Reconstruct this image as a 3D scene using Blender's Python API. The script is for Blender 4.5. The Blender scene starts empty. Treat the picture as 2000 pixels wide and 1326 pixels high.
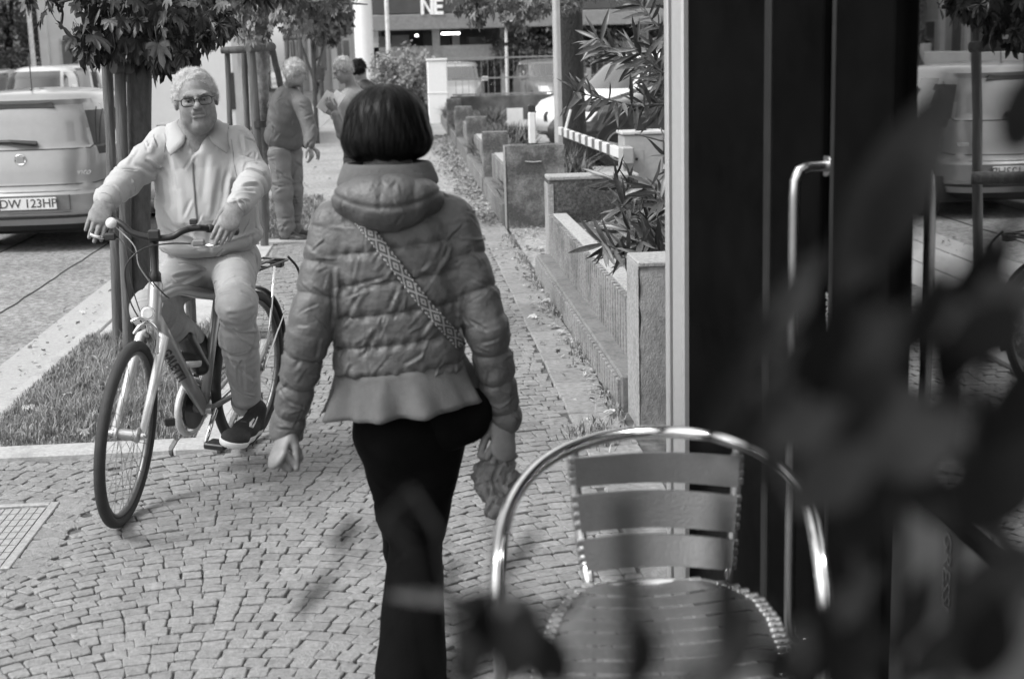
import bpy, bmesh, math, random
import numpy as np
from mathutils import Vector, Matrix
from mathutils.bvhtree import BVHTree
try:
    import openvdb
except ImportError:
    import pyopenvdb as openvdb

random.seed(7)
RNG = np.random.default_rng(7)
scene = bpy.context.scene
C = scene.collection
V = Vector
PI = math.pi

# ---------------------------------------------------------------- camera
F_PX, CAM_H = 2778.0, 1.69            # focal length in photo pixels, height of the lens

def cam_axes(vx=780.0, vy=108.0, roll=2.4):
    """World axes seen from the camera: the street runs to +Y and vanishes at (vx, vy)."""
    r = math.radians(roll)
    y = np.array([vx - 1000, -(vy - 663), F_PX]); y /= np.linalg.norm(y)
    x = np.array([math.cos(r), math.sin(r), 0.0])
    x[2] = -(y[0] * x[0] + y[1] * x[1]) / y[2]
    x /= np.linalg.norm(x)
    z = np.cross(x, y)
    if z[1] < 0:
        z = -z
    return np.array([x, y, z])

AX = cam_axes()
EYE = np.array([0.0, 0.0, CAM_H])

def at(px, py, Y):
    """World point on the sight line of a photo pixel at distance Y along the street."""
    d = AX @ np.array([px - 1000, -(py - 663), F_PX])
    return EYE + d * (Y / d[1])

def gnd(px, py, z=0.0):
    d = AX @ np.array([px - 1000, -(py - 663), F_PX])
    return EYE + d * ((z - CAM_H) / d[2])

def proj(p):
    c = AX.T @ (np.array(p, float) - EYE)
    return 1000 + F_PX * c[0] / c[2], 663 - F_PX * c[1] / c[2]

cam_d = bpy.data.cameras.new('camera')
cam = bpy.data.objects.new('camera', cam_d)
C.objects.link(cam)
Rm = Matrix(((AX[0][0], AX[0][1], -AX[0][2]), (AX[1][0], AX[1][1], -AX[1][2]), (AX[2][0], AX[2][1], -AX[2][2])))
cam.matrix_world = Matrix.Translation(V(EYE)) @ Rm.to_4x4()
cam_d.sensor_width = 36.0
cam_d.lens = F_PX / 2000 * 36
cam_d.clip_start = 0.05
cam_d.clip_end = 1500
cam_d.dof.use_dof = True
cam_d.dof.focus_distance = 6.4
cam_d.dof.aperture_fstop = 4.2
scene.camera = cam

# ---------------------------------------------------------------- sky and sun (overcast)
SUN_EL, SUN_AZ = 50, 250              # degrees; azimuth clockwise from +Y
world = bpy.data.worlds.new('World')
scene.world = world
world.use_nodes = True
nt = world.node_tree
nt.nodes.clear()
sky = nt.nodes.new('ShaderNodeTexSky')
sky.sky_type = 'NISHITA'
sky.sun_disc = False
sky.sun_elevation = math.radians(SUN_EL)
sky.sun_rotation = math.radians(SUN_AZ)
sky.dust_density = 2.0
sky.air_density = 1.0
hs = nt.nodes.new('ShaderNodeHueSaturation')
hs.inputs['Saturation'].default_value = 0.0
bg = nt.nodes.new('ShaderNodeBackground')
bg.inputs['Strength'].default_value = 0.125
wo = nt.nodes.new('ShaderNodeOutputWorld')
nt.links.new(sky.outputs[0], hs.inputs['Color'])
nt.links.new(hs.outputs[0], bg.inputs[0])
nt.links.new(bg.outputs[0], wo.inputs[0])
sun_d = bpy.data.lights.new('sun', 'SUN')
sun_d.energy = 1.35
sun_d.angle = math.radians(18)
sun = bpy.data.objects.new('sun', sun_d)
C.objects.link(sun)
az, el = math.radians(SUN_AZ), math.radians(SUN_EL)
sdir = V((math.sin(az) * math.cos(el), math.cos(az) * math.cos(el), math.sin(el)))
sun.rotation_euler = sdir.to_track_quat('Z', 'Y').to_euler()
scene.view_settings.view_transform = 'Standard'
scene.view_settings.look = 'None'
scene.view_settings.gamma = 1
scene.view_settings.exposure = 1.38
scene.view_settings.use_curve_mapping = False
scene.cycles.max_bounces = 8

# ---------------------------------------------------------------- materials (all greys: a black and white photograph)
MATS = {}

def mat(name, v, rough=0.7, var=0.2, scale=12.0, bump=0.0, bscale=60.0, bdist=0.01, metal=0.0, spec=0.5,
        coat=0.0, wave=None, tone=False, stain=None, stretch=None, rnd=0.0, sss=0.0, world_co=False):
    """Procedural grey: noise varies the base value by +-var; optional relief, streaks, stains."""
    if name in MATS:
        return MATS[name]
    m = bpy.data.materials.new(name)
    m.use_nodes = True
    N, L = m.node_tree.nodes, m.node_tree.links
    b = N['Principled BSDF']
    b.inputs['Roughness'].default_value = rough
    b.inputs['Metallic'].default_value = metal
    b.inputs['Specular IOR Level'].default_value = spec
    if coat:
        b.inputs['Coat Weight'].default_value = coat
        b.inputs['Coat Roughness'].default_value = 0.05
    tc = N.new('ShaderNodeTexCoord')
    co = tc.outputs['Object']
    if world_co:
        co = N.new('ShaderNodeNewGeometry').outputs['Position']
    if stretch:
        mp = N.new('ShaderNodeMapping')
        mp.inputs['Scale'].default_value = stretch
        L.new(co, mp.inputs[0])
        co = mp.outputs[0]
    nz = N.new('ShaderNodeTexNoise')
    nz.inputs['Scale'].default_value = scale
    nz.inputs['Detail'].default_value = 6
    nz.inputs['Roughness'].default_value = 0.65
    L.new(co, nz.inputs['Vector'])
    mr = N.new('ShaderNodeMapRange')
    mr.inputs['From Min'].default_value = 0.3
    mr.inputs['From Max'].default_value = 0.7
    mr.inputs['To Min'].default_value = v * (1 - var)
    mr.inputs['To Max'].default_value = v * (1 + var)
    L.new(nz.outputs['Fac'], mr.inputs['Value'])
    out = mr.outputs[0]

    def mul(a, bb):
        q = N.new('ShaderNodeMath'); q.operation = 'MULTIPLY'
        L.new(a, q.inputs[0])
        if hasattr(bb, 'links'):
            L.new(bb, q.inputs[1])
        else:
            q.inputs[1].default_value = bb
        return q.outputs[0]
    if stain:                                   # (scale, low factor, threshold): large dark blotches
        n2 = N.new('ShaderNodeTexNoise')
        n2.inputs['Scale'].default_value = stain[0]
        n2.inputs['Detail'].default_value = 8
        n2.inputs['Roughness'].default_value = 0.7
        L.new(tc.outputs['Object'], n2.inputs['Vector'])
        r2 = N.new('ShaderNodeMapRange')
        r2.inputs['From Min'].default_value = stain[2] - 0.08
        r2.inputs['From Max'].default_value = stain[2] + 0.08
        r2.inputs['To Min'].default_value = stain[1]
        r2.inputs['To Max'].default_value = 1.0
        L.new(n2.outputs['Fac'], r2.inputs['Value'])
        out = mul(out, r2.outputs[0])
    if tone:                                    # per piece tone stored on the mesh
        at_ = N.new('ShaderNodeAttribute')
        at_.attribute_name = 'tone'
        out = mul(out, at_.outputs['Fac'])
    if rnd:
        oi = N.new('ShaderNodeObjectInfo')
        r3 = N.new('ShaderNodeMapRange')
        r3.inputs['To Min'].default_value = 1 - rnd
        r3.inputs['To Max'].default_value = 1 + rnd
        L.new(oi.outputs['Random'], r3.inputs['Value'])
        out = mul(out, r3.outputs[0])
    L.new(out, b.inputs['Base Color'])
    if bump:
        n3 = N.new('ShaderNodeTexNoise')
        n3.inputs['Scale'].default_value = bscale
        n3.inputs['Detail'].default_value = 4
        L.new(co, n3.inputs['Vector'])
        bp = N.new('ShaderNodeBump')
        bp.inputs['Strength'].default_value = bump
        bp.inputs['Distance'].default_value = bdist
        L.new(n3.outputs['Fac'], bp.inputs['Height'])
        L.new(bp.outputs[0], b.inputs['Normal'])
    if sss:
        b.inputs['Subsurface Weight'].default_value = sss
        b.inputs['Subsurface Radius'].default_value = (0.01, 0.01, 0.01)
    MATS[name] = m
    return m

def glass_mat(name, tint=0.8, rough=0.02, refl=0.95, ior=1.5):
    """Window glass: a mirror-like coat over a partly see-through sheet."""
    if name in MATS:
        return MATS[name]
    m = bpy.data.materials.new(name)
    m.use_nodes = True
    N, L = m.node_tree.nodes, m.node_tree.links
    N.remove(N['Principled BSDF'])
    tr = N.new('ShaderNodeBsdfTransparent'); tr.inputs[0].default_value = (tint, tint, tint, 1)
    gl = N.new('ShaderNodeBsdfGlossy'); gl.inputs['Roughness'].default_value = rough
    gl.inputs['Color'].default_value = (refl, refl, refl, 1)
    fr = N.new('ShaderNodeFresnel'); fr.inputs['IOR'].default_value = ior
    mx = N.new('ShaderNodeMixShader')
    L.new(fr.outputs[0], mx.inputs[0]); L.new(tr.outputs[0], mx.inputs[1]); L.new(gl.outputs[0], mx.inputs[2])
    L.new(mx.outputs[0], N['Material Output'].inputs[0])
    MATS[name] = m
    return m

def emit_mat(name, v, s):
    if name in MATS:
        return MATS[name]
    m = bpy.data.materials.new(name)
    m.use_nodes = True
    b = m.node_tree.nodes['Principled BSDF']
    b.inputs['Base Color'].default_value = (v, v, v, 1)
    b.inputs['Emission Color'].default_value = (1, 1, 1, 1)
    b.inputs['Emission Strength'].default_value = s
    MATS[name] = m
    return m

# ---------------------------------------------------------------- objects
def tag(o, label=None, cat=None, group=None, kind=None):
    if label: o['label'] = label
    if cat: o['category'] = cat
    if group: o['group'] = group
    if kind: o['kind'] = kind
    return o

def thing(name, label, cat, loc=(0, 0, 0), rot=(0, 0, 0), group=None):
    o = bpy.data.objects.new(name, None)
    o.empty_display_size = 0.2
    C.objects.link(o)
    o.location = V([float(c) for c in loc])
    o.rotation_euler = rot
    o['base'] = [float(c) for c in loc]
    return tag(o, label, cat, group)

def mesh_of(name, verts, faces, material=None, smooth=False, tones=None):
    me = bpy.data.meshes.new(name)
    if isinstance(verts, np.ndarray):
        verts = verts.tolist()
    if isinstance(faces, np.ndarray):
        faces = faces.tolist()
    me.from_pydata(verts, [], faces)
    if material:
        me.materials.append(material)
    if smooth:
        me.polygons.foreach_set('use_smooth', [True] * len(me.polygons))
    if tones is not None:
        a = me.attributes.new('tone', 'FLOAT', 'FACE')
        a.data.foreach_set('value', tones)
    me.update()
    return me

def link(name, me, parent=None, loc=None, rot=None, scale=None):
    o = bpy.data.objects.new(name, me)
    C.objects.link(o)
    if parent is not None:
        o.parent = parent
    if loc is not None: o.location = V([float(c) for c in loc])
    if rot is not None: o.rotation_euler = rot
    if scale is not None: o.scale = scale
    return o

def copy_tree(o, parent=None, loc=None, rotz=None, label=None, skip=()):
    c = o.copy()
    C.objects.link(c)
    c.parent = parent
    if loc is not None: c.location = V([float(k) for k in loc])
    if rotz is not None: c.rotation_euler = (0, 0, rotz)
    if label: c['label'] = label
    for ch in list(KIDS.get(o, [])):
        copy_tree(ch, c)
    return c

KIDS = {}

def kids_index():
    KIDS.clear()
    for o in C.objects:
        if o.parent is not None:
            KIDS.setdefault(o.parent, []).append(o)

class MB:
    """Collects shapes and links them as ONE mesh object; coordinates are the parent's own."""
    def __init__(s): s.v, s.f, s.t = [], [], []
    def add(s, vs, fs):
        n = len(s.v)
        s.v.extend([tuple(float(c) for c in p) for p in vs])
        s.f.extend([tuple(i + n for i in f) for f in fs])
        return s
    def box(s, lo, hi, ch=0.0):
        return s.obox([(lo[i] + hi[i]) / 2 for i in range(3)], [abs(hi[i] - lo[i]) / 2 for i in range(3)], ch=ch)
    def obox(s, c, h, R=None, ch=0.0, taper=None):
        """Box of half sizes h about c, rotated by R, edges chamfered by ch."""
        hx, hy, hz = h
        P = []
        if ch > 0:
            ch = min(ch, hx * .45, hy * .45, hz * .45)
            for sz in (-1, 1):
                for sx in (-1, 1):
                    for sy in (-1, 1):
                        P.append((sx * (hx - ch), sy * (hy - ch), sz * hz))
                        P.append((sx * hx, sy * (hy - ch), sz * (hz - ch)))
                        P.append((sx * (hx - ch), sy * hy, sz * (hz - ch)))
        else:
            P = [(sx * hx, sy * hy, sz * hz) for sz in (-1, 1) for sx in (-1, 1) for sy in (-1, 1)]
        R = R or Matrix.Identity(3)
        if taper:
            P = [(p[0] * (1 + taper * p[2] / hz), p[1] * (1 + taper * p[2] / hz), p[2]) for p in P]
        W = [V(c) + R @ V(p) for p in P]
        if ch > 0:
            bm = bmesh.new()
            for p in W: bm.verts.new(p)
            bmesh.ops.convex_hull(bm, input=bm.verts)
            bm.verts.index_update()
            return s.add([v.co[:] for v in bm.verts], [[v.index for v in f.verts] for f in bm.faces])
        F = [(0, 1, 3, 2), (4, 6, 7, 5), (0, 4, 5, 1), (2, 3, 7, 6), (0, 2, 6, 4), (1, 5, 7, 3)]
        return s.add(W, F)
    def tube(s, pts, r, n=8, closed=False, cap=True, flat=None, up=None):
        """Round bar along points; r may be one number or one per point; flat = (ratio across, ratio up)."""
        pts = [V(p) for p in pts]
        m = len(pts)
        rs = [r] * m if not hasattr(r, '__len__') else list(r)
        base = len(s.v)
        prev = None
        vs = []
        for i, p in enumerate(pts):
            a = pts[(i - 1) % m] if (i > 0 or closed) else p
            b = pts[(i + 1) % m] if (i < m - 1 or closed) else p
            t = (b - a)
            t = t.normalized() if t.length > 1e-9 else V((0, 0, 1))
            if prev is None:
                g = V(up) if up is not None else (V((0, 0, 1)) if abs(t.z) < 0.9 else V((1, 0, 0)))
                u = (g - t * g.dot(t)).normalized()
            else:
                u = (prev - t * prev.dot(t)).normalized()
            prev = u
            w = t.cross(u)
            for k in range(n):
                q = 2 * PI * k / n
                fu, fw = (1, 1) if flat is None else (flat[1], flat[0])
                vs.append(p + (u * math.cos(q) * fu + w * math.sin(q) * fw) * rs[i])
        fs = []
        for i in range(m if closed else m - 1):
            j = (i + 1) % m
            for k in range(n):
                k2 = (k + 1) % n
                fs.append((i * n + k, i * n + k2, j * n + k2, j * n + k))
        if cap and not closed:
            fs.append(tuple(range(n - 1, -1, -1)))
            fs.append(tuple((m - 1) * n + k for k in range(n)))
        return s.add(vs, fs)
    def lathe(s, c, axis, prof, n=24, cap=True):
        """Profile [(distance along axis, radius)] spun about axis through c."""
        ax = V(axis).normalized()
        g = V((0, 0, 1)) if abs(ax.z) < 0.9 else V((1, 0, 0))
        u = ax.cross(g).normalized(); w = ax.cross(u)
        vs, fs = [], []
        for d, r in prof:
            for k in range(n):
                q = 2 * PI * k / n
                vs.append(V(c) + ax * d + (u * math.cos(q) + w * math.sin(q)) * r)
        for i in range(len(prof) - 1):
            for k in range(n):
                k2 = (k + 1) % n
                fs.append((i * n + k, i * n + k2, (i + 1) * n + k2, (i + 1) * n + k))
        if cap:
            fs.append(tuple(range(n - 1, -1, -1))); fs.append(tuple((len(prof) - 1) * n + k for k in range(n)))
        return s.add(vs, fs)
    def prism(s, poly, origin, ux, uy, depth):
        """Polygon in the plane (ux, uy) given depth along their normal."""
        ux, uy = V(ux), V(uy); nz = ux.cross(uy).normalized()
        n = len(poly)
        vs = [V(origin) + ux * a + uy * b for a, b in poly] + [V(origin) + ux * a + uy * b + nz * depth for a, b in poly]
        fs = [tuple(range(n - 1, -1, -1)), tuple(range(n, 2 * n))] + [(i, (i + 1) % n, n + (i + 1) % n, n + i) for i in range(n)]
        return s.add(vs, fs)
    def build(s, name, material, parent=None, smooth=False, kind=None, label=None, world=False, bevel=0, auto=None):
        vs = s.v
        if world and parent is not None:
            b = parent['base'] if 'base' in parent else (0, 0, 0)
            vs = [(p[0] - b[0], p[1] - b[1], p[2] - b[2]) for p in vs]
        me = mesh_of(name, vs, s.f, material, smooth)
        if auto:
            me.polygons.foreach_set('use_smooth', [True] * len(me.polygons))
            me.set_sharp_from_angle(angle=math.radians(auto))
        o = link(name, me, parent)
        if bevel:
            md = o.modifiers.new('bevel', 'BEVEL'); md.width = bevel; md.segments = 2; md.limit_method = 'ANGLE'
        if kind: o['kind'] = kind
        if label: o['label'] = label
        return o

# ---------------------------------------------------------------- distance-field modelling for bodies and clothes
def wob(X, Y, Z, f, seed, n=4):
    r = np.random.default_rng(seed)
    out = 0
    for _ in range(n):
        k = r.normal(size=3); k *= f / np.linalg.norm(k) * r.uniform(.7, 1.4)
        out = out + np.sin(k[0] * X + k[1] * Y + k[2] * Z + r.uniform(0, 6.28))
    return out / n

def spline(P, n=6):
    out = []
    for i in range(len(P) - 1):
        p0, p1, p2, p3 = P[max(i - 1, 0)], P[i], P[i + 1], P[min(i + 2, len(P) - 1)]
        for j in range(n):
            t_ = j / n
            out.append(.5 * ((2 * p1) + (p2 - p0) * t_ + (2 * p0 - 5 * p1 + 4 * p2 - p3) * t_ ** 2 + (3 * p1 - p0 - 3 * p2 + p3) * t_ ** 3))
    return out + [P[-1]]

def crease(o, segs):
    """Press cloth folds into a mesh: each segment (a, b, width, depth) lifts one side of its line and sinks the other."""
    me = o.data; n = len(me.vertices)
    P = np.empty(n * 3, np.float32); me.vertices.foreach_get('co', P); P = P.reshape(-1, 3)
    Nn = np.empty(n * 3, np.float32); me.vertex_normals.foreach_get('vector', Nn); Nn = Nn.reshape(-1, 3)
    base = np.array(o.parent['base'] if o.parent is not None else (0, 0, 0))
    D = np.zeros(n)
    for a, b, w, amp in segs:
        a = np.array(a) - base; b = np.array(b) - base
        lo, hi = np.minimum(a, b) - 3 * w, np.maximum(a, b) + 3 * w
        idx = np.nonzero(((P > lo) & (P < hi)).all(1))[0]
        if len(idx) == 0: continue
        ba = b - a; L2 = ba @ ba
        q = P[idx] - a
        t = np.clip(q @ ba / L2, 0, 1)
        dv = q - t[:, None] * ba
        s = np.einsum('ij,ij->i', dv, np.cross(Nn[idx], ba / math.sqrt(L2)))
        d = np.linalg.norm(dv, axis=1)
        D[idx] += amp * (1.1 * np.exp(-((s - .5 * w) / w) ** 2) - np.exp(-((s + .6 * w) / (w * .8)) ** 2)) * np.exp(-(d / (2.6 * w)) ** 4) * (1 - (2 * t - 1) ** 4)
    P = P + Nn * D[:, None]
    me.vertices.foreach_set('co', P.astype(np.float32).ravel())
    me.update()

def folds(o, n, seed, dirf, L=(.04, .12), w=(.005, .010), amp=(.002, .005), zone=None):
    """Scatter creases over a garment; dirf(point, rng) gives their run."""
    r = np.random.default_rng(seed)
    me = o.data
    base = np.array(o.parent['base'] if o.parent is not None else (0, 0, 0))
    P = np.empty(len(me.vertices) * 3, np.float32); me.vertices.foreach_get('co', P); P = P.reshape(-1, 3) + base
    Nn = np.empty(len(me.vertices) * 3, np.float32); me.vertex_normals.foreach_get('vector', Nn); Nn = Nn.reshape(-1, 3)
    ids = np.arange(len(P)) if zone is None else np.nonzero(zone(P))[0]
    segs = []
    for _ in range(n):
        i = ids[r.integers(len(ids))]
        d = np.array(dirf(P[i], r), float); d = d - Nn[i] * (d @ Nn[i]); l = np.linalg.norm(d)
        if l < .2: continue
        d /= l; h = r.uniform(*L) / 2
        segs.append((P[i] - d * h, P[i] + d * h, r.uniform(*w), r.uniform(*amp) * (1 if r.random() < .5 else -1)))
    crease(o, segs)

def strips(o, n, L, w, dirf, lift, seed, m, name='hair_strands', seg=3, zone=None):
    """Single hairs as narrow ribbons that follow the surface of o and fray away from it."""
    r = np.random.default_rng(seed)
    me = o.data
    vs = [v.co.copy() for v in me.vertices]; ns = [v.normal.copy() for v in me.vertices]
    bv = BVHTree.FromPolygons(vs, [tuple(p.vertices) for p in me.polygons])
    base = V(list(o.parent['base']))
    out, fs, tt = [], [], []
    idx = r.integers(0, len(vs), n)
    for i in idx:
        p, nn = vs[i], ns[i]
        if zone is not None and not zone(p + base): continue
        d = V(dirf(p + base, nn, r)); d = d - nn * d.dot(nn) * .9
        if d.length < 1e-4: continue
        d.normalize()
        l = L * r.uniform(.5, 1.3); lf = lift * r.uniform(0, 1) ** 2
        pts = []
        q = p.copy(); q_n = nn
        for k in range(seg + 1):
            t = k / seg
            pts.append((q + q_n * (.0006 + lf * t), q_n))
            q = q + d * (l / seg)
            h = bv.find_nearest(q)
            if h[0] is not None and k < seg:
                q_n = h[1]
                q = q * .25 + h[0] * .75 if lift < .006 else q * .8 + h[0] * .2
                d = (d - q_n * d.dot(q_n) * .8 + V(r.normal(size=3)) * (.25 if lift >= .006 else .05)).normalized()
        b = len(out)
        for k, (q, q_n) in enumerate(pts):
            s_ = d.cross(q_n).normalized() * w * (1 - .7 * k / seg)
            out += [q - s_, q + s_]
        for k in range(seg): fs.append((b + 2 * k, b + 2 * k + 1, b + 2 * k + 3, b + 2 * k + 2))
        tt += [r.uniform(.6, 1.5)] * seg
    h = link(name, mesh_of(name, out, fs, m, True, tt), o.parent)
    h['kind'] = 'stuff'
    return h

class Frame:
    def __init__(s, c, fwd, up=(0, 0, 1)):
        s.c = np.array(c, float)
        f = np.array(fwd, float); f /= np.linalg.norm(f)
        u = np.array(up, float); u = u - f * (u @ f); u /= np.linalg.norm(u)
        s.f, s.u, s.r = f, u, np.cross(f, u)
    def w(s, x, y, z): return s.c + s.r * x + s.f * y + s.u * z

class SD:
    def __init__(s, lo, hi, res):
        s.res = res; s.lo = np.array(lo, float)
        s.n = np.ceil((np.array(hi, float) - s.lo) / res).astype(int) + 1
        s.D = np.full(s.n, 1.0, np.float32)
    def put(s, fn, lo, hi, k=0.01, mode='u'):
        m = k + 4 * s.res
        a = np.clip(np.floor((np.array(lo) - m - s.lo) / s.res).astype(int), 0, s.n)
        b = np.clip(np.ceil((np.array(hi) + m - s.lo) / s.res).astype(int) + 1, 0, s.n)
        if (b <= a).any(): return s
        ax = [(s.lo[i] + s.res * np.arange(a[i], b[i])).astype(np.float32) for i in range(3)]
        X, Y, Z = ax[0][:, None, None], ax[1][None, :, None], ax[2][None, None, :]
        d = fn(X, Y, Z)
        sl = tuple(slice(a[i], b[i]) for i in range(3))
        D = s.D[sl]
        if mode == 'u':
            h = np.maximum(k - np.abs(D - d), 0) / max(k, 1e-6)
            s.D[sl] = np.minimum(D, d) - h * h * k * .25
        elif mode == 's':
            h = np.maximum(k - np.abs(D + d), 0) / max(k, 1e-6)
            s.D[sl] = np.maximum(D, -d) + h * h * k * .25
        elif mode == 'i':
            h = np.maximum(k - np.abs(D - d), 0) / max(k, 1e-6)
            s.D[sl] = np.maximum(D, d) + h * h * k * .25
        elif mode == 'add':
            s.D[sl] = D + d
        return s
    def cone(s, a, b, ra, rb, k=0.01, mode='u', disp=None, flat=None, pad=0.0):
        """Tapered limb; flat=(direction, factor<1) thins it along a direction."""
        a = np.array(a, float); b = np.array(b, float); ba = b - a; L2 = ba @ ba; L = math.sqrt(L2)
        def fn(X, Y, Z):
            x, y, z = X - a[0], Y - a[1], Z - a[2]
            h = np.clip((x * ba[0] + y * ba[1] + z * ba[2]) / L2, 0, 1)
            qx, qy, qz = x - h * ba[0], y - h * ba[1], z - h * ba[2]
            if flat is not None:
                n = np.array(flat[0], float); n /= np.linalg.norm(n)
                c = (qx * n[0] + qy * n[1] + qz * n[2]) * (1 / flat[1] - 1)
                qx, qy, qz = qx + c * n[0], qy + c * n[1], qz + c * n[2]
            d = np.sqrt(qx * qx + qy * qy + qz * qz) - (ra + (rb - ra) * h)
            if flat is not None: d = d * (0.5 + 0.5 * flat[1])
            if disp is not None: d = d - disp(X, Y, Z, h * L)
            return d.astype(np.float32)
        r = max(ra, rb) + pad + (0.02 if disp else 0)
        return s.put(fn, np.minimum(a, b) - r, np.maximum(a, b) + r, k, mode)
    def chain(s, pts, rs, k=0.01, **kw):
        for i in range(len(pts) - 1):
            s.cone(pts[i], pts[i + 1], rs[i], rs[i + 1], k, **kw)
        return s
    def ell(s, c, r, fr=None, k=0.01, mode='u', disp=None):
        """Ellipsoid of radii r (side, forward, up of the frame fr)."""
        c = np.array(c, float)
        if fr is None: A = np.eye(3)
        else: A = np.array([fr.r, fr.f, fr.u])
        r = np.array(r, float); mn = float(r.min())
        def fn(X, Y, Z):
            x, y, z = X - c[0], Y - c[1], Z - c[2]
            q = [(A[i][0] * x + A[i][1] * y + A[i][2] * z) / r[i] for i in range(3)]
            k0 = np.sqrt(q[0] ** 2 + q[1] ** 2 + q[2] ** 2)
            k1 = np.sqrt((q[0] / r[0]) ** 2 + (q[1] / r[1]) ** 2 + (q[2] / r[2]) ** 2)
            d = k0 * (k0 - 1) / np.maximum(k1, 1e-4)
            if disp is not None: d = d - disp(X, Y, Z)
            return d.astype(np.float32)
        R = float(r.max()) + 0.01
        return s.put(fn, c - R, c + R, k, mode)
    def torso(s, a, b, side, tab, k=0.02, disp=None, ex=2.3, cap=0.03, mode='u'):
        """Tube from a to b with sections [(t 0..1, half width, half depth, offset side, offset fwd)]."""
        a = np.array(a, float); b = np.array(b, float); ba = b - a; L = np.linalg.norm(ba); w = ba / L
        u = np.array(side, float); u -= w * (u @ w); u /= np.linalg.norm(u); v = np.cross(w, u)
        T = np.array(tab, float)
        def fn(X, Y, Z):
            x, y, z = X - a[0], Y - a[1], Z - a[2]
            t = (x * w[0] + y * w[1] + z * w[2])
            tn = t / L
            wx = np.interp(tn, T[:, 0], T[:, 1]).astype(np.float32); wy = np.interp(tn, T[:, 0], T[:, 2]).astype(np.float32)
            ox = np.interp(tn, T[:, 0], T[:, 3]).astype(np.float32); oy = np.interp(tn, T[:, 0], T[:, 4]).astype(np.float32)
            p = (x * u[0] + y * u[1] + z * u[2]) - ox; q = (x * v[0] + y * v[1] + z * v[2]) - oy
            e = (np.abs(p / wx) ** ex + np.abs(q / wy) ** ex) ** (1 / ex)
            d = (e - 1) * np.minimum(wx, wy) * 0.9
            if disp is not None: d = d - disp(X, Y, Z, t, p, q)
            c = np.maximum(t - L, -t)
            h = np.maximum(cap - np.abs(d - c), 0) / cap
            return (np.maximum(d, c) + h * h * cap * .25).astype(np.float32)
        R = float(max(T[:, 1].max() + np.abs(T[:, 3]).max(), T[:, 2].max() + np.abs(T[:, 4]).max())) + .03
        return s.put(fn, np.minimum(a, b) - R, np.maximum(a, b) + R, k, mode)
    def mesh(s, adapt=0.0):
        bgv = 3 * s.res
        g = openvdb.FloatGrid(bgv)
        g.copyFromArray(np.clip(s.D, -bgv, bgv))
        P, T, Q = g.convertToPolygons(0.0, adapt)
        P = P * s.res + s.lo
        F = [tuple(reversed(f)) for f in T.tolist()] + [tuple(reversed(f)) for f in Q.tolist()]
        return P, F
    def build(s, name, material, parent, adapt=0.02, label=None, flip=None):
        P, F = s.mesh(adapt)
        # orient outward
        if len(F):
            f0 = np.array([f[:3] for f in F]); a, b, c = P[f0[:, 0]], P[f0[:, 1]], P[f0[:, 2]]
            vol = np.einsum('ij,ij->i', a - s.lo, np.cross(b - s.lo, c - s.lo)).sum()
            if vol < 0: F = [tuple(reversed(f)) for f in F]
        if parent is not None:
            P = P - np.array(parent['base'])
        o = link(name, mesh_of(name, P, F, material, True), parent)
        if label: o['label'] = label
        return o

def text_mesh(body, size, depth=0.002, align='CENTER', spacing=1.0, shear=0.0, bold=0.0):
    """Lettering as a mesh in the XY plane, reading along +X."""
    cu = bpy.data.curves.new('lettering', 'FONT')
    cu.body = body; cu.size = size; cu.extrude = depth; cu.align_x = align; cu.align_y = 'CENTER'
    cu.space_character = spacing; cu.shear = shear; cu.offset = bold
    cu.resolution_u = 3
    o = bpy.data.objects.new('lettering', cu)
    C.objects.link(o)
    dg = bpy.context.evaluated_depsgraph_get()
    me = bpy.data.meshes.new_from_object(o.evaluated_get(dg))
    bpy.data.objects.remove(o)
    return me

def add_text(name, body, size, material, parent, M, **kw):
    me = text_mesh(body, size, **kw)
    me.transform(M)
    me.materials.clear(); me.materials.append(material)
    return link(name, me, parent)
# ================================================================ THE SETTING
def S(o): o['kind'] = 'structure'; return o

def sheet(name, pts, z, m):
    return S(link(name, mesh_of(name, [(x, y, z) for x, y in pts], [tuple(range(len(pts)))], m)))

m_soil = mat('soil', .10, .95, .5, 30, .8, 90, .03)
m_asph = mat('asphalt', .23, .9, .75, 28, 1, 110, .012, stain=(1.3, .75, .45))
m_asph2 = mat('path_asphalt', .28, .92, .6, 22, 1, 80, .014, stain=(.9, .78, .45))
m_joint = mat('joint_sand', .085, .95, .8, 9, .8, 250, .006)
m_cob = mat('porphyry', .185, .7, .30, 45, .9, 130, .005, tone=True, world_co=True)
m_slab = mat('porphyry_slab', .205, .8, .3, 30, .9, 120, .006, rnd=.14)
m_kerb = mat('kerb_stone', .34, .85, .22, 60, .5, 220, .004, stain=(5, .75, .42))
m_pale = mat('pale_concrete', .38, .9, .14, 40, .5, 200, .004, stain=(2, .82, .45))
m_conc = mat('weathered_concrete', .21, .92, .42, 60, .8, 180, .006, stain=(2.4, .30, .52))
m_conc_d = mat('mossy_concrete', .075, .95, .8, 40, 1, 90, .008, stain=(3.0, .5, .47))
m_conc_l = mat('pale_lit_concrete', .27, .9, .38, 60, .9, 140, .005, stain=(4, .7, .40))  # pale concrete; on pillar side faces the light is put into the colour
m_rib = mat('ribbed_concrete', .20, .92, .45, 60, .7, 160, .005, stain=(3, .6, .45))
m_leafl = mat('dry_leaf', .42, .7, .45, 30, .4, 200, .003, rnd=.35)
m_litter = mat('leaf_litter', .26, .8, .5, 30, .3, 160, .004, tone=True)

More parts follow.
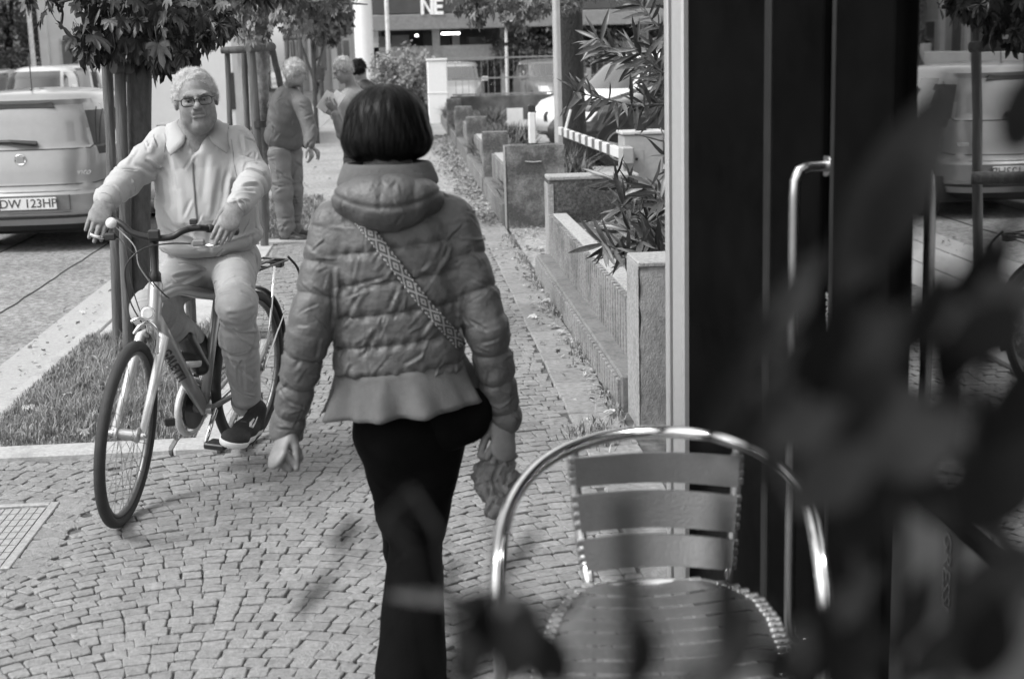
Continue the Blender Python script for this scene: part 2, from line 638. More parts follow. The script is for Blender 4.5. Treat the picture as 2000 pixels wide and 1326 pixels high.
sheet('ground', [(-400, -60), (400, -60), (400, 900), (-400, 900)], -.16, m_soil)
sheet('road', [(-11, -12), (-2.12, -12), (-2.12, 260), (-11, 260)], -.055, m_asph)
sheet('gutter', [(-2.44, -12), (-2.13, -12), (-2.13, 140), (-2.44, 140)], -.051, mat('gutter_stone', .33, .9, .3, 50, .6, 160, .006, stretch=(1, 3, 1)))
sheet('opposite_pavement', [(-16, -12), (-11, -12), (-11, 260), (-16, 260)], -.02, m_asph2)
# seams in the asphalt: raised lips of old repairs
b = MB()
for x0, x1 in ((-2.93, -2.95), (-3.9, -3.86)):
    pts = [(x0 + (x1 - x0) * i / 60 + random.uniform(-.012, .012), 4 + i * .25, -.054) for i in range(61)]
    b.tube(pts, .008, 5)
S(b.build('road_seam', mat('tar', .05, .8)))

# kerb along the road, stone by stone
kerb = S(thing('kerb', None, None))
del_k = kerb
y = 3.0
while y < 60:
    L = random.uniform(.85, 1.1)
    mb = MB().box((-2.12, y + .004, -.14), (-2.0 + random.uniform(-.004, .004), y + L - .004, random.uniform(-.004, .004)), ch=.012)
    mb.build('kerb_stone', m_kerb, kerb)
    y += L
# kerb across the foot of the grass bed, and the one the standing man is on
x = -2.0
cross = S(thing('bed_kerb', None, None))
while x < -.95:
    L = random.uniform(.8, 1.0)
    e = min(x + L, -.86)
    MB().box((x + .003, 6.13, -.1), (e - .003, 6.30, .028), ch=.012).build('kerb_stone', m_kerb, cross)
    x = e
for (x0, x1, y0, y1, z1) in ((-1.0, -.86, 6.30, 7.4, .02), (-1.0, -.86, 7.41, 8.6, .02)):
    MB().box((x0, y0, -.1), (x1, y1, z1), ch=.012).build('kerb_stone', m_kerb, cross)
far_kerb = S(thing('path_kerb', None, None))
for x0 in (-2.0, -1.38):
    MB().box((x0, 13.32, -.1), (x0 + .61, 13.50, .02), ch=.01).build('kerb_stone', m_kerb, far_kerb)

# ---------------------------------------------------------------- pavement of porphyry cubes laid in arcs
pave = S(link('pavement', mesh_of('pavement', [(-2.0, -6, -.0095), (4, -6, -.0095), (4, 13.4, -.0095), (-2.0, 13.4, -.0095)], [(0, 1, 2, 3)], m_joint)))
NV = 16
variants = []
for i in range(NV):
    r = np.random.default_rng(100 + i)
    c = np.array([(-.5, -.5), (.5, -.5), (.5, .5), (-.5, .5)]) + r.uniform(-.07, .07, (4, 2))
    top, side = [], []
    for j in range(4):
        p, q, s_ = c[j], c[(j + 1) % 4], c[(j - 1) % 4]
        u1 = (q - p) / np.linalg.norm(q - p); u0 = (s_ - p) / np.linalg.norm(s_ - p)
        k = r.uniform(.07, .17)
        top += [p + u0 * k, p + (u0 + u1) * k * .28, p + u1 * k]
    top = np.array(top)
    n = len(top)
    z = r.uniform(-.05, .05, n)
    vs = [(0, 0, .02)] + [(a * .90, b_ * .90, .01 + zz * .5) for (a, b_), zz in zip(top, z)] \
        + [(a * .985, b_ * .985, -.04 + zz * .6) for (a, b_), zz in zip(top, z)] + [(a * 1.02, b_ * 1.02, -.4) for a, b_ in top]
    fs = [(0, 1 + k, 1 + (k + 1) % n) for k in range(n)]
    for ring in (0, 1):
        o_ = 1 + ring * n
        fs += [(o_ + k, o_ + n + k, o_ + n + (k + 1) % n, o_ + (k + 1) % n) for k in range(n)]
    variants.append((np.array(vs), fs, r.uniform(.90, 1.10)))
cobbles = []
PITCH, WARC, RARC, XC = .067, 1.36, 1.08, -.62
def cob_ok(x, y):
    if x > .728 or x < -1.97 or y > 13.28: return False
    if 6.12 < y < 8.95 and x < -.84: return False
    if y >= 8.95 and x < -1.22: return False
    if x < -1.40 and 4.72 < y < 5.52: return False        # the iron cover and its border
    return True
for arc in range(-2, 3):
    cx = XC + arc * WARC
    for row in range(-60, 230):
        y0 = 3.0 + row * PITCH + (.33 * arc * PITCH)
        a = -math.asin(WARC / 2 / RARC) + random.uniform(0, .06)
        while a < math.asin(WARC / 2 / RARC):
            w = random.uniform(.057, .080)
            am = a + w / 2 / RARC
            x = cx + RARC * math.sin(am); y = y0 + RARC * math.cos(am) - RARC
            a += w / RARC
            if y < 2.6 or not cob_ok(x, y): continue
            d = PITCH * math.cos(am)
            cobbles.append((x + random.uniform(-.002, .002), y + random.uniform(-.002, .002), -am + random.gauss(0, .035),
                            w - random.uniform(-.001, .0035), d * random.uniform(.94, 1.0) - random.uniform(.0025, .005), random.randrange(NV), random.uniform(-.003, .003)))
# strip beside the grass kerb and the cover: larger border stones
for k in range(9):
    cobbles.append((-1.35, 4.72 + k * .095, random.uniform(-.05, .05), .12, .088, random.randrange(NV), 0))
for k in range(6):
    cobbles.append((-1.95 + k * .115, 5.5, random.uniform(-.05, .05), .108, .085, random.randrange(NV), 0))
# right of the arcs: long flat slabs by the planters are separate stones
slab_list = []
for col, (x0, x1) in enumerate(((.722, .975),)):
    y = 3.0
    while y < 13.2:
        L = random.uniform(.2, .34)
        slab_list.append(((x0 + x1) / 2, y + L / 2, random.uniform(-.02, .02), (x1 - x0) - .012, L - .012, random.randrange(NV), 0))
        y += L
ranked = []
for i, c in enumerate(cobbles):
    u, v_ = proj((c[0], c[1], 0))
    vis = -20 < u < 2020 and 0 < v_ < 1345 and not (700 < u < 880 and v_ > 800) and not (u > 1350) and not (1100 < u and v_ > 880)
    ranked.append(((1 if vis else 0), c[3] * c[4] / c[1] ** 3, i))
ranked.sort(reverse=True)
single = set(i for _, _, i in ranked[:260])
vmesh = []
for (vs, fs, tone) in variants:
    me = mesh_of('cobble', vs, fs, m_cob, False, [tone] * len(fs))
    vmesh.append(me)
for i in single:
    c = cobbles[i]
    link('cobble', vmesh[c[5]], pave, (c[0], c[1], c[6]), (random.gauss(0, .012), random.gauss(0, .012), c[2]), (c[3], c[4], .05))
def batch(items, name, parent, material):
    vv, ff, tt, n = [], [], [], 0
    for (x, y, a, w, d, vi, z) in items:
        vs, fs, tone = variants[vi]
        ca, sa = math.cos(a), math.sin(a)
        X, Y = vs[:, 0] * w, vs[:, 1] * d
        vv.append(np.stack([x + X * ca - Y * sa, y + X * sa + Y * ca, z + vs[:, 2] * .05], 1))
        ff += [tuple(k + n for k in f) for f in fs]
        tt += [tone * random.uniform(.9, 1.1)] * len(fs)
        n += len(vs)
    o = link(name, mesh_of(name, np.concatenate(vv), ff, material, False, tt), parent)
    o['kind'] = 'stuff'
    return o
batch([c for i, c in enumerate(cobbles) if i not in single], 'cobbles', pave, m_cob)
for c in slab_list:
    MB().obox((c[0] + random.uniform(-.004, .004), c[1], -.016), (c[3] / 2, c[4] / 2, .0205 + random.uniform(-.0015, .003)), Matrix.Rotation(c[2], 3, 'Z'), ch=.007).build('paving_slab', m_slab, pave)

# pale slabs behind the bed, grass bed soil, asphalt footpath beyond
slabs = S(thing('slab_path', None, None))
y = 8.98
while y < 13.3:
    L = min(random.uniform(.9, 1.3), 13.31 - y)
    for (x0, x1) in ((-1.99, -1.62), (-1.61, -1.24)):
        MB().box((x0, y + .004, -.05), (x1, y + L - .004, random.uniform(-.003, .002)), ch=.006).build('paving_slab', m_pale, slabs)
    y += L
sheet('grass_bed', [(-2.0, 6.3), (-.99, 6.3), (-.99, 8.97), (-2.0, 8.97)], .005, m_soil)
sheet('footpath', [(-2.0, 13.4), (.97, 13.4), (.97, 120), (-2.0, 120)], -.004, m_asph2)
sheet('far_path', [(-9, 42), (-2.0, 30), (-2.0, 120), (-9, 120)], .004, m_asph2)
sheet('planting_bed', [(1.2, 14.2), (2.1, 14.2), (2.1, 36.3), (1.2, 36.3)], .0, m_soil)
sheet('driveway', [(1.0, 11.05), (14, 11.05), (14, 60), (1.0, 60)], -.008, m_asph2)

def blades(n, area, hfun, w, lean, seed, z0=0.0, curve=True):
    r = np.random.default_rng(seed)
    P = area(r, n)
    n = len(P)
    h = hfun(r, P); a = r.uniform(0, 2 * PI, n); l = r.uniform(.1, 1, n) * lean * h
    wd = w * r.uniform(.6, 1.4, n)
    dx, dy = np.cos(a), np.sin(a); sx, sy = -dy * wd, dx * wd
    X, Y = P[:, 0], P[:, 1]
    z = np.full(n, z0)
    v = np.stack([np.stack([X - sx, Y - sy, z], 1), np.stack([X + sx, Y + sy, z], 1),
                  np.stack([X + dx * l * .35 + sx * .8, Y + dy * l * .35 + sy * .8, z + h * .55], 1),
                  np.stack([X + dx * l * .35 - sx * .8, Y + dy * l * .35 - sy * .8, z + h * .55], 1),
                  np.stack([X + dx * l, Y + dy * l, z + h * (1 - .25 * (l / np.maximum(h, .01)))], 1)], 1).reshape(-1, 3)
    f = []
    for i in range(n):
        k = i * 5
        f.append((k, k + 1, k + 2, k + 3)); f.append((k + 3, k + 2, k + 4))
    return v, f, np.repeat(r.uniform(.55, 1.5, n), 2)
m_grass = mat('grass_blade', .20, .6, .3, 8, 0, tone=True)
m_ivy = mat('ground_cover_leaf', .085, .6, .4, 6, 0, tone=True)
def rect_area(x0, x1, y0, y1):
    return lambda r, n: np.stack([r.uniform(x0, x1, n), r.uniform(y0, y1, n)], 1)
def stuff(name, v, f, t, m, label, cat, parent=None):
    o = link(name, mesh_of(name, v, f, m, False, t), parent)
    o['kind'] = 'stuff'
    if parent is None: tag(o, label, cat)
    return o
def hg(r, P):
    d = np.minimum(np.minimum(P[:, 1] - 6.3, (P[:, 0] + 2.05) * 1.5), (-.97 - P[:, 0]) * 2.5)
    return (.035 + .15 * np.clip(d / .55, 0, 1) * (0.75 + .35 * np.sin(P[:, 0] * 9) * np.cos(P[:, 1] * 7))) * r.uniform(.3, 1.15, len(P)) * (.8 + .3 * np.sin(P[:, 0] * 31 + 3 * np.sin(P[:, 1] * 11)) * np.sin(P[:, 1] * 23))
v_, f_, t_ = blades(38000, rect_area(-2.04, -.97, 6.31, 8.97), lambda r, P: hg(r, P) * .85, .0019, 1.0, 3)
stuff('grass', v_, f_, t_, m_grass, 'tufty grass in the kerbed bed round the near tree and its stakes', 'grass')
v_, f_, t_ = blades(9000, rect_area(-2.0, -1.0, 13.6, 17.5), lambda r, P: r.uniform(.03, .10, len(P)), .005, .8, 4)
stuff('grass', v_, f_, t_, m_grass, 'short sparse grass round the second staked tree', 'grass')
v_, f_, t_ = blades(26000, rect_area(1.10, 2.1, 14.5, 36.2), lambda r, P: r.uniform(.10, .46, len(P)) * (1 + .5 * np.sin(P[:, 0] * 2.1) * np.cos(P[:, 1] * .9)), .016, 1.0, 5)
stuff('ground_cover', v_, f_, t_, m_ivy, 'overgrown ground cover filling the bed behind the low walls', 'ground cover')

# ---------------------------------------------------------------- leaves
def leaf_mesh(name, kind, m, seed, size=1.0, petiole=True):
    """kind 'maple' = five pointed lobes folded along the ribs; 'oleander' = long narrow blade."""
    r = random.Random(seed)
    mb = MB()
    if kind == 'maple':
        out = [(0.0, 0.0)]
        prof = [(-128, .50), (-112, .30), (-96, .52), (-75, .60), (-62, .40), (-45, .66), (-33, .86), (-27, .72), (-18, .45), (-10, .74), (0, 1.0),
                (10, .74), (18, .45), (27, .72), (33, .86), (45, .66), (62, .40), (75, .60), (96, .52), (112, .30), (128, .50)]
        for a, q in prof:
            a_ = math.radians(a + r.uniform(-3, 3)); q *= r.uniform(.92, 1.06)
            z = .10 * abs(math.sin(a_ * 2.6)) - .34 * q * q * r.uniform(.6, 1.3) * (0.6 + .4 * abs(math.sin(a_)))
            out.append((math.sin(a_) * q * .62, math.cos(a_) * q * .62, z * .62))
        vs = [(0, 0, .02)] + out[1:]
        n = len(vs)
        mid = [(v[0] * .5, v[1] * .5, v[2] * .32 + (.03 if i % 2 else -.02)) for i, v in enumerate(vs[1:])]
        allv = vs[:1] + mid + list(vs[1:])
        k = n - 1
        fs = [(0, 1 + i, 2 + i) for i in range(k - 1)] + [(1 + i, 1 + k + i, 2 + k + i, 2 + i) for i in range(k - 1)]
        mb.add([(v[0] * size, v[1] * size, v[2] * size) for v in allv], fs)
        if petiole:
            mb.tube([(0, 0, 0), (0, -.22 * size, .03 * size), (0, -.42 * size, .10 * size)], .010 * size, 4)
    else:
        W = .075
        pts = []
        for i in range(7):
            t = i / 6
            w = W * math.sin(PI * min(1, t * .93 + .07)) ** .8
            pts.append((w if i < 6 else 0.002, t, -.16 * t * t * r.uniform(.7, 1.3)))
        vs, fs = [], []
        for (w, y_, z_) in pts:
            vs += [(-w, y_, z_ + w * .35), (0, y_, z_), (w, y_, z_ + w * .35)]
        for i in range(6):
            k = i * 3
            fs += [(k, k + 1, k + 4, k + 3), (k + 1, k + 2, k + 5, k + 4)]
        mb.add([(v[0] * size, v[1] * size, v[2] * size) for v in vs], fs)
    me = mesh_of(name, mb.v, mb.f, m, True)
    return me

def litter(n, area, seed, name, label, cat='fallen leaves', z=.0, size=(.03, .08), parent=None):
    r = np.random.default_rng(seed)
    P = area(r, n)
    base = leaf_mesh('tmp', 'maple', None, seed, 1.0, False)
    bv = np.array([v.co[:] for v in base.vertices]); bf = [tuple(p.vertices) for p in base.polygons]
    # a lighter leaf: keep only inner fan
    keep = 22
    vv, ff, tt, k = [], [], [], 0
    bv = bv[:22].copy(); bv[1:] *= 2.0
    bf = [f for f in bf if max(f) < 22]
    for (x, y_) in P:
        s_ = r.uniform(*size); A = Matrix.Rotation(r.uniform(0, 6.28), 3, 'Z') @ Matrix.Rotation(r.normal() * .5 + (PI if r.random() < .4 else 0), 3, 'X')
        M3 = np.array(A) * s_
        q = bv @ M3.T
        q[:, 2] -= q[:, 2].min() - .002 - r.uniform(0, .015)
        q[:, 0] += x; q[:, 1] += y_; q[:, 2] += z
        vv.append(q); ff += [tuple(i + k for i in f) for f in bf]; k += len(q)
        tt += [r.uniform(.45, 1.7)] * len(bf)
    return stuff(name, np.concatenate(vv), ff, tt, m_litter, label, cat, parent)
def edge_area(x0, y0, y1, w):
    def f(r, n):
        y_ = r.uniform(0, 1, n) ** .8 * (y1 - y0) + y0
        return np.stack([x0 - np.abs(r.normal(size=n)) * w * (1 + .03 * (y_ - y0)), y_], 1)
    return f
litter(2600, edge_area(.96, 14.0, 30, .16), 21, 'leaf_litter', 'drift of dead leaves along the foot of the far low wall')
litter(420, edge_area(.985, 6.3, 13.2, .08), 22, 'leaf_litter', 'thin line of crumbled leaves at the foot of the near planter wall', size=(.015, .05))
litter(420, rect_area(1.0, 3.4, 11.2, 13.8), 23, 'leaf_litter', 'leaves strewn over the driveway behind the barrier post', size=(.03, .07))
litter(500, rect_area(1.0, 1.7, 13.2, 13.8), 27, 'leaf_litter', 'gravelly leaf crumbs in front of the stained concrete pillar', size=(.01, .03))
litter(260, rect_area(1.9, 5.0, 16, 19), 24, 'leaf_litter', 'leaves heaped under the dark tree trunk', size=(.06, .12))
litter(60, rect_area(-1.3, -.95, 13.6, 15.5), 25, 'leaf_litter', 'small leaves beside the shoes of the man in the padded jacket', size=(.02, .05))
litter(240, rect_area(-2.5, -2.14, 6, 16), 28, 'leaf_litter', 'leaf scraps caught in the gutter of the road', z=-.05, size=(.015, .05))
litter(200, rect_area(-1.9, .6, 13.6, 24), 29, 'leaf_litter', 'scattered leaves on the asphalt footpath round the two old men', size=(.02, .06))
litter(60, rect_area(-1.9, -1.0, 6.3, 8.9), 30, 'leaf_litter', 'dead leaves lying in the grass bed', z=.03, size=(.03, .08))
maple_floor = [leaf_mesh('fallen_leaf', 'maple', m_leafl, 40 + i, 1.0) for i in range(5)]
where = ['just past the corner of the near planter wall', 'next to the plinth half way along', 'on the slabs, one of a close pair', 'on the slabs, other of a close pair',
         'curled up against the plinth', 'lying flat on the last slab before the near pillar', 'on the cobbles left of the slabs', 'by the weed tuft', 'in the grass bed near its left kerb',
         'in the gutter of the road', 'on the cobbles below the kerb']
spots = [(1068, 590, .10), (1045, 622, .09), (1085, 640, .10), (1100, 652, .08), (1075, 575, .11), (1195, 808, .09), (1040, 600, .07), (1150, 830, .06), (55, 800, .10), (160, 612, .08), (450, 985, .04)]
for i, ((px, py, s_), w_) in enumerate(zip(spots, where)):
    p = gnd(px, py, -.05 if i == 9 else .01)
    o = link('fallen_leaf', maple_floor[i % 5], None, (p[0], p[1], p[2] + .02), (random.uniform(-.35, .35), random.uniform(-.35, .35), random.uniform(0, 6)), (s_, s_, s_))
    tag(o, 'pale dry fallen leaf ' + w_, 'leaf', 'fallen leaves lying singly')
# weeds by the near pillar
v_, f_, t_ = blades(260, lambda r, n: np.stack([.80 + r.normal(size=n) * .06, 6.05 + r.normal(size=n) * .09], 1), lambda r, P: r.uniform(.03, .12, len(P)), .003, 1.3, 9)
stuff('weed_tuft', v_, f_, t_, m_grass, 'tuft of weeds growing from the paving at the near pillar', 'weeds')
v_, f_, t_ = blades(1600, lambda r, n: np.stack([.975 - np.abs(r.normal(size=n)) * .03, r.uniform(6.2, 13.2, n)], 1), lambda r, P: r.uniform(.02, .07, len(P)) * (np.sin(P[:, 1] * 5) > -.1), .003, 1.2, 10)
stuff('weeds', v_, f_, t_, m_grass, 'line of small weeds along the foot of the planter wall', 'weeds')

# ---------------------------------------------------------------- iron cover at the left edge
g = thing('manhole_cover', 'gridded iron cover set in the cobbles at the left edge', 'manhole cover', (-1.75, 5.12, 0))
m_iron = mat('cast_iron', .30, .6, .3, 60, .4, 200, .003, metal=.2)
MB().box((-.31, -.36, -.03), (.34, .36, -.012)).build('plate', m_iron, g)
fr_ = MB()
for a, b_ in (((.31, -.37), (.345, .37)), ((-.36, -.37), (-.33, .37))): fr_.box((a[0], a[1], -.02), (b_[0], b_[1], .006), ch=.003)
for a, b_ in (((-.33, .34), (.31, .37)), ((-.33, -.37), (.31, -.34))): fr_.box((a[0], a[1], -.02), (b_[0], b_[1], .006), ch=.003)
fr_.build('frame', m_iron, g)
st = MB()
for i in range(20):
    for j in range(9): st.box((-.325 + i * .0315, -.33 + j * .0735, -.012), (-.298 + i * .0315, -.264 + j * .0735, -.001))
st.build('grid', m_iron, g)['kind'] = 'stuff'
MB().tube([(.05 + .05 * math.cos(a) * 1.6, .27 + .02 * math.sin(a), .002) for a in np.linspace(0, 2 * PI, 16)[:-1]], .006, 6, closed=True).build('lifting_eye', m_iron, g)

# ---------------------------------------------------------------- pillars and low ribbed walls on the right
def rough_block(x0, x1, y0, y1, z0, z1, amp, seed, n=(10, 6, 14)):
    """Weathered block: rounded, chipped edges and slightly uneven faces."""
    bm = bmesh.new()
    r = random.Random(int(seed * 97))
    vs = {}
    def g(i, j, k):
        key = (i, j, k)
        if key not in vs:
            p = [x0 + (x1 - x0) * i / n[0], y0 + (y1 - y0) * j / n[1], z0 + (z1 - z0) * k / n[2]]
            e = [i in (0, n[0]), j in (0, n[1]), k in (0, n[2])]
            s = [-1 if i == 0 else 1, -1 if j == 0 else 1, -1 if k == 0 else 1]
            m_ = sum(e)
            for a in range(3):
                if e[a]:
                    p[a] -= s[a] * (r.uniform(0, .0015) + (r.uniform(.1, 1) ** 2 * amp if m_ >= 2 else 0) * (2.2 if r.random() < .08 else 1))
            vs[key] = bm.verts.new(p)
        return vs[key]
    for (a, b, c) in ((0, 1, 2), (1, 2, 0), (2, 0, 1)):
        for side in (0, 1):
            for u in range(n[a]):
                for v in range(n[b]):
                    q = []
                    for du, dv in ((0, 0), (1, 0), (1, 1), (0, 1)):
                        key = [0, 0, 0]; key[a] = u + du; key[b] = v + dv; key[c] = n[c] * side
                        q.append(g(*key))
                    bm.faces.new(q if side else q[::-1])
    bm.verts.index_update()
    mb = MB().add([v.co[:] for v in bm.verts], [[v.index for v in f.verts] for f in bm.faces])
    bm.free()
    return mb
def pillar(name, label, x0, x1, y0, y1, h, m, group='concrete pillars between the low walls'):
    t = thing(name, label, 'concrete pillar', ((x0 + x1) / 2, y0, 0), group=group)
    w = (x1 - x0) / 2
    rough_block(-w, w, 0, y1 - y0, -.1, h, .012, x0 + y0).build('block', m, t, auto=50)
    return t
def lowwall(label, y0, y1, x0=.985, h=.47, plinth=.17, ribs=True):
    t = thing('low_wall', label, 'low wall', (x0, y0, 0), group='low ribbed walls between the pillars')
    L = y1 - y0
    MB().box((0, 0, -.1), (.20, L, plinth), ch=.01).build('plinth', mat('plinth_concrete', .15, .92, .25, 40, .7, 200, .004, stain=(5, .7, .45)), t)
    MB().box((.125, 0, plinth - .002), (.235, L, h), ch=.004).build('core', m_rib, t)
    if ribs:
        rb = MB()
        n = int(L / .088)
        for i in range(n):
            y = (i + .5) * L / n
            rb.obox((.110, y, (plinth + h) / 2), (.015, .027 + random.uniform(-.002, .002), (h - plinth) / 2 + random.uniform(0, .004)), ch=.003)
        for i in range(n):
            y = (i + .5) * L / n
            rb.obox((-.006, y, plinth / 2 - .01), (.011, .030, plinth / 2 - .01), ch=.003)
        o = rb.build('ribs', m_rib, t); o['kind'] = 'stuff'
        cp = MB()
        for i in range(int(L / .05)): cp.obox((.18, (i + .5) * .05, h + .004), (.052, .021, .006), ch=.003)
        o = cp.build('coping_pebbles', mat('washed_pebble', .34, .9, .4, 80, .6, 200), t); o['kind'] = 'stuff'
    return t
p1 = pillar('concrete_pillar', 'pale streaked concrete pillar beside the cafe post, nearest of the pillars', 1.02, 1.62, 6.2, 6.52, .755, mat('streaked_concrete', .24, .92, .28, 46, .8, 140, .004, stain=(3.0, .62, .46), stretch=(1, 1, .6)))
MB().box((-.3035, .002, -.05), (-.2985, .318, .745), ch=.001).build('lit_side_face', m_conc_l, p1)  # thin sheet painting the left side brighter than the front, as if lit
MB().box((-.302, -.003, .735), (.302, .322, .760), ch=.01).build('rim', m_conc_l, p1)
p2 = pillar('concrete_pillar', 'dark mossy concrete pillar with a pale rim in front of the barrier post', 1.085, 1.78, 10.75, 11.02, .745, m_conc_d)
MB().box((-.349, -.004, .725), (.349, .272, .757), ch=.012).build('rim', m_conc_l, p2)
MB().box((-.352, .0, -.05), (-.347 - .0, .27, .70)).build('lit_side_face', m_conc_l, p2)  # left side painted lighter to stand for the light on it
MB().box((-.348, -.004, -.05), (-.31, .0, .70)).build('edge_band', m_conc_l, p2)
p3 = pillar('concrete_pillar', 'water stained concrete pillar carrying the black topped marker post', .985, 1.565, 13.85, 14.12, .80, m_conc)
MB().lathe((.17, -.004, .36), (0, 1, 0), [(0, .042), (.006, .042)], 20).build('socket', mat('hole', .015, .9), p3)
MB().tube([(-.10, -.004, .645), (-.02, -.006, .635), (.06, -.004, .64)], .006, 5).build('scratch', m_pale, p3)
MB().box((-.293, .0, -.05), (-.2895, .27, .79)).build('lit_side_face', m_conc_l, p3)  # lit left side, put in as a paler sheet
lowwall('low ribbed concrete wall on a plinth, between the two nearest pillars', 6.53, 10.74)
m_conc_m = mat('dark_weathered_concrete', .20, .92, .5, 50, .8, 140, .006, stain=(2.4, .4, .5))
ys = [17.2, 21.4, 25.8, 30.4]
nm = ['first', 'second', 'third', 'fourth', 'fifth']
prev = 14.13
for i, y in enumerate(ys):
    lowwall('worn low wall, %s stretch beyond the water stained pillar' % nm[i], prev, y - .01, x0=.96, h=.50, plinth=.22, ribs=i < 2)
    pillar('concrete_pillar', 'thin stained concrete pillar, %s one beyond the marker post' % nm[i], .95, 1.26, y, y + .2, .76, m_conc_m)
    prev = y + .21
lowwall('worn low wall running up to the white gate pier', prev, 36.0, x0=.96, h=.5, plinth=.22, ribs=False)
# bed soil between the near pillars
v = S(link('planter_soil', mesh_of('planter_soil', [(1.22, 6.52, .40), (3.4, 6.52, .38), (3.4, 10.75, .38), (1.22, 10.75, .40)], [(0, 1, 2, 3)], m_soil)))
litter(500, rect_area(1.23, 2.1, 6.6, 10.7), 26, 'leaf_litter', 'dead leaves covering the soil of the near planter', z=.405, size=(.02, .05))
# planter outer shell so that the raised bed is carried
MB().box((3.4, 6.2, -.1), (3.5, 11.0, .45), ch=.01).build('planter_back_wall', m_conc)
MB().box((1.625, 6.22, -.1), (3.4, 6.34, .44), ch=.01).build('planter_front_wall', m_conc)
tag(C.objects['planter_front_wall'], 'plain concrete front wall of the near raised planter', 'low wall')
MB().box((1.785, 10.80, -.1), (3.4, 10.92, .44), ch=.01).build('planter_end_wall', m_conc)
tag(C.objects['planter_end_wall'], 'plain concrete wall closing the raised planter beside the mossy pillar', 'low wall')
tag(C.objects['planter_back_wall'], 'plain concrete back wall of the near raised planter', 'low wall')

# marker post on the third pillar
mp = thing('marker_post', 'white plastic marker post with a black cap on top of the stained pillar', 'marker post', (*at(1040, 285, 13.98)[:2], .80))
m_whitep = mat('white_plastic', .62, .4, .08, 10)
m_blackp = mat('black_plastic', .02, .45, .2, 30)
MB().box((-.036, -.03, .001), (.036, .03, .31), ch=.012).build('shaft', m_whitep, mp)
MB().box((-.037, -.031, .31), (.037, .031, .385), ch=.014).build('cap', m_blackp, mp)
MB().box((-.06, -.045, -.0), (.06, .045, .008)).build('foot', m_blackp, mp)

# parking barrier: cabinet and striped arm
cb0 = at(1258, 430, 11.9)
cab = thing('barrier_cabinet', 'grey metal barrier cabinet behind the mossy pillar', 'barrier cabinet', (cb0[0], 11.9, 0))
m_cab = mat('cabinet_paint', .30, .5, .12, 20, .2, 200)
MB().box((-.17, 0, -.02), (.17, .3, .98), ch=.012).build('body', m_cab, cab)
MB().box((-.185, -.01, .982), (.185, .31, 1.01), ch=.008).build('lid', mat('cabinet_lid', .4, .5), cab)
MB().box((-.172, -.004, .68), (.0, -.0, .86), ch=.001).build('hatch', m_cab, cab)
MB().lathe((-.06, -.004, .78), (0, -1, 0), [(0, .012), (.006, .012)], 12).build('lock', m_blackp, cab)
MB().box((-.05, .1, 1.01), (.05, .16, 1.13), ch=.01).build('warning_lamp', m_blackp, cab)
A = at(1222, 303, 11.85); Bp = at(1094, 256, 16.0)
arm = thing('parking_barrier', 'lowered barrier bar striped light and grey', 'barrier', A)
d = V(Bp) - V(A); Larm = d.length; dn = d.normalized()
Ra = Matrix((dn.cross(V((0, 0, 1))).normalized(), dn, V((0, 0, 1)))).transposed()
MB().obox(dn * Larm / 2, (.022, Larm / 2, .045), Ra, ch=.006).build('beam', m_whitep, arm)
for i in range(8):
    c_ = dn * (.75 + (Larm - .95) * i / 7.4)
    MB().obox(c_, (.0235, .085, .0462), Ra).build('stripe', mat('stripe_grey', .12, .5), arm)
MB().obox(-dn * .02, (.05, .09, .07), Ra, ch=.01).build('bracket', m_cab, arm)
MB().tube([V(dn * (Larm - .45)) + V((0, 0, .04)), V(dn * (Larm - .45)) + V((.06, 0, .25))], .014, 6).build('whip', m_whitep, arm)

# lamp post, dark trunk
lp = at(1091, 262, 16.2)
t = thing('lamp_post', 'smooth light grey lamp post in front of the dark trunk', 'lamp post', (lp[0], 16.2, 0))
m_post = mat('galvanised', .42, .45, .1, 14, .1, 60, metal=.3)
MB().lathe((0, 0, -.02), (0, 0, 1), [(0, .05), (1, .046), (3, .042), (7, .035)], 20).build('pole', m_post, t, auto=40)
MB().lathe((0, 0, 0), (0, 0, 1), [(0, .08), (.12, .078), (.14, .052)], 20).build('base', m_post, t, auto=40)
m_bark_d = mat('dark_bark', .022, .9, .5, 22, 1, 60, .03, stretch=(1, 1, .3))
m_bark = mat('smooth_bark', .06, .85, .4, 30, .8, 90, .01, stretch=(1, 1, .35))
def trunk(mb, pts, rs, seed=0, n=14):
    r = random.Random(seed)
    mb.tube([V(p) + V((r.uniform(-.01, .01), r.uniform(-.01, .01), 0)) for p in pts], rs, n)
tb = at(1124, 340, 18.6)
t = thing('plane_tree', 'tall tree with a black trunk behind the lamp post', 'tree', (tb[0], 18.6, 0))
mb = MB()
trunk(mb, [(0, 0, -.1), (-.02, 0, .3), (-.03, 0, 1.2), (-.04, 0, 2.4), (-.08, 0, 3.6), (0, 0, 5.0)], [.32, .19, .165, .16, .15, .12])
mb.tube([(-.06, 0, 3.2), (-.7, -.3, 4.2), (-1.3, -.6, 4.6)], [.08, .05, .03], 8)
mb.build('trunk', m_bark_d, t, auto=60)
plane_tree = t
# ================================================================ CARS
m_glassd = mat('car_glass', .05, .06, .05, 5, spec=.9, coat=.6)
m_glassl = mat('rear_glass', .22, .10, .12, 3, spec=.9, coat=.8)
m_tyre = mat('tyre', .022, .75, .2, 40, .3, 200)
m_rim = mat('alloy', .45, .35, .1, 20, metal=.8)
m_trim = mat('trim_black', .02, .5, .2, 30)
m_lampr = mat('lamp_red', .035, .35, .3, 8, spec=.3)
m_lampw = mat('lamp_clear', .55, .12, .2, 30, coat=.8)
m_plate = mat('plate_white', .62, .45, .05, 10)
m_ink = mat('ink', .04, .6, .05, 10)
m_chrome = mat('chrome', .75, .12, .03, 10, metal=1.0)
m_under = mat('underbody', .012, .9)

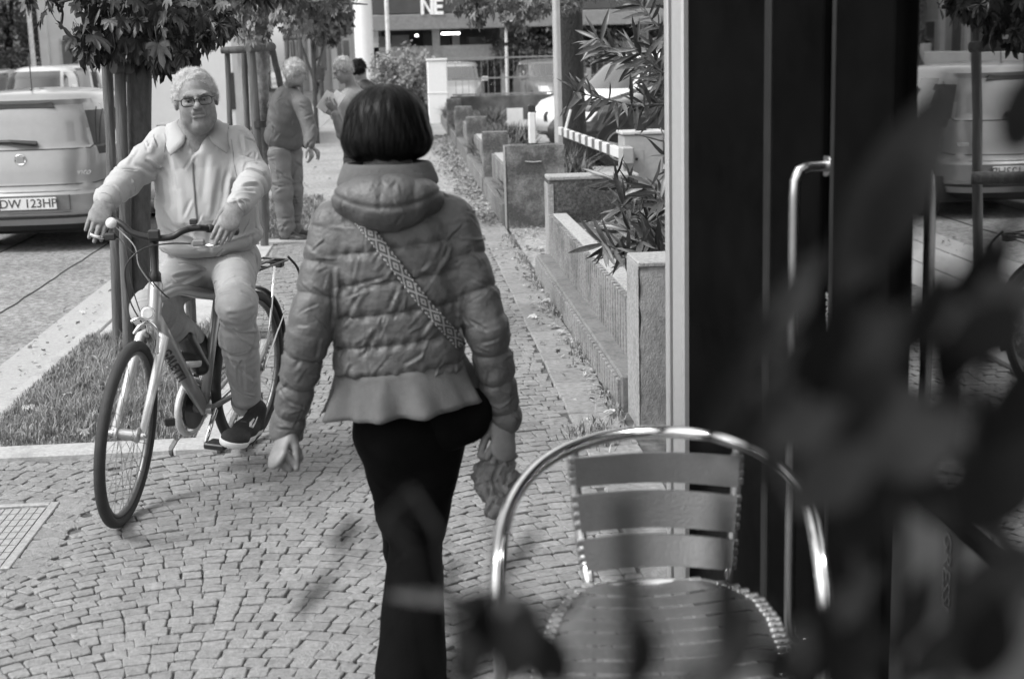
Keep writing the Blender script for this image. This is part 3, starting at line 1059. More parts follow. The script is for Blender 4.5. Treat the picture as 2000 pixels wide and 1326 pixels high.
def paint(name, v, metal=.55, rough=.32):
    return mat('paint_' + name, v, rough, .05, 8, metal=metal, coat=.7)

def car(label, pm, L=4.03, W=1.69, H=1.49, loc=(0, 0, 0), rotz=0, group='parked cars', rear=True, front=False, tall=False, plate=None, seg=96, gl_rear=None):
    """Car standing with its rear at y=0, nose at y=L. Horizontal sections stacked up the height."""
    t = thing('parked_car', label, 'car', loc, (0, 0, rotz), group)
    belt = .97 if not tall else 1.12
    # z, half width, rear y, front y, corner exponent
    K = [(.20, .72, .16, L - .22, 5), (.26, .775, .07, L - .10, 5), (.34, .80, .015, L - .03, 4.6), (.44, .825, .0, L, 4.4), (.54, .842, .0, L - .0, 4.2),
         (.575, .835, .035, L - .02, 4.0), (.62, .842, .055, L - .05, 4.0), (.80, .845, .07, L - .22, 4.0), (.90, .83, .085, L - .55, 4.0),
         (belt, .81, .10, L - 1.02, 4.0), (belt + .02, .775, .115, L - 1.08, 4.0),
         (H - .27, .70, .19, L - 1.55, 4.2), (H - .15, .655, .25, L - 1.80, 4.2), (H - .10, .63, .22, L - 1.92, 4.2), (H - .05, .58, .30, L - 2.1, 4), (H - .018, .45, .55, L - 2.35, 3.4), (H, .22, 1.0, L - 2.65, 3)]
    sx = W / 1.69
    N = seg
    rings, info = [], []
    zs = []
    for i in range(len(K) - 1):
        n = max(1, int((K[i + 1][0] - K[i][0]) / .045)) if K[i + 1][0] < H - .12 else 2
        for j in range(n):
            q = j / n
            zs.append([K[i][c] * (1 - q) + K[i + 1][c] * q for c in range(5)])
    zs.append(list(K[-1]))
    V_ = []
    for z, w, y0, y1, ex in zs:
        cy, hl = (y0 + y1) / 2, (y1 - y0) / 2
        for k in range(N):
            a = 2 * PI * k / N + PI / N
            c_, s_ = math.cos(a), math.sin(a)
            x = w * sx * math.copysign(abs(c_) ** (2 / ex), c_)
            y = hl * math.copysign(abs(s_) ** (2 / (ex if s_ < 0 else 3.2)), s_)
            bow = .035 * (1 - (x / (w * sx)) ** 2)        # the tail and nose bulge a little at the centre line
            y += -bow if s_ < 0 else bow * 2
            V_.append((x, cy + y, z))
    parts = {}
    def put(nm, f): parts.setdefault(nm, []).append(f)
    nr = len(zs)
    for i in range(nr - 1):
        zc = (zs[i][0] + zs[i + 1][0]) / 2
        for k in range(N):
            f = (i * N + k, i * N + (k + 1) % N, (i + 1) * N + (k + 1) % N, (i + 1) * N + k)
            xs = sum(V_[q][0] for q in f) / 4; ys = sum(V_[q][1] for q in f) / 4
            hw = (zs[i][1] + zs[i + 1][1]) / 2 * sx
            y0, y1 = (zs[i][2] + zs[i + 1][2]) / 2, (zs[i][3] + zs[i + 1][3]) / 2
            nm = 'body'
            isrear = ys < y0 + .12; isl = ys < y0 + .42; isfront = ys > y1 - .30
            side = abs(xs) > hw * .93 and not isrear
            if belt + .0 < zc < H - .15 and isrear and abs(xs) < hw * .80: nm = 'rear_window'
            elif isl and abs(xs) > hw * .81 and .93 < zc < H - .20: nm = 'tail_light_' + ('l' if xs < 0 else 'r')
            elif belt + .01 < zc < H - .14 and side and y0 + .35 < ys < y1 - .35:
                yy = (ys - y0) / (y1 - y0)
                nm = 'body' if abs(yy - .5) < .02 else ('side_window_' + ('l' if xs < 0 else 'r') + ('a' if yy < .5 else 'b'))
            elif belt + .01 < zc < H - .12 and isfront and abs(xs) < hw * .88: nm = 'windscreen'
            elif zc < .30: nm = 'sill'
            elif .655 < zc < .79 and isfront and abs(xs) > hw * .55: nm = 'head_light_' + ('l' if xs < 0 else 'r')
            elif .42 < zc < .62 and isfront and .06 < abs(xs) < hw * .34: nm = 'grille_' + ('l' if xs < 0 else 'r')
            put(nm, f)
    roof = [tuple((nr - 1) * N + k for k in range(N))]
    mm = {'body': pm, 'rear_window': gl_rear or m_glassl, 'side_window': m_glassd, 'windscreen': m_glassd, 'sill': m_trim, 'grille': m_trim}
    for nm, fs in parts.items():
        if nm == 'body': fs = fs + roof
        base = nm[:-2] if nm.startswith(('tail', 'head', 'grille')) else ('side_window' if nm.startswith('side_window') else nm)
        m_ = mm.get(base, m_lampr if nm.startswith('tail') else m_lampw)
        idx = sorted(set(q for f in fs for q in f)); mp_ = {q: n for n, q in enumerate(idx)}
        me = mesh_of(base, [V_[q] for q in idx], [tuple(mp_[q] for q in f) for f in fs], m_, True)
        me.set_sharp_from_angle(angle=math.radians(38))
        link(base, me, t)
    # underside, arches, wheels
    MB().box((-W / 2 + .12, .25, .16), (W / 2 - .12, L - .3, .42)).build('underbody', m_under, t)
    for sx_ in (-1, 1):
        for yw in (.74, L - .85):
            wx = sx_ * (W / 2 - .145)
            MB().lathe((wx - sx_ * .0, yw, .31), (sx_, 0, 0), [(-.06, .375), (.108, .37)], 28).build('wheel_arch', m_under, t)
            wh = MB().lathe((wx, yw, .30), (sx_, 0, 0), [(-.10, .22), (-.10, .28), (-.07, .30), (.07, .30), (.105, .285), (.112, .25), (.10, .21)], 28).build('wheel', m_tyre, t, auto=40)
            MB().lathe((wx, yw, .30), (sx_, 0, 0), [(.06, .05), (.06, .20), (.09, .215)], 24).build('rim', m_under, wh)
            sp = MB()
            for k in range(5):
                a = 2 * PI * k / 5 + .3
                sp.tube([(wx + sx_ * .09, yw + .03 * math.cos(a), .30 + .03 * math.sin(a)), (wx + sx_ * .10, yw + .20 * math.cos(a), .30 + .20 * math.sin(a))], [.035, .02], 6)
            sp.lathe((wx, yw, .30), (sx_, 0, 0), [(.098, .20), (.115, .208), (.115, .222), (.098, .222)], 24, cap=False)
            sp.build('hub_spokes', m_rim, wh, auto=40)
    for sx_ in (-1, 1):
        MB().obox((sx_ * (W / 2 + .06), L - 1.45, belt + .04), (.09, .045, .065), ch=.03).build('wing_mirror', pm, t)
    return t

m_silver = paint('silver', .30)
fx = at(60, 392, 13.9)
fiat = car('silver hatchback seen from behind, with a roof aerial, parked left of the stakes', m_silver, loc=(fx[0], 13.7, -.055), rotz=-.01, H=1.52)
# tailgate details of the nearest car (local coordinates, rear surface at y = 0)
def lrow(z): return 0.02
tg = MB()
def seam(pts, r=.006, nm='panel_gap', m_=None):
    MB().tube(pts, r, 5).build(nm, m_ or m_trim, fiat)
def ry(x, z):                     # depth of the tail surface found by a ray from behind
    dg = None
    best = 9
    o = V((x, -2, z)); d_ = V((0, 1, 0))
    hit = fiat_bvh.ray_cast(o, d_)
    return (hit[0].y if hit[0] else .1)
vv, ff = [], []
for ch in [c for c in C.objects if c.parent == fiat and c.name.split('.')[0] in ('body', 'rear_window', 'tail_light', 'sill')]:
    k = len(vv)
    vv += [v.co.copy() for v in ch.data.vertices]; ff += [tuple(i + k for i in p.vertices) for p in ch.data.polygons]
fiat_bvh = BVHTree.FromPolygons(vv, ff)
def surf(pts, off=.002): return [(x, ry(x, z) - off, z) for x, z in pts]
def smooth_line(P, n=10):
    out = []
    for i in range(len(P) - 1):
        for j in range(n): out.append((P[i][0] + (P[i + 1][0] - P[i][0]) * j / n, P[i][1] + (P[i + 1][1] - P[i][1]) * j / n))
    return out + [P[-1]]
seam(surf(smooth_line([(-.70, .98), (-.73, .90), (-.735, .72), (-.70, .655), (-.62, .635), (.62, .635), (.70, .655), (.735, .72), (.73, .90), (.70, .98)])), .005, 'tailgate_gap')
seam(surf(smooth_line([(-.62, 1.335), (-.64, 1.0), (-.60, .965), (.60, .965), (.64, 1.0), (.62, 1.335)])), .006, 'window_seal')
seam(surf(smooth_line([(-.78, .575), (.78, .575)])), .009, 'bumper_crease', m_silver)
seam(surf(smooth_line([(-.79, .335), (.79, .335)], 20)), .016, 'bumper_slot')
seam(surf(smooth_line([(-.78, .37), (.78, .37)], 20), .004), .012, 'bumper_lip', m_silver)
MB().prism([(-.30, 0), (.30, 0), (.27, .045), (-.27, .045)], (0, ry(0, 1.37) - .02, 1.352), (1, 0, 0), (0, .25, 1), -.02).build('high_brake_light', m_lampr, fiat)
MB().tube([(-.02, .62, 1.47), (.0, .60, 1.50)], [.028, .02], 10).build('aerial_base', m_trim, fiat)
MB().tube([(0, .60, 1.49), (-.03, .72, 1.86)], .006, 6).build('aerial', m_trim, fiat)
MB().tube([(-.45, ry(-.45, 1.03) - .03, 1.05), (-.1, ry(-.1, 1.05) - .035, 1.045), (.14, ry(.14, 1.03) - .03, 1.02)], [.014, .02, .026], 8).build('rear_wiper', m_trim, fiat)
bd = MB().lathe((-.02, ry(-.02, .875) + .0, .875), (0, -1, 0), [(0, .055), (.012, .055), (.016, .048), (.012, .04)], 24)
bdo = bd.build('badge', m_chrome, fiat, auto=40)
MB().box((-.055, ry(0, .875) - .018, .845), (.015, ry(0, .875) - .012, .905), ch=.003).build('badge_shield', m_silver, bdo)
Mrear = lambda x, y, z, s=1: Matrix.Translation((x, y, z)) @ Matrix.Rotation(PI / 2, 4, 'X')
add_text('model_lettering', 'Punto', .085, m_chrome, fiat, Mrear(.50, ry(.5, .74) - .004, .745), shear=.5, depth=.003)
MB().box((-.28, ry(0, .46) - .006, .40), (.42, ry(0, .46) + .03, .545), ch=.004).build('plate_recess', mat('recess', .10, .6), fiat)
pl_ = MB().box((-.22, ry(0, .46) - .020, .415), (.30, ry(0, .46) - .008, .525), ch=.003).build('number_plate', m_plate, fiat)
add_text('plate_lettering', 'DW 123HP', .115, m_ink, pl_, Mrear(.04, ry(0, .46) - .0215, .470), depth=.001, spacing=.96, bold=.0006)
seam(surf(smooth_line([(.655, 1.31), (.66, .99)])), .005, 'lamp_edge')
for sx_ in (-1, 1):
    for z0, z1, mm_ in ((1.16, 1.28, m_lampw),):
        pass

car('pale hatchback parked ahead in the opposite row, its roof showing above the silver car', paint('pale', .5), loc=(at(128, 150, 38)[0], 38, -.055), seg=64, L=4.2, H=1.74)
car('white car furthest left in the row across the road', paint('white', .68, .0), loc=(at(30, 150, 34)[0], 38, -.055), rotz=PI, seg=64, H=1.72)
car('light car behind the furthest left white one', paint('pale', .5), loc=(at(75, 140, 50)[0] - .5, 48, -.1), rotz=PI, seg=48, H=1.7)
car('tall white people carrier beyond the pale hatchback', paint('white', .68, .0), loc=(at(180, 130, 55)[0], 53, -.1), seg=48, H=1.95, W=1.85, tall=True)
wc = at(1012, 240, 22.5)
car('white off-road car nosing out behind the marker post and the lamp post', paint('white', .68, .0), loc=(6.74, 27.97, -.01), rotz=math.radians(112), seg=96, H=1.66, L=4.5, W=1.82)
car('grey car with a sloping pale windscreen behind the railings', paint('grey', .22), loc=(at(1040, 150, 39)[0] + .3, 41.4, -.01), rotz=PI + .12, seg=64, H=1.50)
car('small round-roofed pale car behind the railings beside the white gate pier', paint('pale', .5), loc=(at(915, 150, 39)[0] - .2, 41.2, -.01), rotz=PI - .1, seg=64, H=1.48, L=3.6, W=1.62)
car('dark car in the shade of the black trunk', paint('black', .02, .1), loc=(at(1105, 300, 21)[0] + 4.1, 22.0, -.01), rotz=math.radians(94), seg=64, H=1.40, L=4.2)

# van
vx = at(356, 200, 18)[0]
van = thing('parked_van', 'big plain white van parked well ahead of the silver hatchback', 'van', (-4.15, 28.2, -.055), group=None)
m_van = mat('van_white', .56, .4, .05, 5, coat=.3)
vb = MB().obox((0, 2.45, 1.42), (1.03, 2.45, 1.14), ch=.09)
vb.build('body', m_van, van)
MB().box((1.032, 2.9, 1.55), (1.042, 4.1, 2.1), ch=.004).build('side_window', m_glassd, van)
for z in (1.0, 1.45, 2.35): MB().box((1.028, .1, z), (1.040, 4.8, z + .03), ch=.004).build('side_ridge', m_van, van)
for y in (1.5, 2.8, 4.2): MB().box((1.029, y, .4), (1.034, y + .012, 2.3)).build('door_gap', m_trim, van)
MB().box((-.02, -.006, .4), (.0, .0, 2.45)).build('rear_door_gap', m_trim, van)
for sx_ in (-1, 1):
    MB().box((sx_ * .9 - .06, -.02, .8), (sx_ * .9 + .06, .0, 1.5), ch=.008).build('tail_light', m_lampr, van)
    for y in (.9, 4.0):
        wh = MB().lathe((sx_ * .93, y, .33), (sx_, 0, 0), [(-.1, .3), (-.07, .33), (.07, .33), (.1, .3), (.105, .2)], 24).build('wheel', m_tyre, van, auto=40)
mr_ = MB().obox((1.25, 3.75, 1.62), (.075, .05, .21), ch=.05).build('wing_mirror', m_trim, van)
MB().box((1.19, 3.695, 1.46), (1.31, 3.70, 1.62)).build('mirror_glass', m_chrome, mr_)
MB().tube([(1.0, 3.8, 1.5), (1.25, 3.76, 1.55)], .02, 6).build('mirror_arm', m_trim, van)

# ================================================================ BUILDINGS
m_wallL = mat('light_render', .62, .9, .06, 3, .2, 80, .004, stain=(.6, .85, .4))
m_wallM = mat('mid_render', .42, .9, .1, 3, .2, 80, .004)
m_wallD = mat('dark_panel', .06, .6, .2, 2)
m_win = mat('window_pane', .12, .08, .2, 2, spec=.9)
m_frame = mat('window_frame', .5, .6)

def building(name, label, x0, x1, y0, y1, h, m_, floors, cols, wz=1.5, ww=1.1, pil=True, side=None):
    t = thing(name, label, 'building', ((x0 + x1) / 2, y0, 0))
    w = (x1 - x0) / 2
    MB().box((-w, 0, -.2), (w, y1 - y0, h), ch=.03).build('wall', m_, t)
    MB().box((-w - .15, -.15, h), (w + .15, y1 - y0 + .15, h + .3), ch=.03).build('cornice', m_wallM, t)
    cw = 2 * w / cols
    for c_ in range(cols):
        xc = -w + (c_ + .5) * cw
        for f in range(floors):
            z0 = 1.0 + f * 3.2
            fo = MB().box((xc - ww / 2 - .08, -.05, z0 - .08), (xc + ww / 2 + .08, -.005, z0 + wz + .08), ch=.01).build('window', m_frame, t)
            MB().box((xc - ww / 2, -.065, z0), (xc - .03, -.051, z0 + wz)).build('pane', m_win, fo)
            MB().box((xc + .03, -.065, z0), (xc + ww / 2, -.051, z0 + wz)).build('pane', m_win, fo)
        if pil:
            for xx in (-w + c_ * cw,):
                MB().box((xx, -.22, 0), (xx + .3, .0, h), ch=.02).build('pilaster', m_wallL, t)
    if side:                                  # pilasters and windows along the street side
        sx_ = side; n = int((y1 - y0) / 3)
        for k in range(n):
            y = 1.5 + k * 3
            for f in range(floors):
                z0 = 1.0 + f * 3.2
                fo = MB().box((sx_ * (w + .005), y - .6, z0), (sx_ * (w + .05), y + .6, z0 + wz)).build('window', m_frame, t)
                MB().box((sx_ * (w + .051), y - .5, z0 + .08), (sx_ * (w + .06), y + .5, z0 + wz - .08)).build('pane', m_win, fo)
            MB().box((sx_ * w, y - 1.6, 0), (sx_ * (w + .2), y - 1.3, h)).build('pilaster', m_wallL, t)
    return t
building('apartment_building', 'pale building with tall pilasters closing the view over the cars', at(95, 60, 90)[0], at(175, 60, 90)[0] + 1.5, 90, 104, 13, m_wallL, 4, 4)
building('apartment_building', 'light building whose flank runs back behind the white van', -12.5, -7.4, 52, 84, 12, m_wallL, 3, 2, side=1)
building('town_house', 'light grey terrace with close set pilasters at the end of the footpath', at(600, 60, 75)[0] - 1.2, at(690, 60, 75)[0], 75, 92, 11, m_wallM, 3, 3, ww=.7)
building('town_house', 'far block seen between the walking man and the white column', at(560, 60, 110)[0], at(640, 60, 110)[0], 110, 120, 14, m_wallL, 4, 3)
# opposite side of the road (also what the shop glass mirrors)
building('apartment_building', 'plain long building on the far side of the road, left of the picture', -27, -16.5, 8, 34, 11, m_wallL, 3, 3, side=1)
building('apartment_building', 'second long building across the road beyond the plain one', -28, -17.5, 38, 70, 12, m_wallM, 3, 3, side=1)
low = thing('garden_wall', 'pale low wall across the road behind the parked cars', 'wall', (-13.2, 30, 0))
MB().box((-.1, -20, -.1), (.1, 60, 1.35), ch=.02).build('wall', m_wallL, low)
for k in range(18): MB().box((-.14, -20 + k * 4.4, -.1), (.14, -19.7 + k * 4.4, 1.6), ch=.02).build('pier', m_wallM, low)

# shop building with the lit hall
bx0, bx1 = at(700, 60, 46)[0], at(1330, 60, 46)[0]
shop = thing('shop_building', 'shop building with a dark fascia, a white letter N and lit lamps under its canopy', 'shop', (0, 46, 0))
MB().box((bx0, 1.6, 4.0), (bx1, 9, 7.5), ch=.02).build('upper_wall', m_wallD, shop)
fas = MB().box((bx0, .0, 2.95), (bx1, .3, 5.2), ch=.02).build('fascia', m_wallD, shop)
MB().box((bx0, -.02, 2.45), (bx1, .28, 2.93), ch=.02).build('canopy_edge', mat('canopy', .20, .6), shop)
MB().box((bx0, .28, 2.55), (bx1, 6, 2.62)).build('canopy_ceiling', mat('ceiling_panel', .35, .8), shop)
MB().box((bx0, 1.0, 1.45), (bx1, 1.15, 1.95)).build('beam', mat('beam_grey', .33, .7), shop)
MB().box((bx0, 8.9, -.1), (bx1, 9.1, 4)).build('back_wall', mat('hall_wall', .12, .8, .5, 1.2), shop)
MB().box((bx0, 1.0, -.1), (bx0 + .6, 9, 4)).build('side_wall', m_wallL, shop)
for x in (1.2, 3.4, 5.6, 8.0):
    MB().box((x - .12, .9, -.1), (x + .12, 1.1, 2.6)).build('post', mat('beam_grey', .33, .7), shop)
for k in range(10):
    x = bx0 + .9 + k * 1.1
    MB().box((x, 1.3, 0.1), (x + 1.0, 1.33, 1.44)).build('shop_window', glass_mat('shop_glass', .85), shop)
lit = emit_mat('lit_lamp', .9, 3.0)
for (px, py, w_) in ((787, 48, .5), (814, 48, .35), (896, 46, .5), (918, 46, .12), (832, 40, .16), (849, 37, .18), (955, 34, .24), (814, 70, .1), (757, 71, .1), (880, 66, .6)):
    q = at(px, py, 46.9)
    MB().obox((q[0], .9, q[2]), (w_ / 2, .05, .035), ch=.01).build('lamp', lit, shop)
for (px, py, w_, h_, mm_) in ((748, 82, .45, .35, 'light_render'), (782, 84, .6, .5, 'mid_render'), (855, 78, 1.0, .5, 'dark_panel'), (888, 90, .35, .9, 'light_render'), (930, 92, .6, .7, 'window_pane')):
    q = at(px, py, 49)
    MB().obox((q[0], 3, q[2]), (w_ / 2, .1, h_ / 2), ch=.02).build('display_board', MATS[mm_], shop)
q = at(834, 14, 46)
MB().prism([(0, 0), (.10, 0), (.10, .36), (.30, 0), (.40, 0), (.40, .5), (.30, .5), (.30, .15), (.10, .5), (0, .5)], (q[0] - .2, -.06, q[2] - .24), (1, 0, 0), (0, 0, 1), -.05).build('sign_letter', mat('sign_white', .8, .5), shop)
q = at(852, 14, 46)
MB().prism([(0, 0), (.3, 0), (.3, .1), (.1, .1), (.1, .2), (.28, .2), (.28, .3), (.1, .3), (.1, .4), (.3, .4), (.3, .5), (0, .5)], (q[0] - .08, -.06, q[2] - .24), (1, 0, 0), (0, 0, 1), -.05).build('sign_letter', mat('sign_white', .8, .5), shop)
t = thing('white_column', 'thick smooth white column at the corner of the shop building', 'column', (at(712, 100, 44)[0], 44, 0))
MB().lathe((0, 0, -.1), (0, 0, 1), [(0, .28), (9, .28)], 32).build('shaft', mat('white_stucco', .72, .8, .04), t, auto=40)
MB().lathe((0, 0, 0), (0, 0, 1), [(0, .33), (.3, .33), (.34, .285)], 32).build('base', m_wallM, t, auto=40)

# slender poles
def pole(px, Y, r, h, label, m_=m_post, name='lamp_post'):
    p = at(px, 130, Y)
    t = thing(name, label, 'lamp post', (p[0], Y, 0))
    MB().lathe((0, 0, -.1), (0, 0, 1), [(0, r * 1.15), (h, r * .8)], 14).build('pole', m_, t, auto=40)
    MB().tube([(0, 0, h), (0, -.05, h + .3), (0, -.6, h + .5)], [r * .8, r * .7, r * .6], 8).build('bracket', m_, t)
    MB().obox((0, -.9, h + .5), (.14, .35, .06), ch=.04).build('lantern', m_wallM, t)
    return t
m_pw = mat('pole_white', .6, .6)
pole(66, 44, .07, 7, 'pale slim lamp post above the parked cars at the far left', m_pw)
pole(760, 38, .055, 7, 'pale slim lamp post in front of the shop fascia', m_pw)
pole(990, 40, .05, 1.95, 'short thin lamp post before the shop shrubs', m_pw)
pole(575, 30, .03, 4, 'thin dark pole by the second row of stakes', mat('pole_dark', .1, .6))

# gate pier, wall and railings
gp = at(856, 239, 36)
t = thing('gate_pier', 'white rendered gate pier with a flat cap at the end of the low walls', 'gate pier', (gp[0] + .02, 36.0, 0))
MB().box((-.245, 0, -.1), (.245, .5, 1.52), ch=.02).build('shaft', mat('white_stucco', .72, .8, .04), t)
MB().box((-.265, -.02, 1.52), (.265, .52, 1.58), ch=.015).build('cap', m_wallL, t)
MB().box((-.255, -.01, .72), (.255, .51, .75), ch=.01).build('band', m_wallL, t)
wl = thing('railing_wall', 'dark stained low wall under the railings behind the bed', 'wall', (5, 36.6, 0))
MB().box((-3.75, 0, -.1), (9, .25, .62), ch=.02).build('wall', mat('dark_wall', .09, .95, .5, 3, .8, 60), wl)
rl = thing('railings', 'pale iron railings with pointed bars on the dark low wall', 'railings', (5, 36.7, .62))
m_rail = mat('rail_paint', .22, .5)
for z in (.02, .42, .92): MB().box((-3.7, .0, z), (9, .03, z + .035)).build('rail', m_rail, rl)
for k in range(76):
    x = -3.6 + k * .165
    MB().tube([(x, .015, .0), (x, .015, 1.12)], [.008, .004], 5).build('bar', m_rail, rl)
for x in (-.2, 3.5, 7.5): MB().box((x - .06, -.02, 0), (x + .06, .05, .62 if x < 0 else 1.0)).build('post', m_rail, rl)
t = thing('white_panel', 'small blank white board standing left of the white car', 'board', (at(1003, 228, 27)[0], 27, .1))
MB().box((-.12, 0, .15), (.18, .02, .55), ch=.004).build('panel', m_whitep, t)
MB().tube([(.03, .03, -.12), (.03, .03, .5)], .015, 6).build('stake', m_rail, t)

# ================================================================ TREES AND SHRUBS
def clumps(n, area, size, seed, name, m, parent, dens=None):
    """Crown of many leaf-sized faces gathered in clumps; area = list of (centre, radii)."""
    r = np.random.default_rng(seed)
    P, T = [], []
    for c_, R in area:
        m_ = int(n / len(area))
        sub = r.normal(size=(max(6, m_ // 60), 3)); sub /= np.linalg.norm(sub, axis=1)[:, None]
        sub *= (r.uniform(.25, 1.0, (len(sub), 1)) ** .5)
        k = r.integers(0, len(sub), m_)
        p = sub[k] + r.normal(size=(m_, 3)) * .17
        P.append(np.array(c_) + p * np.array(R))
        T.append((r.uniform(.6, 1.4, len(sub)))[k])
    P = np.concatenate(P); T = np.concatenate(T)
    m_ = len(P)
    a = r.normal(size=(m_, 3)); a /= np.linalg.norm(a, axis=1)[:, None]
    b_ = r.normal(size=(m_, 3)); b_ -= a * (a * b_).sum(1)[:, None]; b_ /= np.linalg.norm(b_, axis=1)[:, None]
    s_ = size * r.uniform(.6, 1.4, (m_, 1))
    v = np.stack([P - a * s_, P + b_ * s_ * .45, P + a * s_, P - b_ * s_ * .45], 1).reshape(-1, 3)
    f = np.arange(m_ * 4).reshape(-1, 4)
    return v, f, T * r.uniform(.75, 1.25, m_)
m_fol = mat('foliage', .085, .6, .3, 4, 0, tone=True)
m_fol_l = mat('foliage_pale', .26, .6, .3, 4, 0, tone=True)
def shrub(name, label, cat, loc, blobs, n, size, seed, m_=None, trunk_h=0, trunk_r=.06, group=None):
    t = thing(name, label, cat, loc, group=group)
    v, f, tt = clumps(n, blobs, size, seed, 'crown', m_, t)
    o = link('crown', mesh_of('crown', v, f, m_ or m_fol, False, tt), t); o['kind'] = 'stuff'
    tb_ = MB()
    c_ = blobs[0][0]
    tb_.tube([(0, 0, -.1), (c_[0] * .3, c_[1] * .3, c_[2] * .5), (c_[0], c_[1], c_[2])], [trunk_r, trunk_r * .8, trunk_r * .4], 9)
    for k, (c2, R) in enumerate(blobs[1:]):
        tb_.tube([(c_[0] * .3, c_[1] * .3, c_[2] * .45), c2], [trunk_r * .6, trunk_r * .25], 6)
    tb_.build('trunk', m_bark, t)
    return t
def L(px, Y): return (at(px, 130, Y)[0], Y, 0)
shrub('shrub', 'rounded pale shrub between the white column and the gate pier', 'shrub', L(775, 37.5), [((0, 0, 1.15), (.75, .6, .8)), ((.45, 0, 1.0), (.5, .5, .8)), ((-.45, 0, .9), (.4, .4, .6)), ((0, 0, .45), (.8, .5, .5))], 9000, .05, 31, m_fol_l)
shrub('tree', 'broad tree behind the railings right of the shop', 'tree', L(1040, 47), [((0, 0, 2.1), (1.2, 1, .9)), ((.9, 0, 2.4), (.9, 1, 1)), ((-.7, .2, 1.6), (.7, .7, .6)), ((1.8, 0, 1.9), (1, 1, .9))], 14000, .07, 32, m_fol, trunk_r=.1)
shrub('tree', 'dark tree behind the white off-road car', 'tree', L(1200, 48), [((0, 0, 2.3), (1.6, 1, 1.3)), ((1.5, 0, 2.2), (1.2, 1, 1.3)), ((-1.0, 0, 3.0), (1, 1, 1)), ((.5, 0, 4), (1.5, 1.3, 1.2))], 16000, .08, 33, m_fol, trunk_r=.12)
shrub('tree', 'big blurred tree at the far left behind the lamp post', 'tree', L(20, 60), [((0, 0, 4.2), (3, 2, 2.0)), ((2.0, 0, 2.9), (1.4, 1.5, 1.2)), ((-2, 0, 3.4), (2, 2, 2)), ((.5, 0, 5.8), (1.6, 2, 1.4))], 14000, .11, 34, m_fol_l, trunk_r=.2)
shrub('tree', 'smaller tree over the parked cars, right of the far left lamp post', 'tree', L(130, 66), [((0, 0, 2.9), (1.6, 1.2, .9)), ((1.2, 0, 3.1), (1.2, 1, .8)), ((-1, 0, 3.9), (.9, 1, 1.1))], 6500, .10, 35, m_fol_l, trunk_r=.12)
shrub('hedge_shrub', 'dark bush hanging over the pale wall at the far left', 'shrub', L(60, 58), [((0, 0, 1.5), (3.0, .8, .9)), ((3.2, 0, 1.4), (1.0, .8, .8))], 8000, .09, 36, m_fol_l)
shrub('tree', 'street tree crown hanging over the footpath beyond the two men', 'tree', L(612, 29), [((.0, 0, 2.75), (.7, .7, .5)), ((.35, 0, 2.3), (.45, .4, .35)), ((-.5, 0, 2.9), (.5, .6, .5)), ((.2, 0, 3.6), (.8, .8, .7))], 5200, .09, 37, m_fol, trunk_r=.05)

def leaf_tree(root, crown_pts, n, variants_, rng, size, max_single, m_, droop=.9):
    """Single leaves on a tree: each a part; those beyond the limit joined."""
    out, sts = [], []
    for k in range(n):
        c_, R = crown_pts[rng.randrange(len(crown_pts))]
        p = V([c_[i] + R[i] * max(-1, min(1, rng.gauss(0, .5))) for i in range(3)])
        rot = Matrix.Rotation(rng.uniform(0, 6.28), 3, 'Z') @ Matrix.Rotation(-(PI / 2) * rng.uniform(.45, 1.15) * droop, 3, 'X') @ Matrix.Rotation(rng.uniform(-.5, .5), 3, 'Y')
        out.append((p, rot, size * rng.uniform(.65, 1.25), rng.randrange(len(variants_))))
    b_ = root['base']
    def rank(o):
        p = o[0] + V(list(b_)); u, v_ = proj(p)
        return 0 if (-80 < u < 1400 and -60 < v_ < 400) else 1
    out.sort(key=rank)
    for (p, rot, s_, vi) in out[:max_single]:
        o = link('leaf', variants_[vi], root)
        o.matrix_local = Matrix.Translation(p) @ rot.to_4x4() @ Matrix.Scale(s_, 4)
    if len(out) > max_single:
        vv_, ff_, n_ = [], [], 0
        for (p, rot, s_, vi) in out[max_single:]:
            me = variants_[vi]
            vs = [tuple(p + rot @ (v.co * s_)) for v in me.vertices]
            vv_ += vs; ff_ += [tuple(i + n_ for i in q.vertices) for q in me.polygons]; n_ += len(vs)
        o = link('leaves', mesh_of('leaves', vv_, ff_, m_), root); o['kind'] = 'stuff'

m_maple = mat('maple_leaf', .036, .5, .35, 20, .3, 60, .004, rnd=.55)
maple_v = [leaf_mesh('leaf', 'maple', m_maple, 60 + i, 1.0) for i in range(8)]
rr = random.Random(5)
m_stake = mat('weathered_stake', .085, .85, .45, 20, .9, 60, .01, stretch=(1, 1, .12))

def stake_between(p0, p1, r, parent, nm='stake', m_=None):
    b_ = V(list(parent['base']))
    n = 6
    pts = [V(p0).lerp(V(p1), i / n) + V((rr.uniform(-.004, .004), rr.uniform(-.004, .004), 0)) for i in range(n + 1)]
    pts = [p - b_ for p in pts]
    MB().tube(pts, [r * rr.uniform(.93, 1.07) for _ in pts], 12).build(nm, m_ or m_stake, parent, auto=50)

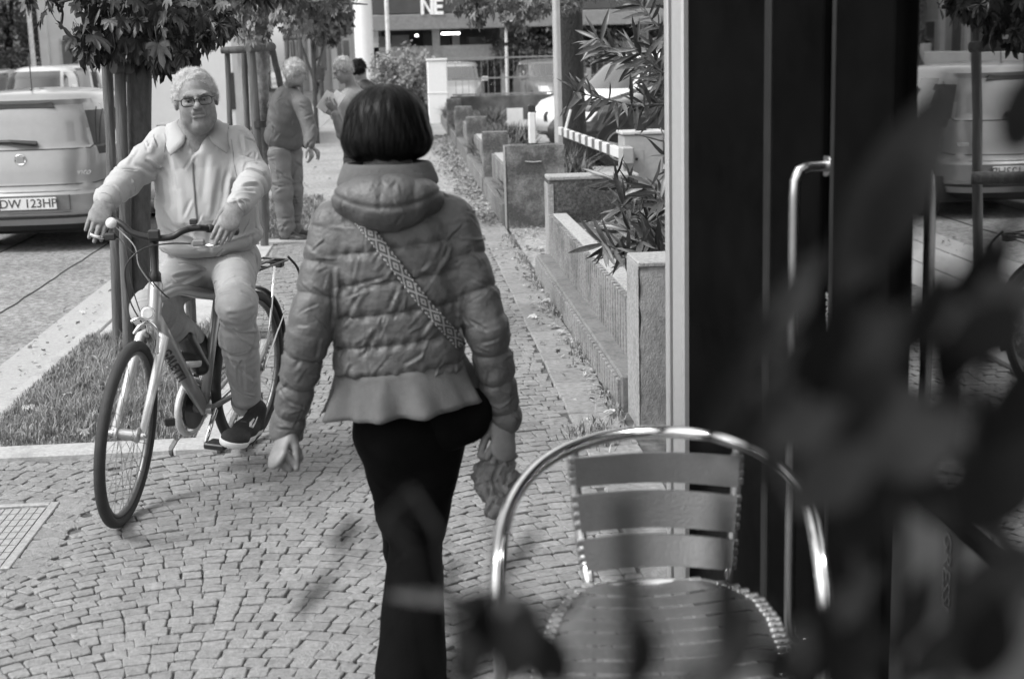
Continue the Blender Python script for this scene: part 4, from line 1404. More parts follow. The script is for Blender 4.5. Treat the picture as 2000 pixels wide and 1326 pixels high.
# --- the near tree: trunk and three stakes
tb = gnd(272, 690)
near_tree = thing('maple_tree', 'young maple whose big leaves hang over the cyclist, growing in the grass bed', 'tree', (tb[0], 8.45, 0))
B0 = V(list(near_tree['base']))
mb = MB()
P_ = [V(at(px, py, 8.45)) - B0 for px, py in ((268, 655), (270, 500), (272, 350), (272, 200), (273, 60), (274, -60), (280, -300))]
P_[0].z = -.1
mb.tube(P_, [.078, .070, .068, .070, .072, .068, .055], 16)
for a, h, l in ((.4, 2.15, .7), (2.5, 2.25, .6), (1.2, 2.4, .8), (3.9, 2.1, .5), (5.3, 2.3, .7)):
    p = P_[4] + V((0, 0, h - 2.0))
    mb.tube([p, p + V((math.cos(a) * l * .5, math.sin(a) * l * .5, .12)), p + V((math.cos(a) * l, math.sin(a) * l, .05))], [.03, .018, .008], 7)
mb.build('trunk', m_bark, near_tree, auto=60)
crown = []
for px, py, Y, rx, rz in ((235, 20, 8.2, .30, .16), (190, 75, 8.1, .14, .12), (175, 85, 8.3, .07, .09), (300, 55, 8.1, .28, .16), (355, 40, 8.0, .20, .18), (350, 90, 8.2, .10, .06), (420, 20, 8.2, .20, .10),
                          (300, -40, 8.4, .7, .22), (240, 90, 8.5, .16, .10), (310, 120, 8.3, .05, .05), (395, 62, 8.2, .10, .06), (275, 45, 8.7, .3, .2), (500, -20, 8.5, .25, .08), (170, -20, 8.5, .30, .05), (440, 50, 8.3, .05, .06),
                          (200, 30, 8.4, .2, .15), (340, 20, 8.6, .3, .16)):
    crown.append((V(at(px, py, Y)) - B0, (rx, .22, rz)))
wts = []
for c_ in crown: wts += [c_] * max(1, int(c_[1][0] * c_[1][2] * 90))
leaf_tree(near_tree, wts, 520, maple_v, rr, .17, 290, m_maple)
stk = thing('tree_stakes', 'three dark timber stakes joined by half round rails round the near tree', 'tree stakes', (B0.x, 8.6, 0))
stake_between(at(207, 60, 8.75), gnd(232, 676), .031, stk)
g0 = at(246, 640, 8.35); stake_between(at(232, 30, 8.35), (g0[0], 8.35, -.05), .033, stk)
g0 = at(372, 640, 8.9); stake_between(at(360, 60, 8.9), (g0[0], 8.9, -.05), .032, stk)
stake_between(at(224, 408, 8.55), at(392, 398, 8.75), .040, stk, 'rail')
stake_between(at(222, 132, 8.3), at(380, 135, 8.8), .035, stk, 'rail')

# --- second staked tree
t2 = thing('maple_tree', 'pale trunked young maple inside its own stakes, left of the man in the padded jacket', 'tree', (at(505, 475, 13.9)[0], 13.9, 0))
B2 = V(list(t2['base']))
mb = MB()
P_ = [V(at(px, py, 13.9)) - B2 for px, py in ((508, 470), (508, 300), (510, 150), (512, 40), (514, -60))]
P_[0].z = -.1
mb.tube(P_, [.09, .078, .072, .065, .05], 14)
for a, h, l in ((0, 0, 1.0), (2.4, .1, .9), (1.2, .2, .9), (4.4, .1, .8), (-.5, .15, 1.3)):
    p = P_[3] + V((0, 0, h))
    mb.tube([p, p + V((math.cos(a) * l * .5, math.sin(a) * l * .5, .16)), p + V((math.cos(a) * l, math.sin(a) * l, .12))], [.03, .018, .007], 7)
mb.build('trunk', mat('pale_bark', .24, .85, .35, 14, .8, 60, .01, stain=(4, .45, .5)), t2, auto=60)
m_maple2 = mat('maple_leaf_light', .12, .5, .35, 20, .3, 60, .004, rnd=.5)
maple_w = [leaf_mesh('leaf', 'maple', m_maple2, 80 + i, 1.0) for i in range(6)]
crown = []
for px, py, Y, rx, rz in ((480, 30, 13.5, .22, .22), (540, 25, 13.6, .3, .16), (600, 20, 13.8, .25, .12), (560, 55, 13.4, .22, .08), (630, 40, 14.2, .2, .10), (650, 10, 14, .18, .1), (500, 75, 13.4, .10, .06), (610, 65, 14.2, .12, .06), (560, -40, 13.8, .8, .2), (455, 10, 13.6, .16, .2)):
    crown.append((V(at(px, py, Y)) - B2, (rx, .35, rz)))
wts = []
for c_ in crown: wts += [c_] * max(1, int(c_[1][0] * c_[1][2] * 90))
leaf_tree(t2, wts, 430, maple_w, rr, .15, 290, m_maple2)
st2 = thing('tree_stakes', 'timber stakes with a top rail behind the cyclist, round the second maple', 'tree stakes', (B2.x, 13.5, 0))
def sg(px, py, Y, z=None):
    p = at(px, py, Y)
    return (p[0], p[1], z if z is not None else p[2])
stake_between(at(444, 96, 13.6), sg(457, 470, 13.6, -.05), .026, st2)
stake_between(at(476, 92, 13.9), sg(494, 470, 13.9, -.05), .028, st2)
stake_between(at(489, 85, 13.2), sg(517, 475, 13.2, -.05), .040, st2)
stake_between(at(530, 88, 13.5), at(556, 200, 13.9), .030, st2, 'brace')
stake_between(at(432, 99, 13.55), at(486, 97, 13.5), .032, st2, 'rail')
stake_between(at(485, 95, 13.1), at(534, 92, 13.5), .036, st2, 'rail')
MB().lathe(V(at(507, 243, 13.2)) - V(list(st2['base'])), (0, 0, 1), [(-.03, .06), (.03, .06)], 14).build('strap', m_trim, st2)
st3 = thing('tree_stakes', 'pale far stakes with a crossbar under the street tree', 'tree stakes', (at(575, 100, 28)[0], 28, 0))
for px in (560, 585): stake_between(at(px, 72, 28), sg(px + 4, 260, 28, -.05), .045, st3)
stake_between(at(553, 75, 28), at(590, 73, 28), .05, st3, 'rail')

# --- foliage hanging in from the big tree above the shop
crown = []
Bp_ = V(list(plane_tree['base']))
for px, py, Y, rx, rz in ((912, 5, 17.5, .25, .12), (940, 15, 17.5, .3, .16), (1000, 10, 17.6, .3, .14), (1040, 15, 17.8, .25, .15), (1110, 10, 17.3, .12, .14), (930, 38, 17.7, .1, .06), (1010, 45, 17.8, .15, .06), (1130, -20, 17.5, .5, .15), (940, -30, 17.5, .4, .12), (1090, 10, 18, .3, .1)):
    crown.append((V(at(px, py, Y)) - Bp_, (rx, .3, rz)))
wts = []
for c_ in crown: wts += [c_] * max(1, int(c_[1][0] * c_[1][2] * 90))
leaf_tree(plane_tree, wts, 420, maple_w, rr, .15, 280, m_maple2)
# ================================================================ SHOP FRONT ON THE RIGHT
class Plane:
    """Upright plane of the shop front: p on it, u along it towards the far end, n out of it."""
    def __init__(s, p, deg):
        t_ = math.radians(deg)
        s.p = np.array([p[0], p[1], 0.0]); s.u = np.array([math.sin(t_), math.cos(t_), 0]); s.n = np.array([-s.u[1], s.u[0], 0])
        s.R = Matrix((tuple(s.u), tuple(-s.n), (0, 0, 1))).transposed()
    def hit(s, px, py=600):
        d = AX @ np.array([px - 1000, -(py - 663), F_PX])
        return EYE + d * (((s.p - EYE) @ s.n) / (d @ s.n))
    def s(s, px, py=600): return (s.hit(px, py) - s.p) @ s.u
DOOR = Plane((.81, 4.10), -11.5)
_e = DOOR.hit(1742)
PANE = Plane((_e[0] + .005, _e[1] - .01), 0.9)
FU, FN, FP = DOOR.u, DOOR.n, DOOR.p
def fs_(px, py=600): return (DOOR.hit(px, py) - FP) @ FU
def fz(px, py): return DOOR.hit(px, py)[2]
FRm = Matrix((tuple(FU), tuple(-FN), (0, 0, 1))).transposed()      # local x along the front, y into the shop
front = thing('cafe_frontage', 'dark cafe front with an aluminium post and a mirroring pane on the right', 'shop front', (FP[0], FP[1], 0))
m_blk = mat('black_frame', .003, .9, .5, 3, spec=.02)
m_alu = mat('anodised_aluminium', .40, .42, .05, 40, .1, 200, metal=.35)
m_alud = mat('aluminium_slot', .035, .6)
m_pane = glass_mat('shop_pane', .6, .014, refl=.55, ior=1.5)
def fbox(s0, s1, y0, y1, z0, z1, nm, m_, ch=.004, par=None):
    hs_ = [(s1 - s0) / 2, (y1 - y0) / 2, (z1 - z0) / 2]
    c_ = FRm @ V(((s0 + s1) / 2, (y0 + y1) / 2, (z0 + z1) / 2))
    return MB().obox(c_, [abs(h) for h in hs_], FRm, ch=ch).build(nm, m_, par or front)
def seg(p0, p1): a, b_ = fs_(p0), fs_(p1); return min(a, b_), max(a, b_)
ZT = 3.0
sA = [fs_(x) for x in (1311, 1318, 1331, 1352, 1500, 1512, 1607, 1627, 1633, 1742)]
fbox(sA[1], sA[0] , -.020, .06, -.05, ZT, 'post_flange', m_alu)
fbox(sA[2], sA[1] , .0, .06, -.05, ZT, 'post_slot', m_alud)
fbox(sA[3], sA[2] , -.030, .06, -.05, ZT, 'post_face', m_alu, .006)
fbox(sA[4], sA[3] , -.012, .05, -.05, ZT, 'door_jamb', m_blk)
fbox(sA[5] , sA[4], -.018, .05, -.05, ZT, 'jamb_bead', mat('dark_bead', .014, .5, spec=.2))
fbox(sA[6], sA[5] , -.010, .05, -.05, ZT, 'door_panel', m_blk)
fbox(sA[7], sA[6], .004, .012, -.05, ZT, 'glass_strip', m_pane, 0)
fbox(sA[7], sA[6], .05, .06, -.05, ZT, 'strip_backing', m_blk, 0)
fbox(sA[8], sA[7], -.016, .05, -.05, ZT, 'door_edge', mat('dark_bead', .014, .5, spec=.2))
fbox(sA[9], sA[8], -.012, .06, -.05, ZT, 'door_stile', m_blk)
def pbox(s0, s1, y0, y1, z0, z1, nm, m_, ch=.004, par=None):
    par = par or front
    c_ = PANE.R @ V(((s0 + s1) / 2, (y0 + y1) / 2, (z0 + z1) / 2)) + V(PANE.p) - par.location
    c_.z += par.location.z
    return MB().obox(c_, [abs(s1 - s0) / 2, abs(y1 - y0) / 2, abs(z1 - z0) / 2], PANE.R, ch=ch).build(nm, m_, par)
sP0 = -1.75
zs_ = PANE.hit(1800, 985)[2]
pbox(sP0, 0, .01, .018, zs_ + .03, ZT, 'window_pane', m_pane, 0)
pbox(sP0, 0, -.004, .04, zs_, zs_ + .03, 'transom', m_blk)
kick = pbox(sP0, 0, .006, .03, -.05, zs_, 'lower_panel', mat('smoked_panel', .04, .35, .1, 3), 0)
pbox(sP0 - .2, sP0, -.012, .06, -.05, ZT, 'window_stile', m_blk)
# faint raised lettering on the lower panel and on the strip: runs of vertical script
Mx = Matrix((tuple(FU), (0, 0, 1), tuple(FN))).transposed().to_4x4()
def front_text(body, size, px, py, m_, pl, out):
    h_ = pl.hit(px, py)
    p = V(h_) + V(pl.n * out) - V((FP[0], FP[1], 0))
    Rr = Matrix(((-pl.u[0], 0, pl.n[0]), (-pl.u[1], 0, pl.n[1]), (0, 1, 0))).to_4x4()
    add_text('door_lettering', body, size, m_, front, Matrix.Translation(p) @ Rr @ Matrix.Rotation(-PI / 2, 4, 'Z'), depth=.0006)
front_text('INGRESSI', .055, 1845, 1090, mat('frosted_letter', .065, .5), PANE, -.003)
front_text('SPINGERE', .022, 1617, 610, mat('frosted_letter2', .40, .5), DOOR, .002)
# dark room behind
room = thing('shop_interior', 'unlit room behind the cafe window', 'room', (FP[0], FP[1], 0))
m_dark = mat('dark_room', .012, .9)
room.location = (0, 0, 0)
X1 = float(PANE.p[0])
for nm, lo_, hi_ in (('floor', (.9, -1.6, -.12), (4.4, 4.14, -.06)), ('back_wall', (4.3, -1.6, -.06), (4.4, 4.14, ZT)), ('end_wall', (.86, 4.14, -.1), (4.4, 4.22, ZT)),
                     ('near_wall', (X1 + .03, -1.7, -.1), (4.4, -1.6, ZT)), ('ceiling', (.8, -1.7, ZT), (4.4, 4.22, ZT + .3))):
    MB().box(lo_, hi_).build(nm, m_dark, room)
up = thing('cafe_building', 'upper wall of the cafe building above the dark front', 'building', (1.0, 0, ZT + .3))
MB().box((0, -9, .0), (6, 4.3, 6), ch=.02).build('wall', m_wallM, up)
MB().box((X1 - .98, -9, -ZT - .4), (5.9, -1.75, -.01), ch=.02).build('side_wall', m_wallM, up)
for z in (): fbox(sA[4] - .012, sA[4] + .012, -.034, -.018, z, z + .09, 'hinge', mat('dark_bead', .014, .5, spec=.2))
MB().lathe(V(FU * fs_(1668)) + V(FN * .013) + V((0, 0, 1.02)), FN, [(0, .016), (.008, .015)], 16).build('lock', mat('lock_steel', .3, .3, metal=1), front)
fbox(sA[9], sA[3], -.05, .06, -.05, .04, 'threshold', m_alu)
# door handle
hd = thing('door_handle', 'long bent chrome tube handle standing off the black door', 'door handle', (FP[0], FP[1], 0))
def fw(s_, out, z): return V(FU * s_) + V(FN * out) + V((0, 0, z))
hz1, hz0 = fz(1600, 322), fz(1600, 1245)
sh = fs_(1612)
path = [fw(sh, .0, hz1), fw(sh, .05, hz1), fw(sh, .072, hz1 - .008), fw(sh, .082, hz1 - .03), fw(sh, .084, hz1 - .07)]
path += [fw(sh, .084, hz1 + (hz0 - hz1) * i / 10) for i in range(1, 10)]
path += [fw(sh, .084, hz0 + .07), fw(sh, .082, hz0 + .03), fw(sh, .072, hz0 + .008), fw(sh, .05, hz0), fw(sh, .0, hz0)]
m_brush = mat('brushed_steel', .42, .25, .06, 60, metal=1.0)
MB().tube(path, .0135, 14).build('bar', m_brush, hd, auto=60)
for z in (hz1, hz0): MB().lathe(fw(sh, .0, z), FN, [(.0, .024), (.006, .024)], 18).build('rosette', m_brush, hd, auto=40)

# raised terrace in front of the cafe (below the frame) carrying chair and pots
DECK = .20
dk = S(MB().box((-.30, -2.2, -.1), (.98, 3.12, DECK), ch=.01).build('terrace_step', m_conc))
# ================================================================ ALUMINIUM ARMCHAIR
ch = thing('armchair', 'aluminium bistro armchair with slatted back beside the cafe door', 'chair', (at(1290, 900, 2.6)[0], 2.6, DECK))
m_tube = mat('polished_aluminium', .72, .16, .05, 30, metal=1.0)
m_slat = mat('brushed_aluminium', .20, .45, .06, 50, .15, 160, metal=.85, stretch=(1, .1, 1))
BC = V(list(ch['base']))
def cp(px, py, z):                        # chair point: pixel at a height above the terrace
    d = AX @ np.array([px - 1000, -(py - 663), F_PX]); t_ = (DECK + z - CAM_H) / d[2]
    return V(EYE + d * t_) - BC
def cy(px, py, Y): return V(at(px, py, Y)) - BC
hoop = [cy(980, 1330, 2.17), cy(975, 1230, 2.17), cy(972, 1150, 2.18), cy(976, 1070, 2.22), cy(990, 1000, 2.33), cy(1016, 950, 2.46), cy(1060, 905, 2.60), cy(1120, 872, 2.72), cy(1200, 850, 2.80), cy(1290, 843, 2.83),
        cy(1380, 850, 2.80), cy(1455, 872, 2.72), cy(1520, 910, 2.60), cy(1563, 955, 2.46), cy(1586, 1010, 2.33), cy(1600, 1080, 2.22), cy(1610, 1160, 2.18), cy(1610, 1240, 2.17), cy(1606, 1340, 2.17)]
legL = [V((hoop[0].x - .0, hoop[0].y, .0)), V((hoop[0].x, hoop[0].y, .3))]
legR = [V((hoop[-1].x, hoop[-1].y, .3)), V((hoop[-1].x, hoop[-1].y, .0))]
MB().tube(spline(legL + hoop + legR), .0135, 14).build('arm_hoop', m_tube, ch, auto=60)
stile = {}
for nm, pts in (('l', [(1118, 872, 2.80), (1122, 930, 2.80), (1130, 1010, 2.79), (1141, 1090, 2.77), (1152, 1150, 2.74)]), ('r', [(1440, 866, 2.79), (1439, 930, 2.80), (1434, 1010, 2.79), (1429, 1090, 2.77), (1422, 1142, 2.74)])):
    P = [cy(*p) for p in pts]
    stile[nm] = P
    foot = V((P[-1].x, P[-1].y + .02, .0))
    MB().tube(spline(P + [V((P[-1].x, P[-1].y + .0, .2)), foot]), .0115, 12).build('back_leg', m_tube, ch, auto=60)
def on_stile(nm, f):
    P = stile[nm]; x = f * (len(P) - 1); i = min(int(x), len(P) - 2); return P[i].lerp(P[i + 1], x - i)
for k, (f0, f1) in enumerate(((.08, .30), (.35, .575), (.62, .84))):
    vs, fs = [], []
    n = 14
    for i in range(n + 1):
        q = i / n
        bowy = .035 * math.sin(PI * q)
        for f, dz in ((f0, 0), (f1, 0)):
            a = on_stile('l', f).lerp(on_stile('r', f), q)
            vs.append((a.x, a.y - .012 + bowy, a.z)); vs.append((a.x, a.y - .016 + bowy - .004, a.z))
    for i in range(n):
        a = i * 4; b_ = a + 4
        fs += [(a, a + 2, b_ + 2, b_), (a + 1, b_ + 1, b_ + 3, a + 3), (a, b_, b_ + 1, a + 1), (a + 2, a + 3, b_ + 3, b_ + 2)]
    fs += [(0, 1, 3, 2), (n * 4, n * 4 + 2, n * 4 + 3, n * 4 + 1)]
    o = MB().add(vs, fs).build('back_slat', m_slat, ch, auto=40)
    ends = MB()
    for nm in ('l', 'r'):
        for j in range(4):
            p = on_stile(nm, f0 + (f1 - f0) * (j + .5) / 4)
            ends.obox(p, (.0125, .0125, .0080), ch=.003)
    o = ends.build('slat_clips', m_slat, ch); o['kind'] = 'stuff'
# seat: rounded frame with slats wrapped round it
sz = .44
SP = [cp(1150, 1150, sz), cp(1210, 1141, sz), cp(1290, 1137, sz), cp(1370, 1140, sz), cp(1425, 1148, sz), cp(1480, 1175, sz), cp(1510, 1215, sz), cp(1530, 1270, sz), cp(1537, 1330, sz), cp(1500, 1365, sz),
      cp(1290, 1380, sz), cp(1085, 1370, sz), cp(1048, 1330, sz), cp(1066, 1270, sz), cp(1088, 1215, sz), cp(1112, 1175, sz)]
MB().tube(SP + SP[:1], .011, 12, closed=False).build('seat_frame', m_tube, ch, auto=60)
ysn = sorted(p.y for p in SP); ylo, yhi = ysn[0] + .012, ysn[-1] - .006
def width_at(y):
    xs = []
    for i in range(len(SP)):
        a, b_ = SP[i], SP[(i + 1) % len(SP)]
        if (a.y - y) * (b_.y - y) <= 0 and abs(a.y - b_.y) > 1e-6: xs.append(a.x + (b_.x - a.x) * (y - a.y) / (b_.y - a.y))
    return min(xs), max(xs)
ns = 9
for k in range(ns):
    y0 = ylo + (yhi - ylo) * k / ns + .003; y1 = ylo + (yhi - ylo) * (k + 1) / ns - .003
    vs, fs = [], []
    for i in range(13):
        q = i / 12
        for y in (y0, (y0 + y1) / 2, y1):
            a, b_ = width_at(y)
            x = a + (b_ - a) * q
            e = min(q, 1 - q)
            z = sz + .013 - .016 * math.sin(PI * q) + (.004 if y == (y0 + y1) / 2 else 0) - (.012 if e < .01 else 0)
            vs.append((x + (-.008 if q == 0 else .008 if q == 1 else 0), y, z))
    for i in range(12):
        for j in range(2):
            a = i * 3 + j
            fs.append((a, a + 1, a + 4, a + 3))
    MB().add(vs, fs).build('seat_slat', m_slat, ch, smooth=True)
for sx_ in (-1, 1):
    cl = MB()
    for k in range(22):
        y = ylo + (yhi - ylo) * (k + .5) / 22
        a, b_ = width_at(y)
        cl.obox(((a if sx_ < 0 else b_), y, sz), (.0130, .0072, .0125), ch=.004)
    o = cl.build('slat_ends', mat('slat_end', .4, .35, metal=.9), ch); o['kind'] = 'stuff'
MB().tube([SP[12] + V((0, 0, -.02)), V((hoop[0].x, hoop[0].y, .42))], .009, 8).build('stretcher', m_tube, ch)
MB().tube([SP[8] + V((0, 0, -.02)), V((hoop[-1].x, hoop[-1].y, .42))], .009, 8).build('stretcher', m_tube, ch)

# ================================================================ OLEANDERS
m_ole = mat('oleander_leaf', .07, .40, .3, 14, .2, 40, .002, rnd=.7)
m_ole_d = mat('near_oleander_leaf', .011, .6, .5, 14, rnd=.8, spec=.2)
m_stem = mat('oleander_stem', .14, .7, .3, 20)
ole_v = [leaf_mesh('leaf', 'oleander', m_ole, 200 + i, 1.0) for i in range(6)]
def leaf_between(p0, p1, w, me, parent, roll=0.0, nm='leaf'):
    """Place a unit leaf so that it runs p0 -> p1 with half width w."""
    a, b_ = V(p0), V(p1); d = b_ - a; L_ = d.length; y = d / L_
    x = y.cross(V((0, -1, .3))).normalized(); z = x.cross(y)
    R = Matrix((x, y, z)).transposed() @ Matrix.Rotation(roll, 3, 'Y')
    o = link(nm, me, parent)
    o.matrix_local = Matrix.Translation(a) @ R.to_4x4() @ Matrix.Diagonal((w / .075, L_, L_, 1)).to_4x4()
    return o
def oleander(label, root, branches, seed, leafL=(.12, .21), group='oleanders in the near planter', per=.022, maxn=280):
    r = random.Random(seed)
    t = thing('oleander', label, 'shrub', root, group=group)
    B = V(list(root)); n = 0; sb = MB()
    for br in branches:
        P = [V((r.uniform(-.05, .05), r.uniform(-.05, .05), 0))] + [V(at(*q)) - B for q in br]
        P = spline(P, 8)
        sb.tube(P, [.011 - .008 * i / len(P) for i in range(len(P))], 6)
        acc = 0; st_i = int(len(P) * .42)
        for i in range(st_i, len(P)):
            acc += (P[i] - P[i - 1]).length
            tip = i == len(P) - 1
            while acc > per or tip:
                acc -= per
                T_ = (P[i] - P[i - 1]).normalized()
                for _ in range(5 if tip else 2):
                    if n >= maxn: break
                    g = V((r.gauss(0, 1), r.gauss(0, 1), r.gauss(0, 1))); g = (g - T_ * g.dot(T_)).normalized()
                    d_ = (T_ * r.uniform(.25, 1.0) + g * r.uniform(.5, .95) + V((0, 0, -r.uniform(0, .35)))).normalized()
                    L_ = r.uniform(*leafL)
                    p = P[i] - T_ * r.uniform(0, per)
                    leaf_between(p, p + d_ * L_, L_ * r.uniform(.05, .08), ole_v[r.randrange(6)], t, r.uniform(-.9, .9)); n += 1
                if tip: break
    sb.build('stem', m_stem, t, smooth=True)
    return t
oleander('oleander leaning out over the barrier, its long leaves crossing the striped arm', (1.95, 8.9, .40),
         [[(1330, 235, 8.6), (1230, 205, 8.3), (1120, 180, 8.1)], [(1335, 190, 8.8), (1240, 130, 8.6), (1165, 75, 8.5)],
          [(1340, 120, 9), (1290, 60, 8.9), (1250, 5, 8.9)], [(1335, 180, 8.6), (1290, 140, 8.4), (1240, 95, 8.3)], [(1335, 230, 8.6), (1300, 170, 8.5), (1275, 90, 8.5)], [(1340, 60, 9), (1300, 10, 9), (1290, -40, 9)],
          [(1335, 290, 8.8), (1290, 275, 8.6), (1240, 262, 8.5)]], 1)
oleander('oleander spreading low beside the post, one branch drooping over the near pillar', (1.70, 7.6, .40),
         [[(1340, 500, 7.4), (1255, 502, 7.1), (1175, 475, 6.9)], [(1340, 400, 7.8), (1260, 390, 7.6), (1195, 350, 7.5)], [(1340, 460, 7.6), (1270, 440, 7.5), (1215, 400, 7.4)],
          [(1340, 480, 7.4), (1290, 470, 7.3), (1225, 450, 7.2)], [(1335, 440, 7.5), (1300, 400, 7.4), (1270, 360, 7.4)], [(1335, 500, 7.3), (1290, 490, 7.1), (1250, 470, 7.0)],
          [(1335, 350, 7.7), (1310, 300, 7.6), (1290, 250, 7.6)]], 2)

# near oleander: a few big soft leaves close to the lens, rooted in pots on the terrace
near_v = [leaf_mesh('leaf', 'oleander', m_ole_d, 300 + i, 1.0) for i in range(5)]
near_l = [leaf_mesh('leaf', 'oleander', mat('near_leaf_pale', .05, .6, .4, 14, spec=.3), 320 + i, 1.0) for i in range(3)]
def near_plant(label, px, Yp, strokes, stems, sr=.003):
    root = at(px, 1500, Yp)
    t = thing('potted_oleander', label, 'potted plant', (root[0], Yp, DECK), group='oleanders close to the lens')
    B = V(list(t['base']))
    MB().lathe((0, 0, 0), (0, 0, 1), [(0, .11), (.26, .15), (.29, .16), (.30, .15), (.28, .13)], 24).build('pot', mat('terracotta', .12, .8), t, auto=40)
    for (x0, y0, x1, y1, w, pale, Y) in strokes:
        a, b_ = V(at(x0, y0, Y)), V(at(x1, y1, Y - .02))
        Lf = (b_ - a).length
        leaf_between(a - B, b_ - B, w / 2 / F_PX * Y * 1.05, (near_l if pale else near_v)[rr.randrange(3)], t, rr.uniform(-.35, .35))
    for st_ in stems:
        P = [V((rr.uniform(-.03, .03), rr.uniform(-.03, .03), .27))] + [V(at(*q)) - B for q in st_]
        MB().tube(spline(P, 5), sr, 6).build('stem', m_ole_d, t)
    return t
S1 = [(1640, 560, 1870, 160, 150, 0, .55), (1700, 520, 1800, 300, 110, 0, .5), (1560, 760, 1660, 600, 120, 0, .46), (1440, 900, 1560, 760, 70, 0, .5), (1780, 700, 1850, 520, 100, 0, .46), (1440, 720, 1620, 500, 84, 1, .58), (1680, 860, 1470, 640, 46, 1, .60), (1370, 880, 1510, 620, 74, 0, .58), (1560, 800, 1720, 540, 90, 0, .56),
      (1590, 960, 1760, 620, 130, 0, .52), (1840, 760, 1960, 460, 150, 0, .52), (1700, 980, 1900, 760, 150, 0, .50), (1620, 830, 1800, 760, 120, 0, .54), (2030, 1130, 1830, 920, 60, 1, .58), (1870, 1340, 2010, 1160, 100, 1, .52),
      (1580, 1250, 1710, 1120, 70, 0, .56), (1930, 960, 2040, 700, 160, 0, .5), (1980, 300, 2040, 120, 120, 0, .5), (1560, 660, 1500, 900, 80, 0, .56), (1760, 960, 1960, 1010, 110, 0, .5), (1900, 620, 2030, 560, 120, 0, .5),
      (1780, 1330, 1900, 1210, 90, 0, .5), (1860, 1200, 2030, 1080, 120, 0, .5), (1660, 1340, 1700, 1230, 100, 0, .5), (1480, 960, 1560, 780, 60, 0, .58), (1750, 640, 1880, 600, 90, 0, .5), (1560, 1340, 1660, 1260, 80, 0, .5),
      (1560, 980, 1700, 880, 130, 0, .45), (1700, 900, 1880, 820, 150, 0, .45), (1880, 1040, 2030, 860, 160, 0, .45), (1500, 860, 1640, 800, 100, 0, .48), (1640, 1080, 1720, 960, 120, 0, .46), (1880, 700, 1990, 600, 140, 0, .44), (1620, 700, 1760, 620, 110, 0, .46), (1900, 1330, 1960, 1180, 120, 0, .45), (1740, 1280, 1830, 1130, 90, 0, .47), (1620, 1330, 1600, 1180, 90, 0, .47)]
near_plant('potted oleander close to the lens on the right, its blurred dark leaves over the door', 1780, .55, S1,
           [[(1760, 1330, .54), (1700, 1000, .55), (1640, 700, .56), (1700, 420, .56)], [(1850, 1330, .53), (1900, 900, .52), (1950, 560, .52), (2010, 320, .5)], [(1700, 1330, .56), (1560, 1000, .57), (1480, 760, .58)]])
S2 = [(1395, 1340, 1480, 1190, 90, 0, .42), (1225, 1350, 1280, 1240, 80, 0, .42), (1500, 1345, 1570, 1240, 90, 1, .42), (1320, 1350, 1400, 1290, 70, 1, .42), (1590, 1345, 1500, 1270, 80, 0, .42)]
near_plant('potted oleander under the chair seat, its soft dark tips over the slats', 1400, .56, S2, [[(1400, 1400, .42), (1440, 1300, .42)], [(1240, 1400, .42), (1250, 1320, .42)]])
S3 = [(990, 1120, 1050, 1035, 26, 0, .66), (652, 1072, 694, 1014, 26, 0, .68), (575, 1205, 648, 1118, 24, 0, .68), (868, 1146, 900, 1090, 18, 0, .70), (900, 1330, 960, 1180, 84, 0, .57), (1000, 1330, 1010, 1200, 90, 0, .55), (1060, 1340, 1030, 1180, 60, 0, .57),
      (880, 1200, 960, 1160, 50, 0, .58), (960, 1180, 1060, 1200, 60, 1, .58), (1060, 1200, 1130, 1170, 34, 0, .6), (930, 1340, 900, 1230, 60, 1, .56), (760, 1160, 950, 1175, 26, 1, .66), (1100, 1340, 1080, 1240, 60, 0, .56)]
near_plant('potted oleander below the walking woman, soft leaf tips rising into the picture', 980, .58, S3, [[(980, 1330, .57), (990, 1200, .58), (1010, 1130, .64)], [(900, 1330, .58), (700, 1100, .67)], [(860, 1340, .6), (600, 1190, .68)]], sr=.0009)
# ================================================================ PEOPLE
m_skin = mat('skin', .185, .5, .22, 70, .6, 260, .004, sss=.08)
m_skin_d = mat('skin_shade', .14, .5, .15, 40, .35, 240, .003)
m_hair_w = mat('grey_hair', .44, .6, .35, 120, .9, 220, .006, stretch=(1, 1, .4))
m_hair_b = mat('dark_hair', .003, .45, .5, 160, .5, 260, .003, spec=.12, stretch=(1, 1, .08))
m_jkt = mat('pale_jacket', .33, .8, .05, 9, .35, 180, .003)
m_jkt2 = mat('pale_jacket_trim', .42, .8, .05, 9)
m_shirt = mat('white_shirt', .66, .8, .04, 20, .2, 200)
m_trs = mat('pale_trousers', .275, .85, .10, 14, .5, 160, .003)
m_puff = mat('puffer_shell', .070, .55, .10, 10, .55, 38, .010, spec=.5)
m_puffc = mat('puffer_collar', .085, .85, .1, 60, .5, 300)
m_pep = mat('peplum_wool', .078, .88, .1, 40, .5, 260, .003)
m_black = mat('black_velvet', .0025, .8, .3, 20, .3, 120, .004, spec=.06)
m_shoe = mat('black_knit', .008, .8, .4, 140, .8, 200, .004)
m_sole = mat('pale_sole', .55, .55, .12, 30, .2, 80)
m_strand_w = mat('grey_strand', .44, .6, .2, 30, tone=True)
m_strand_b = mat('dark_strand', .004, .45, .2, 30, tone=True, spec=.18)
m_lens = glass_mat('spectacle_lens', .93, .02)
m_frame_b = mat('spectacle_frame', .01, .3)

def A3(q): return at(*q)

